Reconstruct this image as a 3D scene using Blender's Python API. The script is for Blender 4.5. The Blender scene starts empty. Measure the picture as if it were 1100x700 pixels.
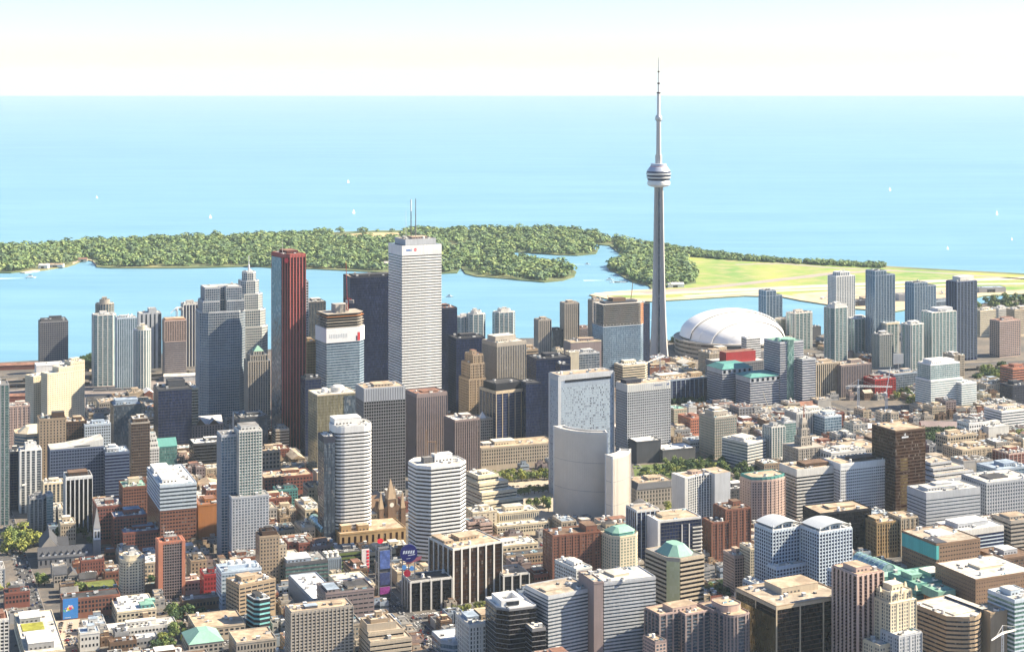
import bpy, math, random
from math import sin, cos, radians, pi, atan2, hypot, sqrt
sc = bpy.context.scene
COL = sc.collection
# ---------------------------------------------------------------- camera, sky, sun, exposure
H, F, HY, CX = 520.0, 1800.0, 83.0, 550.0     # eye height (m), focal length (px of a 1100 px wide picture), eye level row
cd = bpy.data.cameras.new('camera'); cam = bpy.data.objects.new('camera', cd); COL.objects.link(cam)
cam.location = (0, 0, H); cam.rotation_euler = (radians(90), 0, 0)
cd.sensor_width = 36; cd.lens = F/1100*36; cd.shift_y = -(350-HY)/1100
cd.clip_start = 5; cd.clip_end = 120000
sc.camera = cam
SUN_EL, SUN_AZ = 39.0, -5.0                    # elevation; azimuth measured from +X towards -Y
wd = bpy.data.worlds.new('World'); sc.world = wd; wd.use_nodes = True
nt = wd.node_tree; nt.nodes.clear()
sky = nt.nodes.new('ShaderNodeTexSky'); sky.sky_type = 'NISHITA'; sky.sun_disc = False
sx, sy = cos(radians(SUN_AZ)), -sin(radians(SUN_AZ))
sky.sun_elevation = radians(SUN_EL); sky.sun_rotation = atan2(sx, sy)
sky.altitude = 0; sky.air_density = 1.0; sky.dust_density = 0.12; sky.ozone_density = 1.3
bg = nt.nodes.new('ShaderNodeBackground'); bg.inputs[1].default_value = 0.058
wo = nt.nodes.new('ShaderNodeOutputWorld')
_tc = nt.nodes.new('ShaderNodeTexCoord'); _sp = nt.nodes.new('ShaderNodeSeparateXYZ'); _mx = nt.nodes.new('ShaderNodeMath'); _cb = nt.nodes.new('ShaderNodeCombineXYZ')
_mx.operation = 'MAXIMUM'; _mx.inputs[1].default_value = .012     # below eye level the lowest sky carries on, down to the far edge of the lake
nt.links.new(_tc.outputs['Generated'], _sp.inputs[0]); nt.links.new(_sp.outputs[2], _mx.inputs[0])
nt.links.new(_sp.outputs[0], _cb.inputs[0]); nt.links.new(_sp.outputs[1], _cb.inputs[1]); nt.links.new(_mx.outputs[0], _cb.inputs[2]); nt.links.new(_cb.outputs[0], sky.inputs[0])
_wb = nt.nodes.new('ShaderNodeMix'); _wb.data_type = 'RGBA'; _wb.blend_type = 'MULTIPLY'; _wb.inputs[0].default_value = 1.0; _wb.inputs[7].default_value = (.86, .955, 1.14, 1)   # a slightly cooler sky
nt.links.new(sky.outputs[0], _wb.inputs[6]); nt.links.new(_wb.outputs[2], bg.inputs[0]); nt.links.new(bg.outputs[0], wo.inputs[0])
sl = bpy.data.lights.new('sun', 'SUN'); sl.energy = 4.9; sl.angle = radians(0.53); sl.color = (1.0, 0.86, 0.64)
sun = bpy.data.objects.new('sun', sl); COL.objects.link(sun)
el = radians(SUN_EL)
from mathutils import Vector
sun.rotation_euler = Vector((-sx*cos(el), -sy*cos(el), -sin(el))).to_track_quat('-Z', 'Y').to_euler()
sun.location = (2000, 0, 2000)
sc.view_settings.view_transform = 'Standard'; sc.view_settings.look = 'None'
sc.view_settings.exposure = 1.55; sc.view_settings.gamma = 1.0; sc.view_settings.use_curve_mapping = False
sc.cycles.max_bounces = 5; sc.cycles.diffuse_bounces = 3; sc.cycles.glossy_bounces = 3
sc.cycles.transparent_max_bounces = 6; sc.cycles.volume_bounces = 0
sc.cycles.use_adaptive_sampling = True; sc.cycles.adaptive_threshold = 0.02
sc.cycles.use_denoising = True; sc.cycles.denoiser = 'OPENIMAGEDENOISE'
HAZE_DENSITY = 2.0e-5

R = random.Random(11)
GRID = 21.0                                    # the street grid, degrees off the view axis

def gp(px, py, z=0.0):
    """The point of height z that stands at this row and column of the photograph."""
    Y = F*(H-z)/(py-HY)
    return ((px-CX)*Y/F, Y)

# ---------------------------------------------------------------- materials
MATS = {}
def newmat(key):
    m = bpy.data.materials.new(key); m.use_nodes = True
    n = m.node_tree.nodes; b = n['Principled BSDF']
    return m, n, m.node_tree.links, b
def mix(n, l, fac, a, b, mode='MIX'):
    x = n.new('ShaderNodeMix'); x.data_type = 'RGBA'; x.blend_type = mode
    for s, v in ((0, fac), (6, a), (7, b)):
        if hasattr(v, 'links'): l.new(v, x.inputs[s])
        elif s == 0: x.inputs[0].default_value = v
        else: x.inputs[s].default_value = (*v, 1) if len(v) == 3 else v
    return x.outputs[2]
def ramp(n, l, src, stops):
    r = n.new('ShaderNodeValToRGB'); e = r.color_ramp.elements
    while len(e) < len(stops): e.new(.5)
    for k, (p, v) in enumerate(stops):
        e[k].position = p; e[k].color = (*v, 1) if isinstance(v, tuple) else (v, v, v, 1)
    l.new(src, r.inputs[0]); return r.outputs[0]
def noise(n, l, scale, detail=3, vec=None, rough=.55):
    t = n.new('ShaderNodeTexNoise'); t.inputs['Scale'].default_value = scale
    t.inputs['Detail'].default_value = detail; t.inputs['Roughness'].default_value = rough
    if vec is not None: l.new(vec, t.inputs['Vector'])
    return t.outputs['Fac']
def mapping(n, l, src, scale):
    m = n.new('ShaderNodeMapping'); m.inputs['Scale'].default_value = scale
    l.new(src, m.inputs['Vector']); return m.outputs[0]
PAL = dict(white=(.74,.74,.73), offwhite=(.62,.61,.58), cream=(.66,.58,.43), beige=(.47,.40,.31), tan=(.38,.29,.20), grey=(.33,.33,.335),
    midgrey=(.22,.22,.23), dkgrey=(.11,.11,.12), concrete=(.43,.41,.38), brick=(.24,.105,.07), redbrick=(.25,.095,.07), brown=(.17,.11,.075),
    dkbrown=(.085,.05,.035), salmon=(.50,.20,.125), black=(.016,.018,.028), navy=(.03,.035,.06), bluegrey=(.30,.36,.44), paleblue=(.52,.60,.68),
    teal=(.10,.29,.27), turquoise=(.10,.46,.46), copper=(.23,.42,.34), granite=(.34,.085,.08), dkgranite=(.10,.022,.025), pink=(.50,.37,.32), orange=(.40,.17,.06), gold=(.42,.29,.15),
    stone=(.40,.36,.31), sand=(.52,.43,.31), slate=(.075,.08,.095), red=(.36,.03,.035), silver=(.45,.47,.50), lime=(.34,.36,.07), mauve=(.27,.215,.21), slateblue=(.11,.145,.23), tanbrick=(.27,.175,.115), moss=(.13,.17,.05))
def wall(c):
    k = 'wall_'+c
    if k in MATS: return MATS[k]
    m, n, l, b = newmat(k); base = PAL[c]
    tc = n.new('ShaderNodeTexCoord')
    a = noise(n, l, .035, 4, tc.outputs['Object'])
    s = noise(n, l, 1.0, 4, mapping(n, l, tc.outputs['Object'], (.45, .45, .03)))
    f = noise(n, l, .9, 3, tc.outputs['Object'])
    c1 = mix(n, l, ramp(n, l, a, [(.3, 0.), (.72, 1.)]), tuple(v*.82 for v in base), tuple(min(v*1.1, .85) for v in base))
    c2 = mix(n, l, ramp(n, l, s, [(.42, 0.), (.7, .32)]), c1, tuple(v*.5+.01 for v in base))
    c3 = mix(n, l, ramp(n, l, f, [(.4, 0.), (.75, .25)]), c2, tuple(v*.62 for v in base))
    l.new(c3, b.inputs['Base Color']); b.inputs['Roughness'].default_value = .75
    b.inputs['Specular IOR Level'].default_value = .3
    MATS[k] = m; return m
GL = dict(dark=((.012,.016,.026),(.05,.06,.075),.0), navy=((.010,.018,.06),(.025,.04,.11),.0), black=((.005,.005,.008),(.018,.018,.026),.0),
    blue=((.07,.15,.24),(.24,.36,.46),.35), green=((.10,.22,.21),(.32,.48,.45),.3), bronze=((.022,.010,.007),(.07,.033,.018),.0),
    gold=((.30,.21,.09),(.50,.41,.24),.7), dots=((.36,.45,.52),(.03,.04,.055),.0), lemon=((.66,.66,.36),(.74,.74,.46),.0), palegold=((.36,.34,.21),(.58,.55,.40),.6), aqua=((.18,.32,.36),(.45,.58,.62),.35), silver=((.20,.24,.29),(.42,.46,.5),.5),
    cyan=((.25,.62,.62),(.35,.72,.72),.0), steel=((.07,.10,.14),(.19,.24,.30),.3), red=((.10,.012,.012),(.16,.03,.03),.0), wine=((.03,.012,.02),(.07,.03,.04),.0))
def glass(c, cell=(1.6, 1.6, 3.6)):
    k = 'glass_'+c
    if k in MATS: return MATS[k]
    m, n, l, b = newmat(k); a0, a1, met = GL[c]
    tc = n.new('ShaderNodeTexCoord'); oi = n.new('ShaderNodeObjectInfo')
    sn = n.new('ShaderNodeVectorMath'); sn.operation = 'SNAP'; l.new(tc.outputs['Object'], sn.inputs[0]); sn.inputs[1].default_value = cell
    wn = n.new('ShaderNodeTexWhiteNoise'); wn.noise_dimensions = '4D'; l.new(sn.outputs[0], wn.inputs['Vector'])
    mu = n.new('ShaderNodeMath'); mu.operation = 'MULTIPLY'; mu.inputs[1].default_value = 97.0
    l.new(oi.outputs['Random'], mu.inputs[0]); l.new(mu.outputs[0], wn.inputs['W'])
    big = noise(n, l, .03, 2, tc.outputs['Object'])  # broad patches and pane tones imitate uneven reflections in the colour
    fac = ramp(n, l, wn.outputs['Value'], [(0., 0.), (.55, .25), (.8, .7), (1., 1.)])
    if c == 'dots': fac = ramp(n, l, wn.outputs['Value'], [(.66, 0.), (.70, 1.)])
    c1 = mix(n, l, fac, a0, a1)
    bl = ramp(n, l, wn.outputs['Value'], [(.93, 0.), (.935, .45 if c in ('dark', 'steel', 'bronze') else .04)])
    c2 = mix(n, l, bl, c1, (.34, .33, .31) if met < .5 else a1)
    c3 = mix(n, l, ramp(n, l, big, [(.35, .35), (.65, 1.)]), tuple(v*(.55 if c != 'dots' else .9) for v in a0), c2)
    l.new(c3, b.inputs['Base Color']); b.inputs['Metallic'].default_value = met
    r = n.new('ShaderNodeMapRange'); r.inputs[3].default_value = .06; r.inputs[4].default_value = .22
    l.new(wn.outputs['Value'], r.inputs[0]); l.new(r.outputs[0], b.inputs['Roughness'])
    b.inputs['Specular IOR Level'].default_value = .22 if c in ('navy', 'black', 'wine', 'bronze') else .5
    gn = n.new('ShaderNodeNewGeometry'); va = n.new('ShaderNodeVectorMath'); va.operation = 'MULTIPLY_ADD'      # panes never sit quite flush: each mirrors a slightly different piece of sky and street
    l.new(wn.outputs['Color'], va.inputs[0]); va.inputs[1].default_value = (.10, .10, .10); l.new(gn.outputs['Normal'], va.inputs[2])
    vs = n.new('ShaderNodeVectorMath'); vs.operation = 'SUBTRACT'; l.new(va.outputs[0], vs.inputs[0]); vs.inputs[1].default_value = (.05, .05, .05)
    vn = n.new('ShaderNodeVectorMath'); vn.operation = 'NORMALIZE'; l.new(vs.outputs[0], vn.inputs[0]); l.new(vn.outputs[0], b.inputs['Normal'])
    MATS[k] = m; return m
RF = dict(gravel=(.46,.39,.31), pale=(.66,.63,.57), tan=(.50,.39,.28), dark=(.07,.07,.075), grey=(.25,.245,.24), white=(.76,.76,.75), blue=(.34,.42,.52), red=(.28,.15,.11), brown=(.20,.13,.09), grass=(.16,.19,.05), copper=(.23,.43,.35), lime=(.38,.38,.06))
def roofm(c):
    k = 'roof_'+c
    if k in MATS: return MATS[k]
    m, n, l, b = newmat(k); base = RF[c]
    tc = n.new('ShaderNodeTexCoord'); gm = n.new('ShaderNodeNewGeometry')
    a = noise(n, l, .09, 5, gm.outputs['Position'], .65); f = noise(n, l, 1.2, 3, gm.outputs['Position'])
    vo = n.new('ShaderNodeTexVoronoi'); vo.distance = 'CHEBYCHEV'; vo.inputs['Scale'].default_value = .13; l.new(gm.outputs['Position'], vo.inputs['Vector'])
    c1 = mix(n, l, ramp(n, l, a, [(.36, 0.), (.62, 1.)]), tuple(v*.5 for v in base), tuple(min(.85, v*1.1) for v in base))
    c2 = mix(n, l, ramp(n, l, vo.outputs['Color'], [(.42, 0.), (.75, .5)]), c1, tuple(v*.5 for v in base))
    c3 = mix(n, l, ramp(n, l, f, [(.45, 0.), (.75, .3)]), c2, tuple(v*.55 for v in base))
    l.new(c3, b.inputs['Base Color']); b.inputs['Roughness'].default_value = .85
    b.inputs['Specular IOR Level'].default_value = .25
    MATS[k] = m; return m
def plain(k, col, rough=.6, metal=0., nz=.12, scale=.6):
    if k in MATS: return MATS[k]
    m, n, l, b = newmat(k); tc = n.new('ShaderNodeTexCoord')
    a = noise(n, l, scale, 3, tc.outputs['Object'])
    l.new(mix(n, l, a, tuple(v*(1-nz*2) for v in col), tuple(min(.9, v*(1+nz)) for v in col)), b.inputs['Base Color'])
    b.inputs['Roughness'].default_value = rough; b.inputs['Metallic'].default_value = metal
    MATS[k] = m; return m

# ---------------------------------------------------------------- mesh helpers
class MB:
    def __init__(s): s.v = []; s.f = []; s.m = []; s.mats = []
    def mi(s, mat):
        if mat not in s.mats: s.mats.append(mat)
        return s.mats.index(mat)
    def face(s, pts, mat):
        i = len(s.v); s.v += pts; s.f.append(tuple(range(i, i+len(pts)))); s.m.append(s.mi(mat))
    def prism(s, poly, z0, z1, mat, top=None, bottom=False):
        i = len(s.v); k = len(poly); a = s.mi(mat)
        s.v += [(x, y, z0) for x, y in poly] + [(x, y, z1) for x, y in poly]
        for j in range(k):
            q = (j+1) % k; s.f.append((i+j, i+q, i+k+q, i+k+j)); s.m.append(a)
        s.f.append(tuple(range(i+k, i+2*k))); s.m.append(s.mi(top) if top else a)
        if bottom: s.f.append(tuple(range(i+k-1, i-1, -1))); s.m.append(a)
    def frustum(s, p0, z0, p1, z1, mat, top=None):
        i = len(s.v); k = len(p0); a = s.mi(mat)
        s.v += [(x, y, z0) for x, y in p0] + [(x, y, z1) for x, y in p1]
        for j in range(k):
            q = (j+1) % k; s.f.append((i+j, i+q, i+k+q, i+k+j)); s.m.append(a)
        s.f.append(tuple(range(i+k, i+2*k))); s.m.append(s.mi(top) if top else a)
    def box(s, x0, y0, z0, x1, y1, z1, mat, top=None):
        s.prism([(x0, y0), (x1, y0), (x1, y1), (x0, y1)], z0, z1, mat, top, True)
    def ring(s, poly, z0, z1, d, mat):
        out = offset(poly, d); i = len(s.v); k = len(poly); a = s.mi(mat)
        s.v += [(x, y, z0) for x, y in out] + [(x, y, z1) for x, y in out] + [(x, y, z1) for x, y in poly] + [(x, y, z0) for x, y in poly]
        for j in range(k):
            q = (j+1) % k
            s.f += [(i+j, i+q, i+k+q, i+k+j), (i+k+j, i+k+q, i+2*k+q, i+2*k+j), (i+3*k+j, i+3*k+q, i+q, i+j)]
            s.m += [a]*3
    def wallring(s, poly, z0, z1, d, mat):
        s.ring(offset(poly, -d), z0, z1, d, mat)
        q = offset(poly, -d); n = len(q)
        for j in range(n):
            a, b = q[(j+1) % n], q[j]; s.face([(*a, z0), (*b, z0), (*b, z1), (*a, z1)], mat)
    def lathe(s, prof, seg, mat, cx=0, cy=0, caps=True):
        for (r0, z0), (r1, z1) in zip(prof, prof[1:]):
            i = len(s.v); a = s.mi(mat)
            for r, z in ((r0, z0), (r1, z1)):
                s.v += [(cx+r*cos(2*pi*j/seg), cy+r*sin(2*pi*j/seg), z) for j in range(seg)]
            for j in range(seg):
                q = (j+1) % seg; s.f.append((i+j, i+q, i+seg+q, i+seg+j)); s.m.append(a)
        if caps and prof[-1][0] > .01:
            r, z = prof[-1]; s.face([(cx+r*cos(2*pi*j/seg), cy+r*sin(2*pi*j/seg), z) for j in range(seg)], mat)
    def bar(s, a, b, t, mat):
        a, b = Vector(a), Vector(b); d = (b-a).normalized()
        u = d.cross(Vector((0, 0, 1)) if abs(d.z) < .9 else Vector((1, 0, 0))).normalized()*t/2; w = d.cross(u).normalized()*t/2
        c = [a-u-w, a+u-w, a+u+w, a-u+w, b-u-w, b+u-w, b+u+w, b-u+w]; i = len(s.v); m = s.mi(mat)
        s.v += [tuple(x) for x in c]
        for q in ((0,1,5,4),(1,2,6,5),(2,3,7,6),(3,0,4,7),(3,2,1,0),(4,5,6,7)): s.f.append(tuple(i+x for x in q)); s.m.append(m)
    def mesh(s, name):
        me = bpy.data.meshes.new(name); me.from_pydata(s.v, [], s.f)
        for m in s.mats: me.materials.append(m)
        me.polygons.foreach_set('material_index', s.m); me.update(); return me
    def build(s, name, parent=None, loc=(0, 0, 0), rz=0):
        return link(name, s.mesh(name), parent, loc, rz)
def link(name, me, parent=None, loc=(0, 0, 0), rz=0):
    o = bpy.data.objects.new(name, me); COL.objects.link(o); o.location = loc; o.rotation_euler = (0, 0, rz)
    if parent: o.parent = parent
    return o
USED = {}
def tag(o, label, cat, group=None, kind=None):
    if label:
        if label in USED and not (group and USED[label] == group): print('DUPLICATE LABEL', label)
        USED[label] = group; o['label'] = label
    if cat: o['category'] = cat
    if group: o['group'] = group
    if kind: o['kind'] = kind
    return o
def empty(name, loc, rz=0):
    o = bpy.data.objects.new(name, None); COL.objects.link(o); o.location = loc; o.rotation_euler = (0, 0, rz)
    o.empty_display_size = 4; return o
def copy_tree(o, parent=None):
    c = o.copy(); COL.objects.link(c)
    if parent: c.parent = parent
    for ch in o.children: copy_tree(ch, c)
    return c
def offset(poly, d):
    n = len(poly); out = []
    for i in range(n):
        p, a, b = poly[i], poly[i-1], poly[(i+1) % n]
        e1 = (p[0]-a[0], p[1]-a[1]); e2 = (b[0]-p[0], b[1]-p[1])
        l1, l2 = hypot(*e1) or 1e-9, hypot(*e2) or 1e-9
        n1 = (e1[1]/l1, -e1[0]/l1); n2 = (e2[1]/l2, -e2[0]/l2)
        k = 1+n1[0]*n2[0]+n1[1]*n2[1]; k = max(k, .35)
        out.append((p[0]+d*(n1[0]+n2[0])/k, p[1]+d*(n1[1]+n2[1])/k))
    return out
def rect(u0, v0, u1, v1): return [(u0, v0), (u1, v0), (u1, v1), (u0, v1)]
def shape(kind, u0, v0, u1, v1):
    w, d = u1-u0, v1-v0; c = min(w, d)*.26
    if kind == 'cham': return [(u0+c, v0), (u1-c, v0), (u1, v0+c), (u1, v1-c), (u1-c, v1), (u0+c, v1), (u0, v1-c), (u0, v0+c)]
    if kind == 'cr': return [(u0, v0), (u1-c, v0), (u1, v0+c), (u1, v1), (u0, v1)]
    if kind == 'cl': return [(u0+c, v0), (u1, v0), (u1, v1), (u0, v1), (u0, v0+c)]
    if kind == 'clr': return [(u0+c, v0), (u1-c, v0), (u1, v0+c), (u1, v1), (u0, v1), (u0, v0+c)]
    if kind == 'round':
        return [((u0+u1)/2+w/2*cos(a), (v0+v1)/2+d/2*sin(a)) for a in [2*pi*j/20-pi/2 for j in range(20)]]
    if kind == 'rc':
        out = []; r = min(w, d)*.32
        for cx, cy, a0 in ((u1-r, v0+r, -90), (u1-r, v1-r, 0), (u0+r, v1-r, 90), (u0+r, v0+r, 180)):
            out += [(cx+r*cos(radians(a0+t)), cy+r*sin(radians(a0+t))) for t in (0, 22.5, 45, 67.5, 90)]
        return out
    if kind == 'bow':
        n = 8; return [(u0+w*j/n, v0+d*.22*(1-sin(pi*j/n))) for j in range(n+1)] + [(u1, v1), (u0, v1)]
    if kind == 'dent':
        n = 8; return [(u0+w*j/n, v0+d*.3*sin(pi*j/n)) for j in range(n+1)] + [(u1, v1), (u0, v1)]
    if kind == 'step':
        return [(u0, v0), (u0+w*.55, v0), (u0+w*.55, v0+d*.3), (u1, v0+d*.3), (u1, v1), (u0, v1)]
    if kind == 'stepl':
        return [(u0, v0+d*.3), (u0+w*.45, v0+d*.3), (u0+w*.45, v0), (u1, v0), (u1, v1), (u0, v1)]
    if kind == 'notch':
        return [(u0, v0), (u0+w*.4, v0), (u0+w*.4, v0+d*.4), (u0+w*.58, v0+d*.4), (u0+w*.58, v0), (u1, v0), (u1, v1), (u0, v1)]
    return rect(u0, v0, u1, v1)
# ---------------------------------------------------------------- facades: every floor, pier, roof and roof unit is a part of its own
def st(t, w='grey', g='dark', **k):
    s = dict(t=t, w=w, g=g, fh=3.7, bay=3.2, ww=.62, wh=.56, lob=5.0, corn=1.6, sp=.45, pr=.3, ps=4.5, pw=.9); s.update(k); return s
def edges_of(poly):
    n = len(poly)
    for i in range(n):
        a, b = poly[i], poly[(i+1) % n]; L = hypot(b[0]-a[0], b[1]-a[1])
        if L > .05: yield a, b, L
def window_row_mesh(poly, hw, bay, ww, gm, sm, d=.06):
    m = MB(); gi, si = m.mi(gm), m.mi(sm); P = offset(poly, d)
    for a, b, L in edges_of(P):
        if L < .6: continue
        mg = min(.5, L*.1); n = max(1, int(round((L-2*mg)/bay))); p = (L-2*mg)/n
        ux, uy = (b[0]-a[0])/L, (b[1]-a[1])/L
        at = lambda t: (a[0]+ux*t, a[1]+uy*t)
        us = [mg]
        for j in range(n): us += [mg+p*j+p*(1-ww)/2, mg+p*j+p*(1+ww)/2]
        us.append(L-mg); i = len(m.v); k = len(us)
        m.v += [(*at(u), -.22) for u in us]+[(*at(u), 0) for u in us]+[(*at(u), hw) for u in us]
        for j in range(k-1):
            m.f.append((i+j, i+j+1, i+k+j+1, i+k+j)); m.m.append(si)
            if j % 2 == 1: m.f.append((i+k+j, i+k+j+1, i+2*k+j+1, i+2*k+j)); m.m.append(gi)
    return m.mesh('window_row') if m.f else None
def put_piers(root, poly, z0, z1, ps, pw, pd, mat, limit=90, front=None):
    m = MB(); m.box(-pw/2, -pd, 0, pw/2, .05, z1-z0-.07, mat); me = m.mesh('pier'); c = 0
    for a, b, L in edges_of(poly):
        if L < pw*1.5: continue
        n = max(1, int(round(L/ps))); an = atan2(b[1]-a[1], b[0]-a[0])
        if front and not front(a, b): continue
        for j in range(n):
            if c >= limit: return
            t = j/n; link('pier', me, root, (a[0]+(b[0]-a[0])*t, a[1]+(b[1]-a[1])*t, z0+.02), an); c += 1
def volume(root, poly, z0, z1, s):
    t = s['t']; wm, gm = wall(s['w']), glass(s['g'])
    w2 = wall(s['w2']) if s.get('w2') else wm
    h = z1-z0; lob = min(s['lob'], h*.3) if z0 < 1 else .6; corn = min(s['corn'], h*.2)
    nf = max(1, int(round((h-lob-corn)/s['fh']))); fh = (h-lob-corn)/nf
    m = MB()
    if t in ('punch', 'blank'):
        m.prism(poly, z0, z1, wm); m.build('wall', root)
        if t == 'punch':
            me = window_row_mesh(poly, fh*s['wh'], s['bay'], s['ww'], gm, w2)
            if me:
                for k in range(nf): link('window_row', me, root, (0, 0, z0+lob+fh*(k+.5-s['wh']/2)))
        if s.get('piers'): put_piers(root, poly, z0, z1, s['ps'], s['pw'], .35, w2)
        if h > 9:
            m = MB(); m.ring(poly, z1-corn*.45, z1-.03, .28, w2); m.build('cornice', root)
        return
    m.prism(poly, z0, z1, gm); m.build('glazing', root)
    if t in ('band', 'grid'):
        sh = fh*s['sp']; m = MB(); m.ring(poly, 0, sh, s['pr'], wm); me = m.mesh('spandrel')
        for k in range(nf): link('spandrel', me, root, (0, 0, z0+lob+fh*k-sh*.5))
        m = MB(); m.ring(poly, z1-corn-sh*.5, z1-.04, s['pr'], w2); m.build('cornice', root)
        if z0 < 1: m = MB(); m.ring(poly, 0, 1.2, s['pr'], wm); m.build('plinth', root)
    if t == 'grid': put_piers(root, poly, z0, z1, s['bay'], s['pw'], s['pr']+.22, wm)
    if t == 'fins':
        if s.get('lines', 1):
            m = MB(); m.ring(poly, 0, .55, .07, wall(s.get('lw', 'dkgrey'))); me = m.mesh('floor_band')
            for k in range(nf): link('floor_band', me, root, (0, 0, z0+lob+fh*k))
        put_piers(root, poly, z0, z1, s['ps'], s['pw'], s.get('pd', .55), wm)
        m = MB(); m.ring(poly, z1-corn, z1-.04, .4, w2); m.build('cornice', root)
    if t == 'curtain':
        m = MB(); m.ring(poly, 0, s.get('bh', .5), .09, wm); me = m.mesh('floor_band')
        for k in range(nf): link('floor_band', me, root, (0, 0, z0+lob+fh*k))
        m = MB(); mm = wall(s.get('mw', s['w']))
        for a, b, L in edges_of(poly):
            n = max(1, int(round(L/s['ps']))); ux, uy = (b[0]-a[0])/L, (b[1]-a[1])/L; px, py = uy, -ux
            for j in range(n):
                c = (a[0]+ux*L*j/n, a[1]+uy*L*j/n); hw = .1
                q = [(c[0]-ux*hw+px*.16, c[1]-uy*hw+py*.16), (c[0]+ux*hw+px*.16, c[1]+uy*hw+py*.16), (c[0]+ux*hw-px*.05, c[1]+uy*hw-py*.05), (c[0]-ux*hw-px*.05, c[1]-uy*hw-py*.05)]
                m.prism(q, z0, z1-.1, mm)
        if m.f: m.build('mullion', root)
        m = MB(); m.ring(poly, z1-corn, z1-.04, .2, w2); m.build('cornice', root)
    if t == 'balc':
        m = MB(); m.ring(poly, 0, .32, .95, wm); m.ring(poly, .34, 1.25, .88, glass(s.get('rg', 'aqua'))); me = m.mesh('balcony')
        for k in range(nf): link('balcony', me, root, (0, 0, z0+lob+fh*k))
        put_piers(root, poly, z0, z1, s['ps'], s['pw'], 1.05, w2)
        m = MB(); m.ring(poly, z1-corn*.6, z1-.04, .5, w2); m.build('cornice', root)
_UNITS = {}
def unit_mesh(k):
    if k in _UNITS: return _UNITS[k]
    m = MB(); a, b, c = plain('unit_white', (.66,.66,.64), .5), plain('unit_grey', (.36,.37,.38), .5), plain('unit_dark', (.06,.06,.065), .6)
    if k == 0: m.box(-2.2,-1.3,0, 2.2,1.3,1.9, a); m.lathe([(.9,1.9),(.9,2.3),(.75,2.3)],10,c,-1); m.lathe([(.9,1.9),(.9,2.3),(.75,2.3)],10,c,1.1)
    if k == 1: m.box(-1.5,-1.5,0, 1.5,1.5,2.6, b); m.box(-1.7,-1.7,2.6,1.7,1.7,2.85,a)
    if k == 2: m.lathe([(1.5,0),(1.5,3.2),(1.2,3.6),(1.0,3.6)],12,a); m.box(-1.9,-1.9,.0,1.9,1.9,.4,b)
    if k == 3: m.box(-3.4,-.45,.4,3.4,.45,1.2,b); m.box(-3.2,-.3,0,-2.9,.3,.4,c); m.box(2.9,-.3,0,3.2,.3,.4,c); m.box(-.8,-1.2,0,.8,1.2,1.6,a)
    if k == 4: m.box(-1.0,-1.4,0,1.0,1.4,1.3,c); m.box(-.8,-1.1,1.3,.8,1.1,1.5,b)
    if k == 5: m.frustum(rect(-1.2,-2.2,1.2,2.2),0,rect(-.3,-2.0,.3,2.0),1.1,glass('aqua'))
    me = m.mesh('rooftop_unit'); _UNITS[k] = me; return me
def inside(poly, x, y):
    r = False; n = len(poly)
    for i in range(n):
        (x1, y1), (x2, y2) = poly[i], poly[i-1]
        if (y1 > y) != (y2 > y) and x < (x2-x1)*(y-y1)/(y2-y1)+x1: r = not r
    return r
def roof(root, poly, z, s, rf='gravel', ph=1, units=None, rs=None, flat=False):
    rs = rs or R; wm = wall(s.get('w2') or s['w'])
    ph_z = s.get('par', 1.1)
    if not flat: m = MB(); m.wallring(offset(poly, -.02), z, z+ph_z, .45, wm); m.build('parapet', root)
    m = MB(); m.prism(offset(poly, -.4), z+.01, z+.22, roofm(rf)); m.build('roof', root)
    xs = [p[0] for p in poly]; ys = [p[1] for p in poly]; x0, x1, y0, y1 = min(xs), max(xs), min(ys), max(ys); w, d = x1-x0, y1-y0
    boxes = []
    if ph:
        if ph is 1 or ph == 1:
            fw, fd = rs.uniform(.3, .55), rs.uniform(.3, .5); fx, fy = rs.uniform(.15, .85-fw), rs.uniform(.25, .85-fd)
            ph = [(fx, fy, fx+fw, fy+fd, min(rs.uniform(3.2, 5.5), .35*min(w, d)+1.5), s.get('pw_', s['w']))]
        for f in ph:
            fx0, fy0, fx1, fy1, hh, col = f[:6]
            q = rect(x0+w*fx0, y0+d*fy0, x0+w*fx1, y0+d*fy1); boxes.append((q[0][0], q[0][1], q[2][0], q[2][1]))
            m = MB(); m.prism(q, z+.2, z+hh, wall(col))
            p = m.build('penthouse', root)
            m = MB(); m.prism(offset(q, .18), z+hh, z+hh+.28, wall(col), roofm(f[6] if len(f) > 6 else rf), True); m.build('penthouse_roof', p)
            if (q[2][0]-q[0][0]) > 5 and hh > 2.5:
                m = MB(); m.box(-.9, -.07, 0, .9, .05, 1.5, plain('louvre_dark', (.05,.05,.055), .5)); me = m.mesh('louvre')
                for k in range(min(5, int((q[2][0]-q[0][0])/4))): link('louvre', me, p, (q[0][0]+2.4+k*4, q[0][1], z+.9))
    n = int(w*d/75) if units is None else units+2
    n = max(0, min(n, 13)); c = 0
    for _ in range(n*6):
        if c >= n: break
        x, y = rs.uniform(x0+2.5, x1-2.5) if w > 6 else (x0+x1)/2, rs.uniform(y0+2.5, y1-2.5) if d > 6 else (y0+y1)/2
        if not inside(poly, x, y) or any(a-3.6 < x < cc+3.6 and b-2.4 < y < dd+2.4 for a, b, cc, dd in boxes): continue
        boxes.append((x-1.6, y-1.6, x+1.6, y+1.6))
        link('rooftop_unit', unit_mesh(rs.choice((0, 0, 1, 1, 2, 3, 3, 4, 5))), root, (x, y, z+.22), rs.choice((0, pi/2))); c += 1
def hip(root, poly, z, h, mat, inset=.38, name='roof'):
    xs = [p[0] for p in poly]; ys = [p[1] for p in poly]; w, d = max(xs)-min(xs), max(ys)-min(ys)
    o = offset(poly, .5); m = MB()
    m.frustum(o, z, offset(poly, -inset*min(w, d)), z+h, mat); return m.build(name, root)
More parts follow.
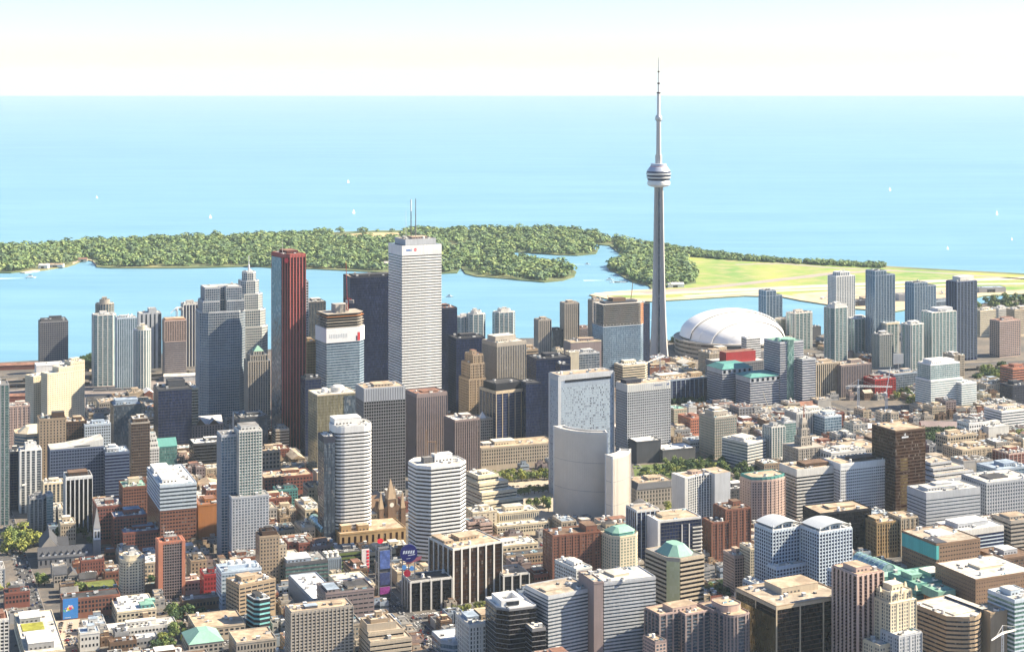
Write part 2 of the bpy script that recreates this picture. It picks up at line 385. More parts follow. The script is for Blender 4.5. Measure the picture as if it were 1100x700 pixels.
def gable(root, x0, y0, x1, y1, z, h, mat, wm, along='x', name='roof'):
    m = MB(); e = .5
    if along == 'x':
        c = (y0+y1)/2; A, B_, D, E = (x0-e, y0-e, z), (x1+e, y0-e, z), (x1+e, y1+e, z), (x0-e, y1+e, z); r0, r1 = (x0-e, c, z+h), (x1+e, c, z+h)
        m.face([A, B_, r1, r0], mat); m.face([D, E, r0, r1], mat); m.face([B_, D, r1], wm); m.face([E, A, r0], wm)
    else:
        c = (x0+x1)/2; A, B_, D, E = (x0-e, y0-e, z), (x1+e, y0-e, z), (x1+e, y1+e, z), (x0-e, y1+e, z); r0, r1 = (c, y0-e, z+h), (c, y1+e, z+h)
        m.face([B_, D, r1, r0], mat); m.face([E, A, r0, r1], mat); m.face([A, B_, r0], wm); m.face([D, E, r1], wm)
    return m.build(name, root)

FOOT = []      # footprints already taken: (list of world corners, height, label)
MARK = []      # landmarks to describe small buildings by: (x, y, phrase)
def solve(box, th, d=None):
    """Near corner, width, depth and height of a block from where its edges stand in the photograph."""
    x0, xm, x1, yt, yb = box; c, s = cos(th), sin(th)
    Y = F*H/(yb-HY); X = (xm-CX)*Y/F; k = (x1-CX)/F; k0 = (x0-CX)/F
    w = (k*Y-X)/(c-s*k)
    if d is None: d = (X-k0*Y)/(k0*c+s)
    return X, Y, w, d, H-(yt-HY)*Y/F
def b(name, label, box, s, d=None, th=GRID, poly='rect', up=(), more=(), ph=1, rf='gravel', units=None, tag_=None, group=None, z=0, top=None, cat=None):
    rs = random.Random(hash_(label)); t = radians(th)
    X, Y, w, dd, h = solve(box, t, d)
    o = empty(name, (X, Y, 0), t); tag(o, label, cat or name.replace('_', ' '), group)
    c, sn = cos(t), sin(t)
    wp = lambda u, v: (X+u*c-v*sn, Y+u*sn+v*c)
    P = shape(poly, 0, 0, w, dd)
    FOOT.append(([wp(*q) for q in rect(0, 0, w, dd)], h, label))
    if tag_: MARK.append((*wp(w/2, dd/2), tag_))
    volume(o, P, z, h, s)
    stack = []
    zt = h
    for q in up:      # setbacks standing on the roof: (height, u0, v0, u1, v1, overrides)
        hh, u0, v0, u1, v1 = q[:5]; ov = dict(s); ov.update(q[5] if len(q) > 5 else {})
        stack.append((zt, hh, shape(ov.get('poly', poly if poly in ('cham', 'round', 'rc') else 'rect'), w*u0, dd*v0, w*u1, dd*v1), ov))
        if not ov.get('side'): zt += hh
    for (z0, hh, q, ov) in stack:
        volume(o, q, z0, z0+hh, ov)
    last = stack[-1] if stack else None
    if top: top(o, (last[2] if last else P), zt, w, dd)
    else:
        if last:
            roof(o, P, h, s, rf, 0, 2 if units is None else units, rs)
            for (z0, hh, q, ov) in stack:
                roof(o, q, z0+hh, ov, ov.get('rf', rf), (ph if q is last[2] else 0), ov.get('units', 1), rs)
        else: roof(o, P, h, s, rf, ph, units, rs)
    for q in more:    # further wings of the same building, each given by its own edges
        bx, dm, ov = q[:3]; s2 = dict(s); s2.update(ov); t2 = radians(ov.get('th', th))
        X2, Y2, w2, d2, h2 = solve(bx, t2, dm)
        lx, ly = (X2-X)*c+(Y2-Y)*sn, -(X2-X)*sn+(Y2-Y)*c
        r = t2-t; P2 = [(lx+u*cos(r)-v*sin(r), ly+u*sin(r)+v*cos(r)) for u, v in shape(ov.get('poly', 'rect'), 0, 0, w2, d2)]
        FOOT.append(([wp(*q2) for q2 in (P2 if len(P2) == 4 else [(lx+u*cos(r)-v*sin(r), ly+u*sin(r)+v*cos(r)) for u, v in rect(0, 0, w2, d2)])], h2, label))
        volume(o, P2, 0, h2, s2); roof(o, P2, h2, s2, ov.get('rf', rf), ov.get('ph', 0), ov.get('units', 2), rs)
    o['h'] = h; o['w'] = w; o['d'] = dd
    del o['h'], o['w'], o['d']
    return o, w, dd, h
def hash_(t):
    v = 7
    for ch in t: v = (v*31+ord(ch)) & 0xffffff
    return v
def vault(root, x0, y0, x1, y1, z, h, mat=None, n=10):
    m = MB(); mat = mat or glass('aqua'); c = (x0+x1)/2; r = (x1-x0)/2
    q = [(c-r*cos(pi*j/n), z+h*sin(pi*j/n)) for j in range(n+1)]
    for (xa, za), (xb, zb) in zip(q, q[1:]): m.face([(xa, y0, za), (xb, y0, zb), (xb, y1, zb), (xa, y1, za)], mat)
    m.face([(x, y0, zz) for x, zz in q][::-1], mat); m.face([(x, y1, zz) for x, zz in q], mat)
    o = m.build('glass_vault', root)
    rm = wall('copper'); m = MB()
    for k in range(7):
        yy = y0+(y1-y0)*k/6
        for (xa, za), (xb, zb) in zip(q, q[1:]): m.bar((xa, yy, za+.1), (xb, yy, zb+.1), .35, rm)
    m.build('vault_frame', o)
    return o
# ================================================================ the setting: water, land, island, airfield, streets, haze
def sheet(name, pts, z, mat, kind='structure', label=None, skirt=None):
    m = MB()
    if skirt is None: m.face([(x, y, z) for x, y in pts], mat)
    else: m.prism(pts, skirt, z, mat)
    o = m.build(name); return tag(o, label, None, None, kind)
def ccw(p):
    a = sum(p[i-1][0]*p[i][1]-p[i][0]*p[i-1][1] for i in range(len(p))); return p if a > 0 else p[::-1]
# water
m, n, l, bs = newmat('water')
gm = n.new('ShaderNodeNewGeometry'); cdn = n.new('ShaderNodeCameraData')
a1 = noise(n, l, 1.0, 4, mapping(n, l, gm.outputs['Position'], (.0009, .006, 1)))
a2 = noise(n, l, 1.0, 3, mapping(n, l, gm.outputs['Position'], (.00012, .0005, 1)))
a3 = noise(n, l, 1.0, 4, mapping(n, l, gm.outputs['Position'], (.004, .03, 1)))
c1 = mix(n, l, ramp(n, l, a2, [(.3, 0.), (.7, 1.)]), (.125, .285, .40), (.15, .32, .44))
c2 = mix(n, l, ramp(n, l, a1, [(.38, 0.), (.70, .8)]), c1, (.185, .365, .485))
c3 = mix(n, l, ramp(n, l, a3, [(.45, 0.), (.75, .5)]), c2, (.10, .24, .35))
l.new(c3, bs.inputs['Base Color']); bs.inputs['Roughness'].default_value = .45; bs.inputs['Specular IOR Level'].default_value = .22
bp = n.new('ShaderNodeBump'); bp.inputs['Strength'].default_value = .25; bp.inputs['Distance'].default_value = 2.0
l.new(a3, bp.inputs['Height']); l.new(bp.outputs[0], bs.inputs['Normal'])
WATER = m
FAR = F*(H+1.5)/20.0
sheet('water', [(-40000, -4000), (40000, -4000), (40000, FAR), (-40000, FAR)], -1.5, WATER)
# city ground
m, n, l, bs = newmat('ground')
gm = n.new('ShaderNodeNewGeometry')
a = noise(n, l, .012, 5, gm.outputs['Position'], .65); f = noise(n, l, .12, 5, gm.outputs['Position'], .7)
vo = n.new('ShaderNodeTexVoronoi'); vo.inputs['Scale'].default_value = .035; l.new(gm.outputs['Position'], vo.inputs['Vector'])
c1 = mix(n, l, ramp(n, l, a, [(.35, 0.), (.65, 1.)]), (.10, .092, .085), (.20, .165, .13))
c2 = mix(n, l, ramp(n, l, vo.outputs['Color'], [(.3, 0.), (.8, .6)]), c1, (.065, .065, .07))
c3 = mix(n, l, ramp(n, l, f, [(.45, 0.), (.7, .6)]), c2, (.045, .045, .045))
l.new(c3, bs.inputs['Base Color']); bs.inputs['Roughness'].default_value = .9
GROUND = m
SH = [(-900, 394), (-100, 391), (0, 389), (90, 384), (210, 378), (340, 373), (480, 372), (560, 363), (640, 362), (740, 366), (862, 362), (935, 351), (985, 346), (1045, 327), (1112, 319), (1500, 297)]
sheet('ground', ccw([gp(x, y) for x, y in SH]+[(7000, -3000), (-7000, -3000)]), 0.0, GROUND, skirt=-1.6)
# islands
def band_poly(px): return ccw([gp(x, y, 0) for x, y in px])
m, n, l, bs = newmat('sand'); gm = n.new('ShaderNodeNewGeometry'); a = noise(n, l, .02, 5, gm.outputs['Position'])
l.new(mix(n, l, ramp(n, l, a, [(.35, 0.), (.65, 1.)]), (.36, .30, .20), (.56, .45, .31)), bs.inputs['Base Color']); bs.inputs['Roughness'].default_value = .9
SAND = m
ISLAND = [(-90,267),(0,265),(60,262),(100,259),(150,258),(230,254),(300,252),(400,248),(480,247),(560,246),(600,246),(640,252),(690,262),(750,271),(800,277),(860,282),(950,286),(1020,290),(1100,294),(1400,305),
  (1400,330),(1100,316),(1056,318),(1020,327),(985,331),(960,335),(935,333),(905,331),(893,328),(860,323),(840,319),(800,318),(750,321),(700,324),(660,323),(633,317),(650,314),(680,312),(700,311),(697,307),(680,303),(672,299),(662,293),(655,290.5),(652,285),(658,280.5),(670,279),(670,275),(661,269),(655,264),(636,262),(629,264),(637,266.5),(642,269.5),(640,272.5),(620,274.5),(600,274),(575,272),(548,270.5),(560,277.5),(580,280.5),(600,283.5),(612,287.5),(619,292),(617,297),(605,301),(585,303),(560,301),(540,299),(512,297),(500,294),(495,287),(491,293),(470,294),(450,295),(420,293),(380,291),(340,289),(300,288),(270,286),(240,287),(200,288),(160,288),(120,288),(104,287),(101,281),(95,279.5),(88,280.5),(80,284),(72,286.5),(60,288),(48,290),(40,291),(30,291),(12,293),(-90,294)]
m, n, l, bs = newmat('island_turf'); gm = n.new('ShaderNodeNewGeometry'); a = noise(n, l, .006, 5, gm.outputs['Position'])
l.new(mix(n, l, ramp(n, l, a, [(.45, 0.), (.72, 1.)]), (.085, .12, .045), (.24, .22, .10)), bs.inputs['Base Color']); bs.inputs['Roughness'].default_value = .9
sheet('island', band_poly(ISLAND), 1.2, m, skirt=-1.6)
sheet('beach', band_poly([(78,284.3),(88,280.6),(95,279.6),(101,281),(104,286),(98,279),(88,278.6),(78,282)]), 1.26, SAND)
sheet('sand_spit', band_poly([(1400,330),(1100,316),(1056,318),(1020,327),(985,331),(960,335),(935,333),(905,331),(893,328),(860,323),(840,319),(800,318),(750,321),(700,324),(660,323),(633,317),(650,314),(680,312),(700,311),(760,309),(860,308),(1000,310),(1100,309),(1400,322)]), 1.23, SAND)
m, n, l, bs = newmat('airfield_grass'); gm = n.new('ShaderNodeNewGeometry')
a = noise(n, l, 1., 4, mapping(n, l, gm.outputs['Position'], (.004, .0016, 1))); f = noise(n, l, .02, 4, gm.outputs['Position'])
c1 = mix(n, l, ramp(n, l, a, [(.38, 0.), (.62, 1.)]), (.13, .25, .045), (.36, .37, .08))
l.new(mix(n, l, ramp(n, l, f, [(.42, 0.), (.68, .75)]), c1, (.36, .31, .15)), bs.inputs['Base Color']); bs.inputs['Roughness'].default_value = .95
AIRGRASS = m
sheet('airfield', band_poly([(648,316.2),(700,312.5),(712,310.5),(748,304.5),(746,296),(738,284),(734,276),(800,281),(900,286),(960,288.5),(1100,296),(1400,307),(1400,326),(1100,311.5),(1050,313.5),(1000,318),(960,318),(930,315),(905,318),(880,320),(860,319.5),(840,316.5),(800,315.5),(750,318),(700,321),(662,320)]), 1.26, AIRGRASS)
RUN = plain('runway_concrete', (.52,.45,.36), .8, 0, .1, .02); RUN2 = plain('runway_asphalt', (.33,.29,.25), .8, 0, .1, .02)
PAINTW = plain('white_paint', (.75,.74,.70), .7)
def strip(name, px, hw, mat, z):
    P = [gp(x, y, 0) for x, y in px]; L = []; Rr = []
    for i, p in enumerate(P):
        a, q = P[max(0, i-1)], P[min(len(P)-1, i+1)]; d = hypot(q[0]-a[0], q[1]-a[1]); nx, ny = -(q[1]-a[1])/d*hw, (q[0]-a[0])/d*hw
        L.append((p[0]+nx, p[1]+ny)); Rr.append((p[0]-nx, p[1]-ny))
    m = MB()
    for i in range(len(P)-1): m.face([(*Rr[i], z), (*Rr[i+1], z), (*L[i+1], z), (*L[i], z)], mat)
    o = m.build(name); return tag(o, None, None, None, 'structure')
strip('runway', [(640,316.6),(700,315.6),(760,313.5),(895,307),(1000,302.5),(1120,298.5)], 26, RUN, 1.30)
strip('runway', [(690,315),(760,309.5),(830,301.8),(895,294),(960,290.5)], 20, RUN2, 1.34)
strip('taxiway', [(790,284.5),(840,283.5),(900,288.5),(1000,293),(1120,301.5)], 12, RUN2, 1.30)
strip('taxiway', [(735,318.5),(830,313.2),(935,309),(1040,305.5),(1120,305)], 16, RUN, 1.34)
for a_, b_ in (((760,313.5),(895,307)), ((895,307),(1000,302.5)), ((1000,302.5),(1120,298.5))):
    (xa, ya), (xb, yb) = gp(*a_), gp(*b_); d_ = hypot(xb-xa, yb-ya); ux, uy = (xb-xa)/d_, (yb-ya)/d_; m = MB(); k = 0
    while k < d_: m.face([(xa+ux*k+uy*1.2, ya+uy*k-ux*1.2, 1.36), (xa+ux*(k+30)+uy*1.2, ya+uy*(k+30)-ux*1.2, 1.36), (xa+ux*(k+30)-uy*1.2, ya+uy*(k+30)+ux*1.2, 1.36), (xa+ux*k-uy*1.2, ya+uy*k+ux*1.2, 1.36)], PAINTW); k += 50
    tag(m.build('runway_markings'), None, None, None, 'structure')
sheet('apron', band_poly([(850,317),(905,311.5),(985,309.5),(1060,309),(1060,314),(985,326),(955,329.5),(905,328),(880,324)]), 1.38, SAND)
sheet('field', band_poly([(362,253),(395,250.4),(428,250),(430,254),(395,255),(364,256)]), 1.3, plain('dry_field', (.50,.38,.20), .9, 0, .1, .01))
# ---------------------------------------------------------------- woods on the island (a far-off wood that reads as one mass)
def leafmat(k, c0, c1):
    m, n, l, bs = newmat(k); gm = n.new('ShaderNodeNewGeometry'); oi = n.new('ShaderNodeObjectInfo')
    a = noise(n, l, .05, 3, gm.outputs['Position']); r = n.new('ShaderNodeMath'); r.operation = 'ADD'; l.new(gm.outputs['Random Per Island'], r.inputs[0])
    s = n.new('ShaderNodeMath'); s.operation = 'MULTIPLY_ADD'; s.inputs[1].default_value = .5; l.new(r.outputs[0], s.inputs[0]); r.inputs[1].default_value = 0
    t = n.new('ShaderNodeMath'); t.operation = 'MULTIPLY_ADD'; t.inputs[1].default_value = .8; t.inputs[2].default_value = -.15; l.new(a, t.inputs[0]); l.new(t.outputs[0], s.inputs[2])
    l.new(mix(n, l, ramp(n, l, s.outputs[0], [(.2, 0.), (.8, 1.)]), c0, c1), bs.inputs['Base Color'])
    bs.inputs['Roughness'].default_value = .75; bs.inputs['Specular IOR Level'].default_value = .2
    MATS[k] = m; return m
LEAF = [leafmat('leaf_green', (.06,.10,.035), (.20,.25,.075)), leafmat('leaf_yellow_green', (.085,.12,.03), (.31,.32,.08)), leafmat('leaf_dark', (.025,.055,.03), (.09,.14,.05))]
WLEAF = [leafmat('wood_green', (.085,.15,.06), (.21,.29,.11)), leafmat('wood_yellow_green', (.11,.165,.06), (.27,.33,.13)), leafmat('wood_blue_green', (.075,.13,.075), (.18,.25,.12))]  # paler than the city leaves: distance haze is mixed into these greens
def clump(m, rs, x, y, z, rx, rz, n, s, mat, up=.35):
    for _ in range(n):
        a, u, q = rs.uniform(0, 2*pi), rs.uniform(-.75, 1), rs.uniform(.62, 1.05)
        h = sqrt(max(0, 1-u*u)); p = Vector((x+rx*q*h*cos(a), y+rx*q*h*sin(a), z+rz*q*u))
        nrm = Vector((h*cos(a)+rs.gauss(0, .45), h*sin(a)+rs.gauss(0, .45), u+up+rs.gauss(0, .35))).normalized()
        t = nrm.cross(Vector((rs.gauss(0, 1), rs.gauss(0, 1), rs.gauss(0, 1)))).normalized(); w = nrm.cross(t); k = s*rs.uniform(.7, 1.3)
        m.face([tuple(p-t*k-w*k*.6), tuple(p+t*k-w*k*.7), tuple(p+t*k*.8+w*k*.7), tuple(p-t*k*.9+w*k*.6)], mat)
def wood(px, n, label, sizes=(7, 16), holes=()):
    poly = [gp(x, y, 0) for x, y in px]; xs = [p[0] for p in poly]; ys = [p[1] for p in poly]; rs = random.Random(len(px)*7+n)
    hp = [[gp(x, y, 0) for x, y in h] for h in holes]; m = MB(); c = 0
    while c < n:
        x, y = rs.uniform(min(xs), max(xs)), rs.uniform(min(ys), max(ys))
        if not inside(poly, x, y) or any(inside(h, x, y) for h in hp): continue
        c += 1; r = rs.uniform(*sizes); h = r*rs.uniform(1.1, 1.55); mat = rs.choice((WLEAF[0], WLEAF[0], WLEAF[1], WLEAF[2]))
        m.prism([(x-.5, y-.5), (x+.5, y-.5), (x+.5, y+.5), (x-.5, y+.5)], 1.2, h*.5, wall('dkbrown'))
        clump(m, rs, x, y, h*.62, r*.95, h*.5, 34, r*.27, mat, 1.0)
    o = m.build('wood'); return tag(o, label, 'wood', None, 'stuff')
wood([(-80,268),(0,266.5),(60,263),(100,260.5),(150,259),(230,255),(300,253),(400,249),(480,248),(560,247),(600,247),(632,251),(650,256),(655,262),(636,261),(628,264),(640,269.5),(636,272),(620,274),(600,273.5),(575,271.6),(540,270),(550,277),(580,281),(600,284),(611,288.5),(616,293),(613,296),(600,300),(585,301.5),(560,300),(512,295.5),(497,287),(488,292),(450,293.5),(380,289.5),(300,287),(240,286),(120,287),(106,285),(102,279),(90,278),(78,282),(70,285),(40,289),(12,291.8),(-80,293)], 4300, 'broad belt of mixed green woodland covering the harbour islands', holes=[[(356,256.5),(432,257),(434,249.6),(395,249.6),(360,251)], [(30,287),(75,282.5),(70,285.5),(40,289)], [(478,262),(500,261),(504,264),(482,265)], [(545,258),(566,257),(570,259.5),(548,260)], [(300,266),(322,265.5),(326,268),(304,268.5)], [(404,281),(424,282),(424,288),(404,287)], [(200,270),(214,269.5),(216,271.5),(202,272)]])
wood([(660,258),(690,264),(734,273),(740,286),(748,297),(744,303.5),(715,309),(699,306),(682,302),(673,298),(663,292),(656,289.5),(654,285),(661,281.5),(672,279.5),(672,274.5),(664,269)], 1000, 'dark wood on the island between the inlet and the airfield grass')
wood([(690,262.6),(750,271.4),(800,277.3),(860,282.2),(950,286.2),(952,288.8),(900,286),(800,281),(735,275.5),(700,267)], 600, 'shelter belt of trees along the far side of the airfield', (6, 11))
# ---------------------------------------------------------------- streets
TC, TS = cos(radians(GRID)), sin(radians(GRID))
def uv(x, y): return x*TC+y*TS, -x*TS+y*TC
def xy(u, v): return u*TC-v*TS, u*TS+v*TC
ASPH = plain('asphalt', (.075,.073,.075), .85, 0, .18, .05); PAVE = plain('kerbstone', (.34,.31,.28), .85); PAINT = plain('road_paint', (.72,.70,.62), .7)
NS = [uv(*gp(28, 620))[0], uv(*gp(207, 640))[0], uv(*gp(349, 572))[0], uv(*gp(455, 660))[0]+62, uv(*gp(588, 640))[0]+60, uv(*gp(690, 560))[0]+40, uv(*gp(800, 560))[0], uv(*gp(1000, 560))[0], uv(*gp(1090, 500))[0], uv(*gp(1100, 440))[0]]
EW = [uv(*gp(150, 690))[1]-150, uv(*gp(480, 660))[1], uv(*gp(560, 545))[1], uv(*gp(500, 512))[1]+70, uv(*gp(500, 455))[1], uv(*gp(500, 428))[1]+20]
V0, V1, U0, U1 = 900, 2900, -900, 1900
def road(name, horiz, c, hw):
    m = MB(); q = rect(U0, c-hw, U1, c+hw) if horiz else rect(c-hw, V0, c+hw, V1); z = .012 if horiz else .016
    m.face([(*xy(*p), z) for p in q], ASPH); o = m.build(name); tag(o, None, None, None, 'structure')
    m = MB(); a, e = (U0, U1) if horiz else (V0, V1)
    for s in (-1, 1):
        k0, k1 = c+s*hw, c+s*(hw+.35); k0, k1 = min(k0, k1), max(k0, k1)
        q = rect(a, k0, e, k1) if horiz else rect(k0, a, k1, e)
        m.prism([xy(*p) for p in q], 0, .14 if horiz else .15, PAVE)
    tag(m.build('kerb'), None, None, None, 'structure')
    m = MB(); t = a
    while t < e:
        q = rect(t, c-.12, t+4, c+.12) if horiz else rect(c-.12, t, c+.12, t+4)
        m.face([(*xy(*p), z+.006) for p in q], PAINT); t += 12
    tag(m.build('road_markings'), None, None, None, 'structure')
for c in NS: road('road', False, c, 7.5)
for c in EW: road('road', True, c, 8.5)
PLAZA = sheet('plaza', ccw([gp(x, y) for x, y in ((520,517),(600,514),(600,572),(548,560))]), .03, plain('plaza_paving', (.40,.34,.27), .85, 0, .12, .05))
sheet('car_park', ccw([gp(x, y) for x, y in ((52,667),(86,664),(80,694),(60,698))]), .03, plain('car_park_gravel', (.40,.33,.26), .9, 0, .12, .1))
sheet('lawn', ccw([gp(x, y) for x, y in ((680,500),(760,494),(780,508),(735,520),(684,528))]), .03, plain('lawn_grass', (.10,.14,.035), .95, 0, .15, .1))
sheet('rail_yard', ccw([gp(x, y) for x, y in ((-60,426),(40,416),(150,406),(216,400),(216,412),(150,424),(40,440),(-60,452))]), .03, plain('ballast', (.22,.19,.18), .95, 0, .2, .05))
def elevated(px, z, hw, label):
    P = [gp(x, y, z) for x, y in px]; m = MB(); cm = wall('stone')
    for (xa, ya), (xb, yb) in zip(P, P[1:]):
        d = hypot(xb-xa, yb-ya); nx, ny = -(yb-ya)/d*hw, (xb-xa)/d*hw
        m.prism(ccw([(xa+nx, ya+ny), (xb+nx, yb+ny), (xb-nx, yb-ny), (xa-nx, ya-ny)]), z-1.6, z, cm, ASPH, True)
    o = m.build('expressway'); tag(o, label, 'elevated road')
    for (xa, ya), (xb, yb) in zip(P, P[1:]):
        d = hypot(xb-xa, yb-ya); nx, ny = -(yb-ya)/d, (xb-xa)/d
        for s in (-1, 1):
            m = MB(); m.prism(ccw([(xa+nx*s*hw, ya+ny*s*hw), (xb+nx*s*hw, yb+ny*s*hw), (xb+nx*s*(hw-.5), yb+ny*s*(hw-.5)), (xa+nx*s*(hw-.5), ya+ny*s*(hw-.5))]), z, z+1.2, cm); m.build('parapet', o)
        n = max(1, int(d/32))
        for k in range(n):
            t = (k+.5)/n; x, y = xa+(xb-xa)*t, ya+(yb-ya)*t; m = MB(); m.box(x-1.2, y-hw*.6, 0, x+1.2, y+hw*.6, z-1.6, cm); m.build('pier', o)
elevated([(-30,407),(60,402),(140,399),(214,395)], 9, 11, 'elevated expressway on piers crossing the harbour front beside the cream hotel')
elevated([(820,404),(900,399),(1000,393.5),(1120,388)], 9, 11, 'elevated expressway on piers running below the condominiums by the airfield')
# haze: even air round the whole scene
m = bpy.data.materials.new('haze_air'); m.use_nodes = True; n = m.node_tree.nodes; n.clear()
ou = n.new('ShaderNodeOutputMaterial'); pv = n.new('ShaderNodeVolumePrincipled')
pv.inputs['Color'].default_value = (.74, .90, 1.0, 1); pv.inputs['Density'].default_value = HAZE_DENSITY; pv.inputs['Anisotropy'].default_value = 0.0
m.node_tree.links.new(pv.outputs[0], ou.inputs['Volume'])
mb = MB(); mb.box(-41000, -5000, -2.6, 41000, FAR+500, 620, m); hz = mb.build('haze'); tag(hz, None, None, None, 'stuff')
# ================================================================ landmarks
def needle():
    X, Y = (707.5-CX)*3091/F, 3091.0
    o = empty('observation_tower', (X, Y, 0)); tag(o, 'immensely tall concrete needle tower with a round pod, rising above everything', 'tower'); MARK.append((X, Y, 'the needle tower'))
    FOOT.append((rect(X-22, Y-20, X+22, Y+24), 550, 'needle'))
    cm = plain('tower_concrete', (.50,.475,.45), .75, 0, .1, .05); lv = [(0, 19.5, 5.6, 8.5), (25, 17.2, 5.2, 8.2), (60, 15.2, 4.8, 7.8), (110, 13.2, 4.3, 7.3), (170, 11.6, 3.9, 6.8), (240, 10.2, 3.5, 6.3), (322, 8.8, 3.1, 5.9)]
    m = MB(); ring_ = []
    for z, L, t, r in lv:
        P = []
        for a in (-150, -30, 90):
            a = radians(a); d = (cos(a), sin(a)); nn = (-d[1], d[0])
            a2 = a-pi/3; P.append((r*.8*cos(a2), r*.8*sin(a2)))
            P += [(d[0]*r*.9-nn[0]*t*.5, d[1]*r*.9-nn[1]*t*.5), (d[0]*L-nn[0]*t*.42, d[1]*L-nn[1]*t*.42), (d[0]*L+nn[0]*t*.42, d[1]*L+nn[1]*t*.42), (d[0]*r*.9+nn[0]*t*.5, d[1]*r*.9+nn[1]*t*.5)]
        ring_.append((z, P))
    for (z0, p0), (z1, p1) in zip(ring_, ring_[1:]): m.frustum(p0, z0, p1, z1, cm)
    m.build('shaft', o)
    m = MB(); m.prism(rect(-1.7, -8.4, 1.7, -4.5), 0, 318, glass('steel')); m.build('lift_shaft', o)
    wm, sm, dm = plain('radome_white', (.74,.74,.72), .4), plain('pod_silver', (.52,.52,.53), .35, .3), glass('navy')
    m = MB(); m.lathe([(8.5,317),(13,318),(18.6,319.5),(21.2,322.5),(21.2,327),(19.6,330)], 40, wm, caps=False); m.build('radome', o)
    m = MB(); m.lathe([(19.6,330),(20.8,331),(20.8,333.5)], 40, dm, caps=False); m.build('window_band', o)
    m = MB(); m.lathe([(20.8,333.5),(22.3,334.2),(22.3,336.5),(21.8,337)], 40, sm, caps=False); m.build('deck', o)
    m = MB(); m.lathe([(21.8,337),(22.2,338),(22.2,340)], 40, dm, caps=False); m.build('window_band', o)
    m = MB(); m.lathe([(22.2,340),(23.2,340.8),(23.2,343.5),(22.4,344)], 40, sm, caps=False); m.build('deck', o)
    m = MB(); m.lathe([(22.4,344),(22.0,347)], 40, dm, caps=False); m.build('window_band', o)
    m = MB(); m.lathe([(22.0,347),(21,348.5),(17.5,353.5),(15,356),(14.5,360.5),(8,361)], 40, plain('pod_roof', (.42,.46,.55), .4, .2)); m.build('pod_roof', o)
    m = MB(); m.lathe([(15.4,355.2),(15.4,356.6),(14.6,356.6)], 40, plain('pod_red', (.6,.2,.15), .5), caps=False); m.build('red_ring', o)
    m = MB(); m.prism([(6.2*cos(k*pi/3), 6.2*sin(k*pi/3)) for k in range(6)], 360, 377, cm); m.build('equipment_collar', o)
    m = MB(); m.frustum([(4.6*cos(k*pi/3), 4.6*sin(k*pi/3)) for k in range(6)], 377, [(4.0*cos(k*pi/3), 4.0*sin(k*pi/3)) for k in range(6)], 440, cm); m.build('upper_shaft', o)
    m = MB(); m.lathe([(4.2,438),(6.3,441),(6.6,444),(6.2,447),(4.4,450)], 20, sm); m.build('upper_pod', o)
    m = MB(); m.lathe([(3.3,450),(2.9,490),(2.9,491),(1.7,491),(1.5,508),(1.3,508),(1.2,530),(1.1,530),(.9,548),(.6,556)], 12, plain('mast_white', (.62,.62,.62), .5)); a = m.build('antenna', o)
    for z, r in ((491, 3.4), (508.5, 2.4), (530, 1.8)): m = MB(); m.lathe([(r,z-1.4),(r,z+1.4),(.5,z+1.5)], 12, plain('mast_dark', (.10,.07,.07), .6)); m.build('antenna_collar', a)
needle()
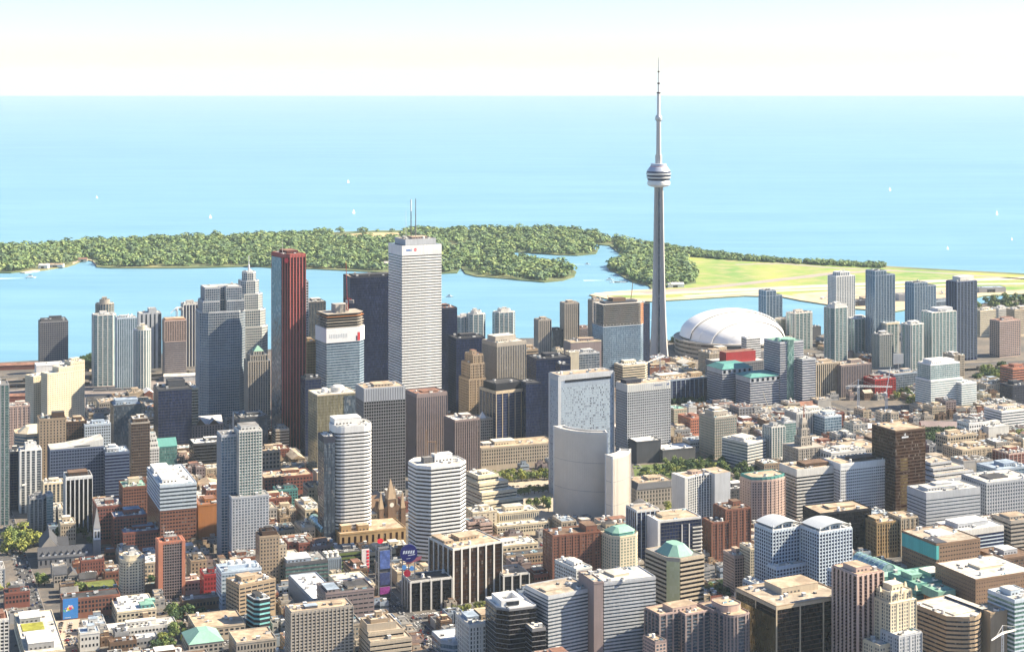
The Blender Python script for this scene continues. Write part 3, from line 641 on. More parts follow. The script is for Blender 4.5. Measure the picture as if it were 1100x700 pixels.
def stadium():
    Yc = 3190.0; Xc = (787-CX)*Yc/F; Rd = 101
    o = empty('stadium', (Xc, Yc, 0), radians(112)); tag(o, 'stadium with a huge white sliding-panel dome beside the needle tower', 'stadium'); MARK.append((Xc, Yc, 'the white stadium dome'))
    FOOT.append((rect(Xc-112, Yc-112, Xc+112, Yc+112), 84, 'stadium'))
    oc = [(107*cos(k*pi/12), 112*sin(k*pi/12)) for k in range(24)]
    m = MB(); m.prism(oc, 0, 27, wall('stone')); m.build('outer_wall', o)
    for k in range(3): m = MB(); m.ring(oc, 5+k*8, 8+k*8, .3, glass('dark')); m.build('concourse_window_band', o)
    m = MB(); m.ring(oc, 25, 28, 1.5, wall('concrete')); m.build('rim', o)
    wm = plain('dome_white', (.82,.81,.79), .5, 0, .04, .03)
    def panel(name, x0, x1, k, dz, seg=10, rs=40):      # a strip of the vaulted dome between x0 and x1
        m = MB(); i0 = None; G = []
        for a in range(seg+1):
            x = x0+(x1-x0)*a/seg; row = []
            for j in range(rs+1):
                t = -1+2*j/rs; half = sqrt(max(.02, 1-(x/Rd)**2))*Rd*k; y = t*half
                rr = min(1, sqrt(x*x+y*y)/(Rd*k)); row.append((x, y, 28+dz+49*sqrt(max(0, 1-rr*rr))))
            G.append(row)
        base = len(m.v)
        for row in G: m.v += row
        w = rs+1
        for a in range(seg):
            for j in range(rs): m.f.append((a*w+j, (a+1)*w+j, (a+1)*w+j+1, a*w+j+1)); m.m.append(m.mi(wm))
        for a in (0, seg):           # the thickness of the panel's edge
            row = G[a]; 
            for j in range(rs):
                p, q = row[j], row[j+1]; f = [p, q, (q[0], q[1], q[2]-2.4), (p[0], p[1], p[2]-2.4)]
                m.face(f if a == 0 else f[::-1], wm)
        me_o = m.build(name, o)
        for p in me_o.data.polygons: p.use_smooth = True
        # seams
        return me_o
    panel('dome_panel', -101, -58, .95, -4.5, 16); panel('dome_panel', -60, -12, .975, -1.6, 12); panel('dome_panel', -14, 46, 1.0, 2.0, 12); panel('dome_panel', 44, 101, .985, -.4, 14)
    sm = plain('dome_seam', (.68,.67,.65), .6)
    for x in (-82, -36, 16, 75):
        p = None; m = MB(); half = sqrt(1-(x/Rd)**2)*Rd*.985
        for j in range(31):
            y = -half+2*half*j/30; rr = min(1, sqrt(x*x+y*y)/(Rd*.985)); q = (x, y, 28+49*sqrt(max(0, 1-rr*rr))+(2.2 if -14 < x < 46 else -1.4 if -60 < x < -12 else -4.3 if x < -58 else -.2))
            if p: m.bar(p, q, .35, sm)
            p = q
        m.build('seam', o)
    for k in range(3): m = MB(); m.box(-121, -60+k*44, 0, -104, -30+k*44, 20-3*k, wall('midgrey')); m.build('ramp_block', o)
stadium()
def arc_tower(label, cx, cy, ro, ri, a0, a1, h, ribs):
    o = empty('city_hall_tower', (cx, cy, 0)); tag(o, label, 'office tower', 'curved towers of the city hall')
    n = 22; A = [radians(a0+(a1-a0)*k/n) for k in range(n+1)]
    P = [(ro*cos(a), ro*sin(a)) for a in A]+[(ri*cos(a), ri*sin(a)) for a in A[::-1]]
    FOOT.append((rect(cx+min(p[0] for p in P), cy+min(p[1] for p in P), cx+max(p[0] for p in P), cy+max(p[1] for p in P)), h, label))
    cm = plain('ribbed_concrete', (.62,.575,.51), .8, 0, .08, .08)
    m = MB(); m.prism(P, 0, h, cm); m.build('wall', o)
    m = MB()
    for a0_, a1_ in zip(A[::-1], A[::-1][1:]):
        m.face([((ri-.1)*cos(a0_), (ri-.1)*sin(a0_), 5), ((ri-.1)*cos(a1_), (ri-.1)*sin(a1_), 5), ((ri-.1)*cos(a1_), (ri-.1)*sin(a1_), h-4), ((ri-.1)*cos(a0_), (ri-.1)*sin(a0_), h-4)], glass('dark'))
    m.build('curtain_wall', o)
    for z in (h*.33, h*.66): m = MB(); m.ring(P, z, z+.5, .12, wall('grey')); m.build('joint_band', o)
    me = MB(); me.box(-.18, -.3, 0, .18, .05, h-1.5, cm); me = me.mesh('rib')
    for k in range(1, ribs): a = radians(a0+(a1-a0)*k/ribs); link('rib', me, o, (ro*cos(a), ro*sin(a), .5), a+pi/2)
    m = MB(); m.wallring(P, h, h+2.4, .9, wall('offwhite')); m.build('parapet', o)
    m = MB(); m.prism(offset(P, -.8), h+.01, h+.5, roofm('pale')); m.build('roof', o)
    for a in (A[0], A[-1]):
        m = MB(); m.bar(((ri-.4)*cos(a), (ri-.4)*sin(a), 0), ((ri-.4)*cos(a), (ri-.4)*sin(a), h+2.5), 1.6, wall('white')); m.build('end_pier', o)
        m = MB(); m.bar(((ro+.3)*cos(a), (ro+.3)*sin(a), 0), ((ro+.3)*cos(a), (ro+.3)*sin(a), h+2.5), 1.4, wall('white')); m.build('end_pier', o)
    return o
x0, y0 = gp(652, 559)
arc_tower('taller of two curved concrete towers, blank ribbed back in the shade', x0-6, y0+61, 60, 47, 203, 276, 101, 34)
MARK.append((x0-30, y0+30, 'the taller curved tower'))
x1, y1 = gp(678, 561)
arc_tower('lower curved concrete tower whose blank back glows cream in the sun', x1-55, y1+14, 55, 43, 304, 354, 82, 22)
def clock_hall():
    X, Y = gp(408, 575); t = radians(24); o = empty('old_city_hall', (X, Y, 0), t); tag(o, 'brown sandstone hall with steep gables and a pointed clock tower', 'town hall'); MARK.append((X, Y, 'the sandstone clock tower'))
    c, s = cos(t), sin(t); FOOT.append(([(X+u*c-v*s, Y+u*s+v*c) for u, v in rect(0, 0, 34, 60)], 30, 'hall'))
    sm = wall('brown'); m = MB(); m.prism(rect(0, 2, 32, 58), 0, 26, sm); m.build('wall', o)
    me = window_row_mesh(rect(0, 2, 32, 58), 3, 4, .4, glass('dark'), wall('stone'))
    for k in range(4): link('window_row', me, o, (0, 0, 5+k*5.4))
    gable(o, 0, 2, 32, 58, 26, 11, wall('slate'), sm, 'y')
    for k in range(3): gable(o, -1, 6+k*17, 14, 16+k*17, 26, 9, wall('brown'), sm, 'x', 'gable')
    for x, y, w, h in ((10, 1, 9, 54), (0, 2, 5, 40), (26, 2, 5, 38), (22, 18, 5, 42)):
        m = MB(); m.prism(rect(x, y-1, x+w, y+w-1), 0, h*.74, sm); q = m.build('clock_tower' if w > 8 else 'turret', o)
        m = MB(); m.frustum(rect(x-.4, y-1.4, x+w+.4, y+w-.6), h*.74, rect(x+w*.46, y+w*.46-1, x+w*.54, y+w*.54-1), h+8, wall('tan')); m.build('spire', q)
        if w > 8:
            for k in range(4): m = MB(); mx, my = x+(-.5 if k % 2 else w+.1), y-1.4+(0 if k < 2 else w+.4); m.frustum(rect(mx, my, mx+1.4, my+1.4), h*.6, rect(mx+.6, my+.6, mx+.8, my+.8), h*.92, sm); m.build('pinnacle', q)
            m = MB(); m.face([(x+w/2+2.6*cos(a), y-1.1, h*.62+2.6*sin(a)) for a in [k*pi/10 for k in range(20)]], plain('clock_white', (.7,.68,.6), .5)); m.build('clock_face', q)
clock_hall()
def cathedral():
    X, Y = gp(41, 611); t = radians(17); o = empty('cathedral', (X, Y, 0), t); tag(o, 'grey stone cathedral with white dormers on its slate roof and a pale steeple', 'cathedral'); MARK.append((X, Y, 'the stone cathedral'))
    c, s = cos(t), sin(t); FOOT.append(([(X+u*c-v*s, Y+u*s+v*c) for u, v in rect(0, 0, 64, 62)], 24, 'cath'))
    sm, rm = wall('midgrey'), wall('slate')
    m = MB(); m.prism(rect(0, 2, 56, 20), 0, 10, sm); m.build('nave', o); rf = gable(o, 0, 2, 56, 20, 10, 10, rm, sm, 'x')
    for k in range(8):
        m = MB(); x = 4+k*6.4; m.prism(rect(x, 3.5, x+2.2, 7), 12, 14.2, wall('white')); m.frustum(rect(x-.3, 3.2, x+2.5, 7), 14.2, rect(x+.9, 3.2, x+1.3, 8), 16, rm); m.build('dormer', rf)
    me = window_row_mesh(rect(0, 2, 56, 20), 5, 5, .35, glass('dark'), wall('stone')); link('window_row', me, o, (0, 0, 3))
    m = MB(); m.prism(rect(2, 20, 22, 62), 0, 15, sm); m.build('transept', o); gable(o, 2, 20, 22, 62, 15, 13, rm, wall('stone'), 'y')
    for k in range(3): gable(o, 21, 25+k*12, 32, 33+k*12, 12, 7, rm, wall('stone'), 'x', 'side_gable')
    m = MB(); m.prism(rect(22, 22, 31, 60), 0, 12, sm); m.build('side_aisle', o)
    x, y = 57, 8; m = MB(); m.prism(rect(x, y, x+8, y+8), 0, 24, sm); q = m.build('steeple', o)
    m = MB(); m.prism(rect(x+.6, y+.6, x+7.4, y+7.4), 24, 36, wall('white')); m.build('belfry', q)
    for k in range(2): m = MB(); m.box(x+1.6+k*3, y+.48, 26, x+3.6+k*3, y+.62, 33, glass('dark')); m.build('louvre', q)
    m = MB(); m.frustum(rect(x+.3, y+.3, x+7.7, y+7.7), 36, rect(x+3.9, y+3.9, x+4.1, y+4.1), 58, wall('grey')); m.build('spire', q)
cathedral()
# ================================================================ the buildings, nearest first
AP, OF, LOW, SHOP, HO = 'apartment_tower', 'office_tower', 'low_building', 'shop_building', 'hotel_tower'
GLB = st('punch', 'brick', 'dark')
# ---- bottom edge, from the church street to the square
b('warehouse', 'long cream flat building with a yellow-green roof patch beside the street corner', (10, 27, 70, 703, 722), st('punch', 'cream', 'dark', bay=5, fh=4.5), d=118, rf='pale', ph=[(.08,.74,.62,.93,4.5,'grey','white'), (.1,.08,.75,.36,6,'grey','white'), (.1,.42,.62,.5,1.2,'white','white'), (.1,.54,.66,.72,.5,'lime','lime')], units=3, tag_='the long building with the yellow-green roof')
b(AP, 'pale grid-front apartment block cut off by the frame in the bottom corner', (-14, -13, 9, 667, 745), st('grid', 'offwhite', 'dark', fh=3.1, bay=3.4, sp=.4, pw=.8), d=22, rf='red', ph=[(.2,.2,.8,.8,4,'brick')])
b(SHOP, 'dark-roofed low red-brick building beside the church street', (3, 5, 32, 638, 654), st('punch', 'redbrick', 'dark', fh=3.6), d=17, rf='dark', tag_='the dark-roofed brick building by the street')
b(SHOP, 'small grey-roofed house in front of the wide tree-lined street', (11, 12, 27, 629, 638), st('punch', 'grey'), d=12, rf='grey', ph=0, units=1)
def mural_top(o, P, z, w, d):
    roof(o, P, z, dict(w='brick'), 'dark', 0, 4)
    q = rect(.4, -.45, 14.6, -.08); m = MB(); m.prism(q, 1.0, z+1.6, plain('mural_blue', (.035,.20,.55), .5), None, True); p = m.build('mural', o)
    mm = {c: plain('mural_'+c, v, .5) for c, v in dict(yellow=(.7,.6,.05), green=(.15,.45,.1), red=(.6,.04,.08), pink=(.7,.25,.4), white=(.75,.75,.75)).items()}
    rs = random.Random(5)
    for k in range(26):
        x, zz, r = rs.gauss(7.2, 2.6), rs.gauss(z*.6, 1.8), rs.uniform(.4, 1.25)
        x = min(13, max(1.5, x)); m = MB(); c = rs.choice(list(mm))
        q = [(x+r*rs.uniform(.6, 1.2)*cos(a), zz+r*rs.uniform(.6, 1.2)*sin(a)) for a in [2*pi*j/9 for j in range(9)]]
        m.face([(u, -.46-.004*k, v) for u, v in q], mm[c]); m.build('painted_blob', p)
    for k in range(7): m = MB(); m.box(2.2+k*.85, -.62, 2.2, 2.7+k*.85, -.46, 2.7, mm['white']); m.build('lettering', p)
b('loft_building', 'brown brick warehouse with a blue painted mural on its end wall', (66, 67, 129, 645, 666), st('punch', 'brick', 'dark', fh=3.7, bay=3.3, ww=.62, wh=.62), d=20, top=mural_top, tag_='the brick building with the blue mural')
b('hall', 'cream low hall with a cluttered white roof and teal roof lights', (119, 126, 168, 658, 673), st('punch', 'cream', 'dark', bay=4), d=48, rf='white', ph=[(.12,.55,.4,.85,3,'white','white'), (.62,.1,.95,.34,3.2,'teal','copper'), (.8,.4,1.05,.56,2.4,'teal','copper')], units=8, tag_='the cream hall with teal roof lights')
b(AP, 'cream round-cornered apartment tower standing on the low hall block', (126, 130, 157, 603, 647), st('punch', 'cream', 'dark', fh=2.9, bay=2.6, ww=.62, wh=.5), d=24, poly='rc', rf='white', up=[(3.2, .14,.14,.86,.86, dict(t='blank', w='cream', poly='rc')), (3, .36,.34,.64,.66, dict(t='blank', w='offwhite', poly='rect'))], ph=0, tag_='the round-cornered cream tower')
def dishes(o, P, z, w, d):
    roof(o, P, z, dict(w='salmon'), 'dark', [(.25,.3,.75,.8,3.6,'salmon','grey')], 2)
    wm = plain('antenna_white', (.75,.75,.73), .4)
    for x0_, x1_ in ((-.9, 3.6), (w-2.6, w+.9)): m = MB(); m.box(x0_, -1.0, 0, x1_, d+.9, z+.6, wall('salmon')); m.build('side_wall', o)
    for k in range(3):
        m = MB(); m.lathe([(.12,0),(.12,2.4)], 6, wm); m.lathe([(.1,2.4),(.9,2.9),(1.4,3.7),(1.5,4.2)], 12, wm, caps=False); m.build('dish', o, (w*.35+k*3, d*.45, z+3.9))
    m = MB(); m.lathe([(.16,0),(.05,12)], 6, wm); m.build('antenna', o, (w*.25, d*.5, z+3.9))
b(AP, 'salmon brick apartment tower with white dishes on its roof', (167, 171, 198, 583, 645), st('grid', 'mauve', 'dark', fh=2.9, bay=2.5, sp=.36, pw=.5, w2='salmon'), d=18, top=dishes, tag_='the salmon brick tower')
b(SHOP, 'white box of eight dark windows standing in the car park', (81, 86, 107, 681, 700), st('punch', 'offwhite', 'dark', fh=6, bay=3.6, ww=.5, wh=.4, lob=2), d=17, rf='blue', units=3, tag_='the white box with eight windows')
b(LOW, 'long pale flat-roofed shed behind the row of bottom trees', (110, 117, 190, 678, 686), st('punch', 'offwhite', 'dark'), d=20, rf='pale', units=5)
b(LOW, 'dark brown low terrace with a tiled roof by the bottom edge', (116, 118, 147, 691, 701), st('punch', 'brown', 'dark'), d=12, rf='brown', ph=0, units=1)
b(LOW, 'low block with a bright white square roof among the bottom trees', (142, 146, 170, 687, 696), st('punch', 'grey', 'dark'), d=15, rf='white', ph=0, units=2)
b(LOW, 'low shed with a cluttered blue-white roof behind the white box', (87, 90, 114, 673, 682), st('blank', 'offwhite'), d=18, rf='blue', units=6)
def teal_hip(o, P, z, w, d): hip(o, P, z, 7, wall('copper'), .36)
b('hall', 'stone hall under a pale green copper hipped roof at the bottom edge', (196, 203, 240, 692, 712), st('punch', 'stone', 'dark', bay=4, wh=.6), d=36, top=teal_hip, tag_='the hall with the green hipped roof')
b(LOW, 'brick block in deep shade behind the white-roofed church hall', (130, 132, 177, 573, 594), st('punch', 'redbrick', 'dark', bay=3), d=30, rf='blue', units=8, tag_='the shaded brick block')
b(LOW, 'little white and blue roofed annex beside the salmon tower', (153, 155, 167, 593, 601), st('blank', 'offwhite'), d=14, rf='blue', ph=0, units=3)
b(LOW, 'dark red brick rectory in the shade below the cathedral roof', (84, 87, 112, 603, 621), st('punch', 'redbrick', 'dark', bay=3, ww=.4), d=13, rf='dark', ph=0)
b(LOW, 'small brown brick house behind the round-cornered tower', (111, 113, 128, 615, 630), st('punch', 'brick', 'dark'), d=14, rf='dark', ph=0, units=2)
def gab(mat='slate', h=6, along='x'):
    return lambda o, P, z, w, d: gable(o, 0, 0, w, d, z, h, wall(mat), wall('stone'), along)
b('stone_house', 'old pale stone house with a steep gable behind the mural block', (56, 58, 72, 617, 631), st('punch', 'stone', 'dark', fh=3.4), d=13, top=gab('slate', 6))
b('stone_house', 'stone house with a crosswise gable beside its steep twin', (72, 73, 83, 618, 630), st('punch', 'stone', 'dark', fh=3.4), d=18, top=gab('slate', 5, 'y'))
b(LOW, 'low block with a mossy green planted roof behind the mural block', (93, 96, 128, 636, 645), st('punch', 'brown', 'dark'), d=36, rf='grass', ph=0, units=1, tag_='the block with the planted roof')
b(LOW, 'tan stucco block with roof equipment between salmon and stone towers', (201, 205, 222, 603, 626), st('punch', 'tan', 'dark', bay=4, ww=.4), d=26, rf='dark', units=5)
b(LOW, 'small pinkish block at the foot of the salmon tower', (195, 198, 217, 625, 639), st('punch', 'pink', 'dark'), d=14, rf='pale', units=3)
b(LOW, 'flat brown-walled block with a long shadowed roof below the banded cyan office', (206, 211, 264, 676, 690), st('punch', 'beige', 'dark', bay=5), d=44, rf='tan', ph=0, units=3)
b(LOW, 'low shaded building between the trees and the salmon tower', (193, 196, 236, 646, 657), st('punch', 'brown', 'dark'), d=16, rf='grey', ph=0, units=2)
# ---- 220..440, bottom
b(AP, 'tall glass condominium tower with a pale two-step top beside the street canyon', (237, 238, 257, 468, 602), st('grid', 'silver', 'blue', fh=3.1, bay=3.4, sp=.2, pw=.35), d=24, rf='grey', ph=0, units=2, more=[((255, 257, 281, 463, 603), 24, dict(t='grid', w='offwhite', g='green', bay=3.0, pw=.5, sp=.26, pr=.5, ph=[(.1,.1,.9,.9,4.5,'offwhite')])), ((247, 249, 289, 535, 606), 20, dict(t='punch', w='silver', g='steel', bay=3.4, ww=.55, wh=.6, fh=3.1, rf='grey', ph=0))], tag_='the tall glass condominium')
b(OF, 'slender tan stone tower with dark small windows beside the glass condominium', (277, 279, 300, 577, 634), st('punch', 'tan', 'dark', fh=3.5, bay=3.0, ww=.42, wh=.5), d=20, rf='dark', up=[(4, .15,.1,.9,.9, dict(t='blank', w='dkbrown'))], units=3, more=[((299, 300, 308, 586, 630), 14, dict(t='punch', w='beige', ph=0))], tag_='the slender tan tower')
def tanks(o, P, z, w, d):
    roof(o, P, z, dict(w='paleblue'), 'blue', 0, 4)
    for k in range(3):
        m = MB(); m.lathe([(3.2, 0), (3.2, 5.5), (2.6, 6.4), (0, 6.8)], 16, wall('white')); m.build('roof_tank', o, (w*.3+k*7.5, d*.55, z+.2))
    m = MB(); m.box(w*.2, d*.35, z+.2, w*.85, d*.42, z+3.4, wall('paleblue')); m.build('screen_wall', o)
b(OF, 'pale blue office block with white tanks on the roof', (235, 238, 281, 615, 657), st('punch', 'paleblue', 'blue', bay=3, wh=.4, ww=.75), d=28, top=tanks, tag_='the pale blue block with roof tanks')
b(OF, 'tan brick office with ribbon windows in front of the pale blue block', (243, 257, 296, 629, 669), st('punch', 'tan', 'dark', bay=6, ww=.86, wh=.42, fh=3.8), d=28, th=36, rf='tan', units=5)
def white_ring(o, P, z, w, d):
    roof(o, P, z, dict(w='white'), 'dark', [(.25,.45,.7,.85,3.2,'dkgrey')], 3)
b(OF, 'narrow black office ringed by six bright cyan glass bands', (271, 275, 290, 645, 684), st('band', 'black', 'cyan', fh=4.6, sp=.55), d=20, th=34, poly='cl', top=white_ring, tag_='the cyan-banded office')
b('library', 'low stone classical block with planted roof terraces at the bottom edge', (250, 254, 297, 691, 712), st('punch', 'stone', 'dark', bay=3, wh=.65, ww=.5, fh=5), d=34, rf='tan', ph=0, units=2)
b(AP, 'grey-beige gridded apartment slab with dark windows and blinds at the bottom edge', (311, 313, 379, 658, 722), st('grid', 'stone', 'dark', fh=2.9, bay=3.8, sp=.48, pw=1.2, pr=.25), d=22, rf='tan', ph=[(.25,.25,.45,.6,2.2,'dkgrey','blue'), (.7,.3,.86,.6,2.0,'beige')], units=3, tag_='the gridded apartment slab')
b(OF, 'mid-rise office with green glass bands and a bright white roof box', (304, 307, 352, 606, 634), st('band', 'dkgrey', 'green', fh=4, sp=.42), d=34, rf='grey', ph=[(.04,.08,.62,.75,3.5,'bluegrey','white')], units=5, tag_='the green-banded office')
b('store', 'broad low store with a wide white roof and fluted grey-blue side walls', (308, 336, 366, 644, 668), st('fins', 'bluegrey', 'steel', fh=6, ps=4, pw=1.8, lines=0), d=84, th=23, rf='white', ph=0, units=5, more=[((364, 367, 402, 631, 656), 44, dict(t='blank', w='cream', rf='pale', units=9))], tag_='the store with the white roof')
b(OF, 'grey-brown brick office with two sunken equipment wells on its roof', (346, 350, 402, 638, 680), st('punch', 'mauve', 'dark', bay=5, ww=.85, wh=.3, fh=4.2), d=34, rf='dark', ph=[(.05,.1,.3,.75,2.6,'mauve','blue'), (.5,.25,.92,.7,2.2,'beige','dark')], units=5)
b(OF, 'tan terraced office of banded steps at the bottom edge by the square', (395, 398, 442, 690, 722), st('band', 'beige', 'dark', fh=4, sp=.6, pr=.5), d=36, rf='gravel', up=[(6, .0,.18,.86,.95), (5.5, .0,.3,.72,.9, dict(t='blank')), (2.5, .12,.4,.6,.8, dict(t='blank', w='tan'))], tag_='the terraced tan office')
def red_sign(o, P, z, w, d):
    roof(o, P, z, dict(w='dkgrey'), 'grey', 1, 5)
    m = MB(); m.box(w+.02, -2.2, 2, w+8.2, -1.2, z+2, plain('sign_white', (.78,.72,.70), .5)); s = m.build('vertical_sign', o)
    rs = random.Random(3); rm = plain('sign_red', (.75,.03,.06), .5)
    for k in range(7):
        zz = z-1.5-k*3.4; m = MB(); m.box(w+5.2, -2.4, zz, w+7.9, -2.2, zz+2.3, rm); m.build('lettering', s)
b(SHOP, 'olive-banded store block with a white vertical sign of red letters', (362, 364, 388, 594, 618), st('band', 'moss', 'dark', fh=4, sp=.5), d=30, top=red_sign, tag_='the block with the red-lettered sign')
def coolers(o, P, z, w, d):
    roof(o, P, z, dict(w='grey'), 'grey', 0, 0)
    for k in range(3):
        for j in range(2):
            m = MB(); m.lathe([(2.6,0),(2.2,2.5),(2.5,4.4),(2.1,4.4)], 14, wall('offwhite')); m.build('cooling_tower', o, (3+k*5.4, d*.3+j*6, z+.2))
b('plant_building', 'blue-grey windowless plant block with white cooling towers on top', (347, 349, 366, 600, 622), st('fins', 'bluegrey', 'steel', fh=6, ps=2.2, pw=1.2, lines=0), d=18, top=coolers)
b('shopping_centre', 'wide tan shopping centre roof with gold-brown walls beside the banded tower', (360, 365, 436, 574, 592), st('punch', 'gold', 'bronze', bay=7, ww=.4, wh=.7, fh=8), d=120, rf='tan', ph=[(.05,.06,.2,.3,7,'gold','tan'), (.3,.05,.46,.2,6,'gold','tan'), (.5,.45,.9,.7,4,'cream','pale'), (.12,.6,.38,.85,3,'tan','pale')], units=9, tag_='the wide tan shopping centre')
b(OF, 'white rounded tower of stacked white bands with a pale penthouse', (355, 360, 401, 459, 588), st('band', 'white', 'dark', fh=3.9, sp=.55, pr=.45, corn=6), d=34, poly='rc', rf='pale', ph=[(.05,.3,.75,.9,7,'white','white')], units=4, more=[((347, 348, 360, 470, 590), 26, dict(t='curtain', w='navy', g='steel', ph=0, rf='pale'))], tag_='the white rounded banded tower')
b(SHOP, 'vivid red shop block squeezed beside the pale blue block with roof tanks', (217, 219, 236, 618, 645), st('punch', 'red', 'red', bay=3, fh=5), d=22, rf='dark', units=3)
# ---- 440..705, bottom
b(OF, 'eight-sided white banded office tower with roof masts beside the square', (436, 452, 505, 503, 612), st('band', 'white', 'dark', fh=4.0, sp=.5, pr=.45), d=46, th=26, poly='cham', rf='pale', ph=[(.42,.4,.78,.62,8,'white','white'), (.2,.4,.38,.58,6,'dkgrey','grey')], units=3, tag_='the eight-sided banded tower')
b(OF, 'dark glass block with white piers and a tan roof terrace by the avenue', (468, 487, 539, 590, 650), st('fins', 'offwhite', 'bronze', fh=4, ps=9.5, pw=1.7, pd=.8, lw='black', corn=1.2), d=50, th=31, rf='tan', ph=[(.35,.45,.75,.8,3.5,'tan','tan'), (.02,.4,.2,.95,3,'tan','tan')], units=4, more=[((440, 441, 485, 625, 657), 26, dict(t='fins', w='offwhite', g='black', rf='dark', th=21)), ((540, 541, 568, 618, 644), 30, dict(t='fins', w='offwhite', g='black', rf='tan', th=21))], tag_='the dark block with white piers')
b(LOW, 'pale-roofed low wing with rows of roof lights behind the dark block', (526, 530, 578, 588, 606), st('punch', 'cream', 'dark', bay=5), d=26, rf='pale', ph=[(.2,.3,.55,.75,3,'offwhite','white')], units=6)
b(LOW, 'tan low block with a shaded court behind the white piers', (541, 544, 590, 598, 616), st('punch', 'tan', 'dark'), d=16, rf='dark', ph=0, units=5)
b(LOW, 'long low cream shed with a barrel of white vents by the plaza', (530, 534, 590, 566, 578), st('punch', 'cream', 'dark'), d=14, rf='pale', ph=0, units=6)
b(AP, 'brown brick apartment block with shrubs growing on its roof', (592, 594, 645, 576, 640), st('punch', 'brick', 'dark', fh=3, bay=2.8, ww=.5, wh=.5, piers=1, ps=8, pw=1.2), d=26, rf='brown', ph=[(.72,.1,.95,.8,6,'brick','brown')], units=3, tag_='the brown brick apartments with roof shrubs')
b(LOW, 'small red brick block with a flat tan roof beside the dark block', (566, 574, 597, 618, 638), st('punch', 'redbrick', 'dark', bay=3), d=22, rf='tan', ph=[(.1,.3,.6,.8,3,'redbrick','tan')], units=3)
def green_roof(o, P, z, w, d):
    roof(o, P, z, dict(w='cream'), 'grey', 0, 0)
    q = offset(P, -3.0); m = MB(); m.prism(q, z+.2, z+3.2, wall('teal')); m.build('attic', o); hip(o, q, z+3.2, 4.5, wall('copper'), .3)
b(AP, 'cream apartment tower with a green copper roof behind the grey banded slab', (643, 660, 689, 578, 640), st('punch', 'cream', 'green', fh=3, bay=3.4, ww=.45, wh=.55), d=26, th=30, poly='clr', top=green_roof, tag_='the cream tower with the green roof')
b(OF, 'wide grey office slab of even pale bands split by a blank pier', (567, 589, 638, 641, 730), st('band', 'silver', 'steel', fh=3.05, sp=.5), d=38, th=31, rf='gravel', ph=[(.1,.3,.45,.6,1.5,'beige')], units=4, more=[((637, 638, 648, 626, 726), 34, dict(t='blank', w='mauve', th=21, rf='gravel')), ((648, 649, 704, 626, 724), 34, dict(t='band', th=21, rf='pale', ph=[(.3,.4,.6,.8,2,'beige')], units=5)), ((593, 619, 636, 612, 700), 36, dict(t='punch', w='offwhite', g='dark', bay=3, th=31, rf='pale', ph=[(.3,.3,.8,.7,3.5,'white')], units=6))], tag_='the wide grey banded slab')
def framebox(o, P, z, w, d):
    roof(o, P, z, dict(w='white'), 'white', 0, 1)
    for q in (rect(w*.1, d*.15, w*.72, d*.25), rect(w*.1, d*.72, w*.72, d*.82), rect(w*.1, d*.25, w*.2, d*.72), rect(w*.62, d*.25, w*.72, d*.72)):
        m = MB(); m.prism(q, z+.2, z+6, wall('white')); m.build('screen_wall', o)
    m = MB(); m.box(w*.24, d*.13, z+1.2, w*.58, d*.15, z+4.6, glass('dark')); m.build('louvre', o)
b(OF, 'black banded tower with a white framed roof box at the bottom edge', (534, 537, 576, 655, 735), st('band', 'midgrey', 'black', fh=4.2, sp=.12, pr=.35), d=36, poly='cl', top=framebox, more=[((570, 572, 586, 676, 738), 30, dict(t='band', w='midgrey', g='black', rf='pale', ph=0))], tag_='the black tower with the white roof box')
b(OF, 'white stone office with upright windows beside the black banded tower', (501, 504, 536, 672, 722), st('punch', 'offwhite', 'dark', bay=3, ww=.4, wh=.7, fh=4, piers=1, ps=6), d=36, rf='pale', ph=[(.1,.35,.5,.8,3.5,'bluegrey','blue'), (.55,.3,.95,.85,4.5,'tan','tan')], units=5)
b('pavilion', 'low eight-sided blue-grey glass block with a flat white roof', (474, 477, 517, 691, 712), st('band', 'bluegrey', 'blue', fh=4.5, sp=.35), d=34, poly='clr', rf='white', ph=[(.45,.1,.95,.5,.6,'bluegrey','blue')], units=1)
# ---- 660..1100, bottom
def lemon_corner(o, c, z):
    m = MB(); k = .6; m.prism([(.2-k, c-.4-k), (c-.4-k, .2-k), (c-.4-.1, .3-.1), (.3-.1, c-.4-.1)], 1, z-2.5, glass('lemon')); m.build('corner_glazing', o)
b(OF, 'brown banded office with a pale yellow corner and an eight-sided green roof', (697, 722, 756, 602, 676), st('band', 'beige', 'black', fh=4.1, sp=.45, pr=.4), d=44, th=30, poly='cl', top=lambda o, P, z, w, d: (lemon_corner(o, min(w, d)*.26, z), roof(o, P, z, dict(w='beige'), 'grey', 0, 0), hip(o, shape('cham', w*.12, d*.12, w*.9, d*.88), z+.3, 9, wall('copper'), .28)), tag_='the office with the eight-sided green roof')
def whitewalls(o, P, z, w, d):
    roof(o, P, z, dict(w='white'), 'tan', [(.2,.3,.6,.7,2.5,'cream','tan')], 4)
    m = MB(); m.box(-.7, -.7, 0, 2.2, d+.5, z+1.2, wall('white')); m.build('side_wall', o)
    for k in range(11): m = MB(); m.box(w*.8, -1.2, 5+k*3.9, w+1.2, d*.5, 6.2+k*3.9, wall('offwhite')); m.build('balcony', o)
    for x in (.55, .72): m = MB(); m.box(w*x-.5, -.8, z*.25, w*x+.5, -.1, z*.9, wall('white')); m.build('frame', o)
b('hospital', 'white-walled office with a dark glass front and a flat tan roof', (685, 707, 753, 560, 616), st('curtain', 'slate', 'navy', fh=3.7, bh=.7, ps=3.4, w2='offwhite'), d=36, rf='tan', top=whitewalls, more=[((674, 684, 708, 549, 610), 26, dict(t='fins', w='paleblue', g='navy', ps=5, rf='gravel'))], tag_='the white-walled office with the dark front')
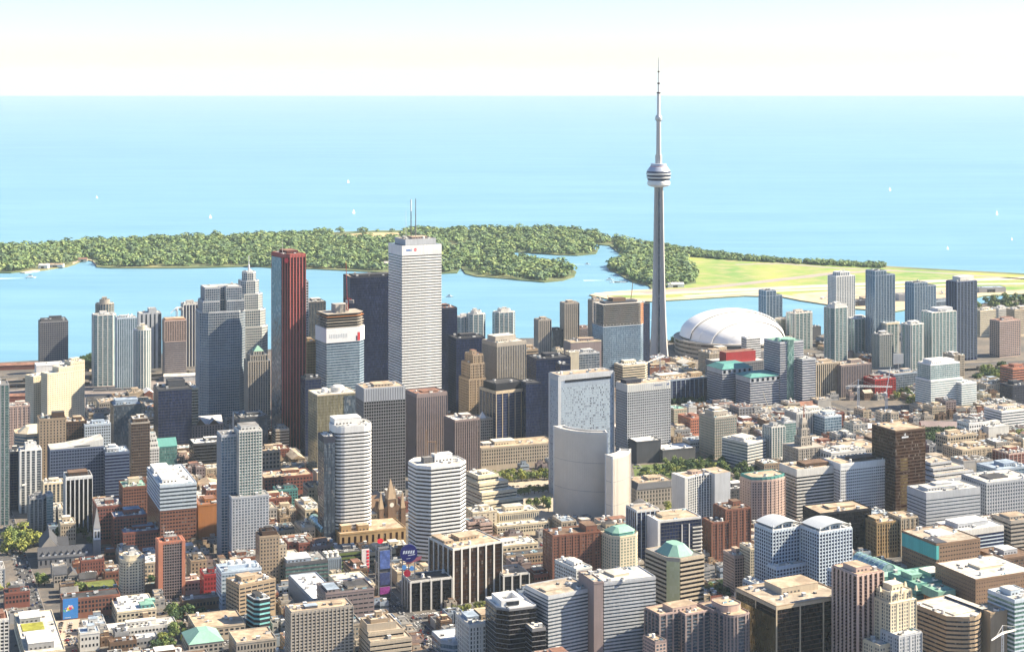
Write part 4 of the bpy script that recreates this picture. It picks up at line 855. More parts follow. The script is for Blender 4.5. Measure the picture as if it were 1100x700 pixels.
b(AP, 'red-brown brick apartment complex of stepped ribs among low roofs', (764, 780, 806, 548, 603), st('punch', 'brick', 'dark', fh=3, bay=2.5, ww=.55, piers=1, ps=7, pw=2), d=28, rf='brown', units=3, more=[((752, 765, 783, 562, 606), 22, dict(rf='brown'))], tag_='the red-brown brick apartments')
b(AP, 'slim beige apartment tower beside the blue-white residences', (785, 789, 803, 598, 645), st('punch', 'pink', 'dark', fh=2.9, bay=2.6, ww=.62), d=24, rf='tan', units=1, more=[((801, 806, 816, 590, 648), 22, dict(w='cream', bay=2.3, ww=.6))], tag_='the slim beige apartments')
def arch_top(o, P, z, w, d):
    roof(o, P, z, dict(w='white'), 'white', [(.2,.2,.8,.8,4,'paleblue','white')], 0)
    m = MB(); n = 12; am = plain('arched_metal', (.66,.68,.66), .35, .3)
    q = [(w*(.02+.96*j/n), z+2.0+5.2*sin(pi*(.08+.84*j/n))) for j in range(n+1)]
    for (xa, za), (xb, zb) in zip(q, q[1:]):
        m.face([(xa, -.5, za), (xb, -.5, zb), (xb, d+.5, zb), (xa, d+.5, za)], am); m.face([(xa, d+.5, za-.4), (xb, d+.5, zb-.4), (xb, -.5, zb-.4), (xa, -.5, za-.4)], am)
        m.face([(xa, -.5, za-.4), (xb, -.5, zb-.4), (xb, -.5, zb), (xa, -.5, za)], am)
    m.build('arched_roof', o)
    for x in (.04, .34, .66, .96):
        m = MB(); m.box(w*x-.5, .4, z+.3, w*x+.5, 1.4, z+4.6, wall('white')); m.build('roof_post', o)
RES = st('grid', 'paleblue', 'navy', fh=3.3, bay=3.6, sp=.34, pw=.95)
b(AP, 'blue-white residential tower under an arched metal roof, nearer the brick apartments', (812, 830, 862, 570, 668), RES, d=28, th=28, top=arch_top, more=[((800, 812, 822, 628, 676), 20, dict(ph=0, rf='pale')), ((826, 834, 868, 610, 672), 14, dict(ph=0, rf='pale'))], tag_='the arched-roof residence by the brick apartments')
b(AP, 'blue-white residential tower under an arched metal roof, in front of the black office', (860, 880, 915, 572, 672), RES, d=28, th=28, top=arch_top, more=[((851, 862, 872, 632, 678), 18, dict(ph=0, rf='pale')), ((903, 907, 918, 617, 690), 24, dict(ph=0, rf='pale'))], tag_='the arched-roof residence by the black office')
def glass_office(o, P, z, w, d):
    roof(o, P, z, dict(w='tan'), 'gravel', [(.32,.42,.85,.85,6,'beige','tan')], 6)
    m = MB(); m.box(-.75, .6, 3, -.1, d-.6, z-9, glass('gold')); m.build('gold_lit_side_panel', o)  # added gold panel paints the warm light seen on this side
b(OF, 'black mirror-glass office with a golden side and stepped tan roof boxes', (808, 834, 909, 652, 735), st('fins', 'sand', 'black', fh=4, ps=26, pw=1.2, lw='dkbrown', corn=2.4), d=60, th=27, top=glass_office, tag_='the black mirror-glass office')  # the golden side is an added panel painting warm light
def pinkroof(o, P, z, w, d): roof(o, P, z, dict(w='pink'), 'tan', [(.3,.3,.85,.8,4,'pink','tan')], 2)
b(AP, 'brown terraced apartment block with pink roof terraces at the bottom edge', (702, 715, 762, 664, 735), st('balc', 'mauve', 'steel', fh=3.0, ps=6, pw=1.6, rg='steel', w2='mauve'), d=32, th=28, poly='stepl', top=pinkroof, more=[((756, 766, 784, 656, 728), 22, dict(t='punch', w='mauve', rf='tan', th=28)), ((690, 704, 716, 690, 740), 20, dict(t='punch', w='pink', rf='tan', th=28))], tag_='the pink-terraced apartments')
b(AP, 'brown apartment tower with a curved pink crown of terraces', (776, 784, 808, 663, 735), st('balc', 'mauve', 'steel', fh=3.0, ps=6, pw=1.6, rg='steel', w2='mauve'), d=36, th=28, poly='rc', rf='tan', up=[(5, .1,.3,.95,.98, dict(t='blank', w='pink'))], ph=0, tag_='the tower with the curved pink crown')
b(OF, 'long black glass office with a thin tan roof behind the arched residences', (876, 881, 936, 552, 600), st('curtain', 'black', 'black', fh=4, bh=.4, ps=3), d=36, rf='tan', ph=[(.3,.35,.8,.75,2.2,'tan','tan')], units=3, tag_='the long black glass office')
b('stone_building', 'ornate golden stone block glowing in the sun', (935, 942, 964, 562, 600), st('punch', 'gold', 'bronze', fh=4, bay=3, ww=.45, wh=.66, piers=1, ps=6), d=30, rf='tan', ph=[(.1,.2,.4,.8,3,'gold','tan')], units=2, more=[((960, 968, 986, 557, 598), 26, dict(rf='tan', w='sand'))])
b(AP, 'tall pinkish apartment tower with deep shaded balconies at the bottom edge', (912, 921, 948, 618, 740), st('balc', 'mauve', 'bronze', fh=3, ps=5.5, pw=2.4, rg='wine', w2='pink'), d=32, th=28, rf='tan', ph=[(.15,.2,.7,.75,4.5,'pink','tan')], units=2, tag_='the tall pinkish tower')
def deco(o, P, z, w, d):
    roof(o, P, z, dict(w='cream'), 'pale', [(.25,.25,.8,.8,5,'cream','pale')], 0)
    for x, y in ((0, 0), (.42, 0), (1, 0), (0, .5), (1, .5), (0, 1), (1, 1)):
        m = MB(); m.frustum(rect(w*x-1.2, d*y-1.2, w*x+1.2, d*y+1.2), z, rect(w*x-.5, d*y-.5, w*x+.5, d*y+.5), z+4, wall('cream')); m.build('pinnacle', o)
b(AP, 'cream tower with an ornate stepped crown of pinnacles at the bottom edge', (943, 957, 984, 648, 745), st('punch', 'cream', 'steel', fh=3, bay=2.7, ww=.5, wh=.6, piers=1, ps=7, pw=1.4), d=26, th=30, up=[(7, .1,.1,.9,.9)], top=deco, more=[((934, 945, 965, 694, 748), 20, dict(rf='pale')), ((962, 966, 990, 684, 750), 22, dict(w='silver', rf='pale'))], tag_='the cream tower with the crown')
def turq(o, P, z, w, d):
    roof(o, P, z, dict(w='tanbrick'), 'gravel', [(.35,.4,.75,.8,1.2,'white','white')], 6)
    m = MB(); m.prism(rect(-.8, -.8, 2.5, d*.98), z-15, z-1.2, wall('turquoise'), None, True); m.build('corner_panel', o)
    m = MB(); m.box(.8, 1, z+.2, w*.25, d*.4, z+1.6, wall('slate')); m.build('roof_well', o)
b('hospital', 'brown brick hospital wing with a turquoise panel wrapping its upper corner', (976, 1006, 1053, 585, 624), st('punch', 'tanbrick', 'dark', bay=3.4, ww=.5, wh=.3, fh=4.2), d=58, th=24, top=turq, tag_='the hospital with the turquoise corner') 
b('hospital', 'teal-roofed hospital atrium block with a curved glass vault', (922, 946, 980, 620, 645), st('punch', 'teal', 'green', fh=4), d=60, th=26, rf='copper', top=lambda o, P, z, w, d: (hip(o, P, z, 5, wall('copper'), .3), vault(o, w*.15, d*.1, w*.6, d*.9, z+1, 9)))
b('hospital', 'hospital block of teal panels with stepped flat teal roofs', (972, 984, 1030, 628, 660), st('band', 'teal', 'green', fh=5, sp=.7), d=44, th=24, rf='copper', ph=[(.1,.3,.35,.7,5,'copper','copper'), (.55,.3,.9,.75,4,'copper','pale')], units=3, tag_='the teal hospital block')
b('hospital', 'brick pavilion of three piers under a flat teal hat', (998, 1008, 1024, 644, 668), st('punch', 'orange', 'dark', bay=4, ww=.4, wh=.8, fh=8), d=22, th=24, rf='copper', up=[(7, -.08,-.08,1.08,1.08, dict(t='blank', w='copper', rf='copper'))], ph=0)
b('hospital', 'huge plain brown brick block with dotted window rows and a cream roof', (1034, 1048, 1112, 623, 672), st('punch', 'tanbrick', 'dark', bay=3, ww=.35, wh=.3, fh=3.6), d=60, th=24, rf='pale', ph=[(.35,.4,.75,.7,2.5,'cream','pale')], units=7, tag_='the huge brown brick block')
b(OF, 'tan office with a curved banded front and a cream roof beside the crane', (998, 1028, 1066, 667, 722), st('band', 'tan', 'dark', fh=4, sp=.55), d=58, th=30, poly='bow', rf='pale', ph=[(.2,.2,.9,.9,1.0,'cream','pale'), (.85,.1,1.0,.9,3,'navy')], units=2, more=[((1058, 1064, 1082, 659, 715), 24, dict(t='blank', w='tan', rf='tan', th=24))], tag_='the curved tan office')
b(OF, 'pale green glass office cut off by the frame above the crane', (1084, 1090, 1118, 645, 715), st('band', 'paleblue', 'green', fh=4, sp=.4), d=34, th=26, rf='pale')
b(OF, 'blue glass office with a white banded crown', (1016, 1030, 1078, 571, 604), st('band', 'paleblue', 'navy', fh=4, sp=.3, corn=5, w2='offwhite'), d=40, th=24, rf='white', ph=[(.12,.25,.8,.8,5,'silver','white')], units=4, tag_='the blue glass office with the white crown')
b(OF, 'grey concrete office with a blank end wall and faint window bands', (982, 995, 1053, 530, 582), st('band', 'silver', 'steel', fh=3.9, sp=.66, corn=6, pr=.15), d=36, th=22, rf='pale', ph=[(.1,.2,.75,.7,3.5,'silver','pale'), (.3,.35,.6,.65,6,'silver','pale')], units=3, tag_='the grey concrete office')
b(OF, 'grey office of square gridded windows with a dark roof well', (1044, 1060, 1112, 519, 566), st('grid', 'silver', 'steel', fh=3.9, bay=3.6, sp=.45, pw=1.3), d=46, th=22, rf='pale', ph=[(.2,.3,.6,.7,1.6,'dkgrey','dark')], units=6, tag_='the grey gridded office')
b(LOW, 'brown banded block with a low cream roof at the frame edge', (1076, 1086, 1112, 560, 596), st('band', 'stone', 'dark', fh=4, sp=.5), d=30, th=22, rf='tan', ph=[(.1,.2,.8,.8,3,'stone','tan')])
b(LOW, 'dark brown block with white roof boxes beside the huge brick block', (1064, 1076, 1112, 601, 622), st('punch', 'brown', 'dark'), d=40, th=24, rf='brown', ph=[(.3,.3,.7,.7,5,'silver','white')], units=4)
# ================================================================ the middle of the city, left to right
b(AP, 'green and white dotted glass condominium cut by the frame edge', (-14, -12, 9, 414, 565), st('balc', 'grey', 'green', fh=3, ps=4, pw=1.2, rg='green'), d=20, rf='grey')
b(OF, 'low pinkish brick office with a white roof beside the cream slab hotel', (8, 9, 32, 437, 482), st('punch', 'pink', 'dark', bay=3, ww=.5, piers=1, ps=6), d=22, rf='pale', tag_='the pinkish brick office')
b(AP, 'narrow blue-grey slab in the shade next to the white balconied tower', (10, 11, 22, 486, 548), st('curtain', 'slate', 'navy', fh=3.2), d=18, rf='pale')
b(AP, 'slim white apartment tower of many balconies beside the white crane', (20, 22, 44, 484, 551), st('balc', 'white', 'steel', fh=2.9, ps=5.5, pw=2.2, rg='silver'), d=20, rf='pale', up=[(6, .25,.2,.8,.8, dict(t='blank'))], units=1, tag_='the slim white balconied tower')
b(OF, 'six-sided office banded in blue glass under a pale pyramid roof', (14, 17, 61, 468, 524), st('band', 'sand', 'blue', fh=4, sp=.4), d=46, poly='cham', top=lambda o, P, z, w, d: (roof(o, P, z, dict(w='sand'), 'tan', 0, 2), hip(o, offset(P, -5), z+.3, 7, wall('cream'), .25)), tag_='the six-sided banded office')
b(OF, 'old tan stone block with a brown gabled roof turret', (36, 42, 71, 451, 528), st('punch', 'tan', 'dark', bay=4, ww=.35), d=26, rf='dark', ph=[(.5,.2,.95,.6,7,'dkbrown','dark')], units=4, tag_='the old tan block with the roof turret')
b(OF, 'dark block under a wide tan roof behind the old tan block', (66, 68, 93, 454, 505), st('punch', 'dkbrown', 'dark'), d=30, rf='tan', units=5)
b(OF, 'pale blue mid-rise block behind the wide office with the sweeping roof', (89, 91, 119, 457, 505), st('punch', 'paleblue', 'dark', bay=3), d=24, rf='blue', units=6, tag_='the pale blue mid-rise')
def sweep(o, P, z, w, d):
    m = MB(); n = 8; top = [(w*j/n, z+1+8*(j/n)**1.7) for j in range(n+1)]; wm, rm = wall('offwhite'), roofm('pale')
    for (xa, za), (xb, zb) in zip(top, top[1:]):
        m.face([(xa, 0, z), (xb, 0, z), (xb, 0, zb), (xa, 0, za)], wm); m.face([(xa, 0, za), (xb, 0, zb), (xb, d, zb), (xa, d, za)], rm); m.face([(xb, d, z), (xa, d, z), (xa, d, za), (xb, d, zb)], wm)
    m.face([(0, d, z), (0, 0, z), (0, 0, z+1), (0, d, z+1)], wm); m.face([(w, 0, z), (w, d, z), (w, d, z+9), (w, 0, z+9)], wm); m.build('sweeping_roof', o)
    m = MB(); m.box(w*.45, -.12, z+1.0, w*.75, -.02, z+2.4, glass('dark')); m.build('clerestory', o)
b(OF, 'wide blue-grey office with a pale roof sweeping up to one side', (52, 54, 111, 483, 542), st('grid', 'slateblue', 'navy', fh=3.7, bay=3.2, sp=.4, pw=.8), d=30, top=sweep, tag_='the wide office with the sweeping roof')
b(OF, 'dark slate banded office with stacked white roof ducts', (110, 113, 139, 487, 540), st('band', 'slateblue', 'navy', fh=3.8, sp=.4), d=34, rf='blue', ph=[(.1,.2,.6,.7,4,'silver','white'), (.2,.3,.5,.6,7,'bluegrey','white')], units=6, tag_='the dark slate office')
b(OF, 'black office tower with white vertical stripes behind the cathedral', (69, 71, 99, 513, 573), st('fins', 'white', 'black', fh=3.7, ps=4.6, pw=1.2, lines=0, corn=3), d=26, rf='dark', ph=[(.12,.2,.85,.8,4,'dkbrown','brown')], units=1, tag_='the white-striped black tower')
b(AP, 'cream banded apartment block in front of the sweeping-roofed office', (45, 47, 69, 520, 556), st('balc', 'cream', 'steel', fh=3, ps=5, pw=2, rg='silver'), d=20, rf='pale', units=4)
b(AP, 'small dark apartment turret with pale green glass corners by the crane', (30, 32, 50, 536, 572), st('balc', 'grey', 'steel', fh=3, ps=5, pw=1.4, rg='steel'), d=18, poly='cr', rf='grey', more=[((48, 50, 57, 532, 570), 12, dict(t='curtain', w='silver', g='aqua', rf='pale'))], tag_='the dark apartment turret')
b(OF, 'dark brown stone tower with a pale green cornice in the shade', (138, 141, 161, 455, 520), st('punch', 'dkbrown', 'dark', bay=2.8, ww=.5, wh=.6, w2='stone'), d=24, rf='pale', up=[(5, .1,.1,.9,.9, dict(t='punch'))], units=5, tag_='the dark brown stone tower')
b(OF, 'steel-blue glass block with a frame of roof machinery behind the brown tower', (120, 122, 152, 436, 492), st('curtain', 'slate', 'steel', fh=3.8), d=34, rf='blue', ph=[(.1,.2,.9,.8,6,'bluegrey','blue')], units=6, tag_='the steel-blue block')
b(OF, 'white stepped block climbing in terraces beside the teal gable', (151, 153, 171, 482, 516), st('punch', 'white', 'dark', bay=3), d=24, rf='pale', up=[(6, .2,.1,.95,.9), (6, .4,.2,.9,.8), (5, .5,.3,.85,.7)], ph=0, units=2, tag_='the white stepped block')
b('gabled_building', 'teal green metal building with a pointed gable roof', (167, 169, 190, 480, 514), st('curtain', 'teal', 'green', fh=4, ps=3), d=22, top=lambda o, P, z, w, d: gable(o, 0, 0, w, d, z, 9, wall('teal'), wall('teal'), 'x'), tag_='the teal gabled building')
b('hospital', 'white and brick hospital block with a banded pale upper half', (159, 172, 211, 548, 592), st('punch', 'brick', 'dark', bay=3.2, ww=.7, wh=.4, fh=3.8), d=92, rf='white', up=[(27, 0, 0, 1, 1, dict(t='band', w='paleblue', g='steel', fh=4.4, sp=.5, rf='white', units=9))], ph=[(.1,.1,.6,.5,4,'white','white'), (.05,.6,.5,.9,6,'white','white')], tag_='the white and brick hospital')
b(LOW, 'plain orange brick block lit by the sun beside the hospital', (211, 213, 237, 543, 583), st('blank', 'orange'), d=40, rf='red', units=3)
b(LOW, 'dark red brick block with a cluttered roof behind the cathedral steeple', (101, 104, 132, 545, 585), st('punch', 'redbrick', 'dark'), d=40, rf='grey', units=9, tag_='the dark red brick block')
b(LOW, 'low dark brick block with blue roof ducts in front of the hospital', (120, 122, 158, 556, 590), st('punch', 'redbrick', 'dark'), d=30, rf='blue', units=9)
b(LOW, 'brick block with a rounded cream gable and copper roof edge', (129, 132, 158, 524, 556), st('punch', 'brick', 'dark'), d=34, rf='copper', ph=[(.3,.4,.75,.7,7,'cream','tan')], units=4, tag_='the brick block with the cream gable')
b(OF, 'black glass tower with a flat white crown ring', (168, 170, 206, 419, 492), st('curtain', 'slate', 'navy', fh=3.9), d=40, rf='dark', ph=[(.35,.35,.85,.85,9,'slate','dark')], units=3, more=[((203, 205, 213, 417, 480), 30, dict(t='band', w='cream', g='dark', rf='pale'))], tag_='the black glass tower with the white ring')
b(HO, 'broad sunlit cream slab hotel stepping up at one end', (49, 51, 91, 402, 462), st('punch', 'cream', 'dark', fh=3.2, bay=3, ww=.35, wh=.35), d=18, th=46, rf='pale', up=[(7, .3,.0,1,1), (6, .62,.0,1,1)], units=2, more=[((32, 36, 54, 405, 458), 24, dict(th=46, t='punch', ph=0)), ], tag_='the cream slab hotel')
b(OF, 'dark grey gridded tower on the waterfront behind a white block', (42, 43, 73, 346, 416), st('grid', 'midgrey', 'navy', fh=3.6, bay=3, sp=.35, pw=.7), d=26, rf='dark', up=[(3, .05,.1,.95,.9, dict(t='blank', w='dkgrey'))], tag_='the dark grey waterfront tower')
b(OF, 'blank white windowless block below the dark grey waterfront tower', (37, 39, 76, 393, 424), st('blank', 'white'), d=30, rf='white', ph=0, units=2)
CONDO = st('balc', 'white', 'aqua', fh=3.1, ps=8, pw=1.3, rg='aqua', w2='offwhite')
b(AP, 'pale green condominium with bright corner strips, nearest the cream slab hotel', (99, 101, 125, 339, 415), CONDO, d=24, poly='clr', rf='pale', tag_='the pale green waterfront condominium')
b(AP, 'round-headed brownish condominium tower rising behind the pale green one', (102, 104, 123, 327, 402), st('balc', 'stone', 'steel', fh=3.1, ps=4, pw=1.2), d=26, poly='round', rf='pale', up=[(6, .2,.2,.8,.8, dict(t='blank'))])
b(AP, 'ribbed blue-green condominium between the pale green and the round one', (124, 126, 147, 342, 419), st('fins', 'paleblue', 'aqua', fh=3.1, ps=3.4, pw=1.0, lw='silver'), d=24, rf='pale')
b(AP, 'round cream and green condominium in front of the tall grey slab', (143, 145, 163, 355, 426), CONDO, d=26, poly='round', rf='white', up=[(5, .2,.2,.8,.8, dict(t='blank', w='cream'))], tag_='the round cream condominium')
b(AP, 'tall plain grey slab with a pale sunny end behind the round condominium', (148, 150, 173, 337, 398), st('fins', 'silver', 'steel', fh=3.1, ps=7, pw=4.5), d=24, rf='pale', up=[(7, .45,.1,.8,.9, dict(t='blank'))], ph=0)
b(AP, 'half-built tower with bare upper floors under an orange top by the waterfront', (175, 177, 200, 367, 408), st('band', 'mauve', 'steel', fh=3.4), d=26, rf='tan', up=[(36, 0,0,1,1, dict(t='grid', w='pink', g='dark', fh=3.3, bay=4, sp=.3))], ph=[(.05,.05,.95,.95,2.5,'orange','tan')], units=1, tag_='the half-built orange tower')
b(AP, 'dark and white striped tower behind the half-built orange one', (195, 197, 216, 327, 398), st('fins', 'offwhite', 'navy', fh=3.2, ps=5, pw=1.6), d=24, rf='tan')
b(AP, 'white glass tower with rounded corners in front of the twin blue towers', (211, 213, 229, 348, 436), st('band', 'white', 'aqua', fh=3.2, sp=.45), d=20, poly='clr', rf='white', tag_='the white glass tower')
b(OF, 'twin-shafted blue-grey tower with stepped sunlit shoulders', (214, 216, 265, 336, 456), st('grid', 'silver', 'blue', fh=3.9, bay=3.2, sp=.24, pw=.5), d=44, poly='clr', rf='pale', up=[(16, .05,.05,.95,.95, dict(poly='notch')), (20, .1,.1,.9,.9, dict(poly='notch'))], ph=0, units=2, tag_='the twin-shafted blue tower')
def spire(o, P, z, w, d):
    roof(o, P, z, dict(w='offwhite'), 'pale', 0, 0)
    m = MB(); m.lathe([(1.7,0),(1.5,10),(.7,12),(.4,26)], 8, wall('white')); m.build('spire', o, (w/2, d/2, z))
b(OF, 'tall stepped tower with sunlit white terraces and a needle spire', (248, 252, 289, 352, 448), st('grid', 'offwhite', 'blue', fh=3.9, bay=3.2, sp=.3, pw=.7), d=44, poly='clr', rf='white', up=[(26, .05,.05,.94,.95, dict(poly='clr')), (24, .14,.12,.86,.88, dict(poly='clr')), (20, .25,.2,.76,.8, dict(poly='clr')), (12, .34,.3,.68,.7, dict(poly='clr'))], top=spire, tag_='the stepped tower with the spire')
b(OF, 'old pale stone skyscraper with narrow piers and a small green pyramid roof', (263, 267, 290, 388, 462), st('fins', 'stone', 'steel', fh=3.8, ps=3.6, pw=1.9, lw='stone'), d=30, rf='pale', up=[(8, .12,.1,.9,.9), (5, .3,.25,.75,.75)], top=lambda o, P, z, w, d: hip(o, P, z, 7, wall('copper'), .42), tag_='the stone skyscraper with the green pyramid')
b(OF, 'small pale blue box with dark louvres below the twin-shafted tower', (221, 223, 250, 430, 452), st('punch', 'paleblue', 'dark', bay=7, ww=.3, wh=.3, fh=9), d=20, rf='white', units=2)
b('church_hall', 'pinkish stone hall under several steep white gables', (203, 206, 240, 457, 480), st('punch', 'pink', 'dark', bay=4, ww=.35, wh=.6), d=28, top=lambda o, P, z, w, d: (gable(o, 0, d*.3, w, d, z, 9, roofm('white'), wall('pink'), 'x'), gable(o, w*.12, -.8, w*.42, d*.6, z, 9, roofm('white'), wall('brown'), 'y', 'cross_gable'), gable(o, w*.55, -.8, w*.85, d*.6, z, 7, roofm('blue'), wall('brown'), 'y', 'cross_gable')), tag_='the pinkish hall with white gables')
b(OF, 'low black glass block with a white roof edge below the gabled hall', (205, 208, 244, 477, 512), st('band', 'slate', 'black', fh=4, sp=.25), d=32, rf='white', units=5, tag_='the low black block')
b(OF, 'dark slate block with a white framed corner beside the red granite tower', (253, 258, 288, 449, 492), st('curtain', 'slate', 'steel', fh=3.8), d=40, rf='grey', more=[((250, 253, 267, 446, 486), 22, dict(t='blank', w='offwhite', rf='pale'))], tag_='the dark slate block with the white corner')
b(LOW, 'beige block of arched openings beside the glass condominium', (279, 281, 301, 485, 508), st('punch', 'beige', 'dark', bay=5, ww=.6, wh=.6, fh=6), d=26, rf='tan', units=4)
b(LOW, 'long red-brown block with a cluttered tan roof above the street canyon', (281, 284, 336, 514, 534), st('punch', 'redbrick', 'dark', bay=4), d=34, rf='tan', units=9, tag_='the long red-brown block')
b(LOW, 'teal metal-clad block at the head of the street canyon', (294, 297, 320, 527, 548), st('punch', 'teal', 'dark'), d=20, rf='dark', units=3)
b(LOW, 'long low white block with square dark openings lining the street canyon', (306, 328, 346, 548, 566), st('punch', 'cream', 'dark', bay=4.5, ww=.6, wh=.6, fh=6), d=52, rf='pale', units=9, tag_='the white block lining the street canyon')
b('arcade', 'glass-vaulted shopping arcade running along the street canyon', (338, 344, 358, 572, 590), st('punch', 'brown', 'dark'), d=60, top=lambda o, P, z, w, d: vault(o, 1, 2, w-1, d-2, z, 6), tag_='the glass arcade')
# ---- the towers of the financial core
def scotia(o, P, z, w, d):
    roof(o, P, z, dict(w='granite'), 'red', [(.3,.3,.85,.9,4,'dkgranite','red')], 2)
    m = MB(); m.lathe([(.35,0),(.12,20)], 6, wall('offwhite')); m.build('antenna', o, (w*.2, d*.5, z))
    a, q = P[-1], P[0]; m = MB(); t = .55
    cx, cy = a[0]+(q[0]-a[0])*t, a[1]+(q[1]-a[1])*t; ux, uy = q[0]-a[0], q[1]-a[1]; L = hypot(ux, uy); ux /= L; uy /= L
    m.face([(cx+ux*3.2*cos(k*pi/8)+uy*1.3, cy+uy*3.2*cos(k*pi/8)-ux*1.3, z-8+3.6*sin(k*pi/8)) for k in range(16)], plain('emblem_red', (.7,.02,.05), .4)); m.build('emblem', o)
    c_ = P[-1][1]; m = MB(); m.box(-.95, c_+2, 1, -.2, d-1, z-5, glass('steel')); m.build('sky_reflection_panel', o)  # added grey panel paints the sky reflected in the polished granite
b(OF, 'very tall red granite tower with ribbed faces and a red round emblem', (288, 306, 328, 274, 484), st('fins', 'granite', 'wine', fh=4.0, ps=4.4, pw=1.6, pd=.7, lw='dkgranite', corn=4), d=46, th=31, poly='cl', top=scotia, tag_='the red granite tower')
b(OF, 'grey steel tower peeping out behind the red granite tower', (301, 303, 331, 303, 458), st('grid', 'silver', 'dark', fh=3.9, bay=3.4, sp=.45, pw=.8), d=36, rf='pale')
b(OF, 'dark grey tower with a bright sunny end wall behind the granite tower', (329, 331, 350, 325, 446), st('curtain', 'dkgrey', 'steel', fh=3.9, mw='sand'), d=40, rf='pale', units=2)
b(OF, 'narrow gold glass slab glowing beside the granite tower', (328, 330, 339, 367, 462), st('curtain', 'gold', 'gold', fh=3.9), d=24, rf='tan', units=1)  # gold walls and glass paint in the warm light on this slab
b(OF, 'low navy block wedged below the gold glass slab', (326, 328, 345, 407, 490), st('curtain', 'slate', 'navy', fh=3.9), d=24, rf='dark', units=3)
def unfinished(o, P, z, w, d):
    cm, dm = wall('concrete'), plain('core_dark', (.05,.05,.06))
    for k in range(6):
        m = MB(); q = offset(P, rsu(k)); m.prism(q, z+.3+k*3.9, z+.75+k*3.9, wall('orange' if k == 4 else 'stone'), None, True); m.build('floor_slab', o)
        if k < 5: m = MB(); m.prism(offset(P, -4), z+.75+k*3.9, z+4.2+k*3.9, dm); m.build('floor_core', o)
    m = MB(); m.box(w*.3, d*.3, z+20, w*.62, d*.7, z+32, cm); m.build('concrete_core', o)
    m = MB(); m.ring(P, z-21, z-.3, .9, plain('banner_white', (.72,.74,.78), .6)); p = m.build('banner', o)
    rs = random.Random(4)
    for k in range(11): m = MB(); m.box(w*.06+k*2.6, -1.02, z-14-rs.uniform(0, 1), w*.06+k*2.6+1.4, -.93, z-9+rs.uniform(0, 1), plain('print_grey', (.45,.5,.56), .6)); m.build('lettering', p)
    m = MB(); m.box(w*.76, -1.02, z-20, w*.83, -.93, z-8, plain('print_red', (.6,.05,.06), .6)); m.build('printed_figure', p)
    m = MB(); m.box(w*.72, -1.03, z-20, w*.76, -.94, z-13, plain('print_dark', (.06,.06,.1), .6)); m.build('printed_figure', p)
def rsu(k): return (.4, -.3, .5, -.6, .2, -1.2)[k % 6]
b(OF, 'glass tower under construction wearing a white banner below bare floors', (343, 351, 394, 353, 470), st('band', 'bluegrey', 'blue', fh=3.9, sp=.35), d=44, th=27, poly='cr', top=unfinished, tag_='the tower under construction')
def drum(o, P, z, w, d):
    roof(o, P, z, dict(w='cream'), 'pale', 0, 3)
    m = MB(); m.lathe([(9,0),(9,6),(6,8),(0,8.4)], 20, wall('offwhite')); m.build('roof_drum', o, (w*.62, d*.5, z+.2))
    m = MB(); m.lathe([(4,0),(4,5),(3,5.5)], 16, wall('white')); m.build('roof_drum', o, (w*.3, d*.55, z+.2))
    m = MB(); m.box(w*.66, -.5, 6, w-.3, -.12, z-3, glass('steel')); m.build('dark_glazing', o)
b(OF, 'gold mirror-glass office with a white roof drum', (336, 341, 384, 425, 516), st('curtain', 'stone', 'palegold', fh=3.8, bh=.14, ps=4.5, corn=.8), d=38, th=25, top=drum, tag_='the gold mirror-glass office')
b(OF, 'dark gridded tower with a deep blank grey crown', (389, 391, 435, 418, 541), st('grid', 'midgrey', 'black', fh=3.9, bay=3.1, sp=.3, pw=.8, corn=15, w2='silver'), d=36, rf='tan', ph=[(.3,.25,.75,.8,3,'beige','tan')], units=4, tag_='the dark gridded tower with the grey crown')
def masts(o, P, z, w, d):
    roof(o, P, z, dict(w='silver'), 'gravel', [(.3,.2,.8,.7,3,'mauve','tan')], 5)
    for (u, hh, r, c) in ((.27, 40, .25, 'white'), (.4, 55, .75, 'dkgrey'), (.52, 56, .75, 'midgrey')):
        m = MB(); m.lathe([(r, 0), (r, hh*.62), (r*.9, hh*.62), (r*.7, hh)], 8, wall(c)); a = m.build('antenna_mast', o, (w*u, d*.5, z))
        if u == .4: m = MB(); m.lathe([(.95, hh*.7), (.95, hh)], 8, wall('white')); m.build('radome', a)
def bank_logo(o, w, h):
    m = MB(); m.face([(w*.33+2.1*cos(k*pi/10), -.48, h-6.4+2.1*sin(k*pi/10)) for k in range(20)], plain('logo_red', (.75,.02,.04), .4)); p = m.build('emblem', o)
    m = MB(); m.face([(w*.33-1.3, -.5, h-6.8), (w*.33+1.3, -.5, h-6.8), (w*.33+1.3, -.5, h-6.2), (w*.33-1.3, -.5, h-6.2)], plain('logo_white', (.8,.8,.8), .4)); m.build('emblem_bar', p)
    f = text_part('BMO', 4.2, plain('logo_blue', (.03,.16,.5), .4), o, (w*.1, -.47, h-8), 0)
def text_part(txt, size, mat, parent, loc, rz, name='lettering', al='LEFT'):
    cu = bpy.data.curves.new(name, 'FONT'); cu.body = txt; cu.size = size; cu.extrude = .05; cu.align_x = al; cu.resolution_u = 2; cu.offset = size*.02
    cu.materials.append(mat); o = bpy.data.objects.new(name, cu); COL.objects.link(o); o.location = loc; bpy.context.view_layer.update(); me = bpy.data.meshes.new_from_object(o); bpy.data.objects.remove(o)
    o = bpy.data.objects.new(name, me); COL.objects.link(o); o.location = loc; o.rotation_euler = (pi/2, 0, rz); o.parent = parent; return o
o, w, d, h = b(OF, 'tallest white tower of thin black window bands with three roof masts', (418, 432, 474, 264, 485), st('band', 'white', 'dark', fh=3.75, sp=.6, pr=.4, corn=13), d=48, th=27, poly='rect', rf='pale', up=[(7, .12,.1,.9,.9, dict(t='blank', w='silver'))], top=masts, tag_='the tallest white tower')
bank_logo(o, w, h)
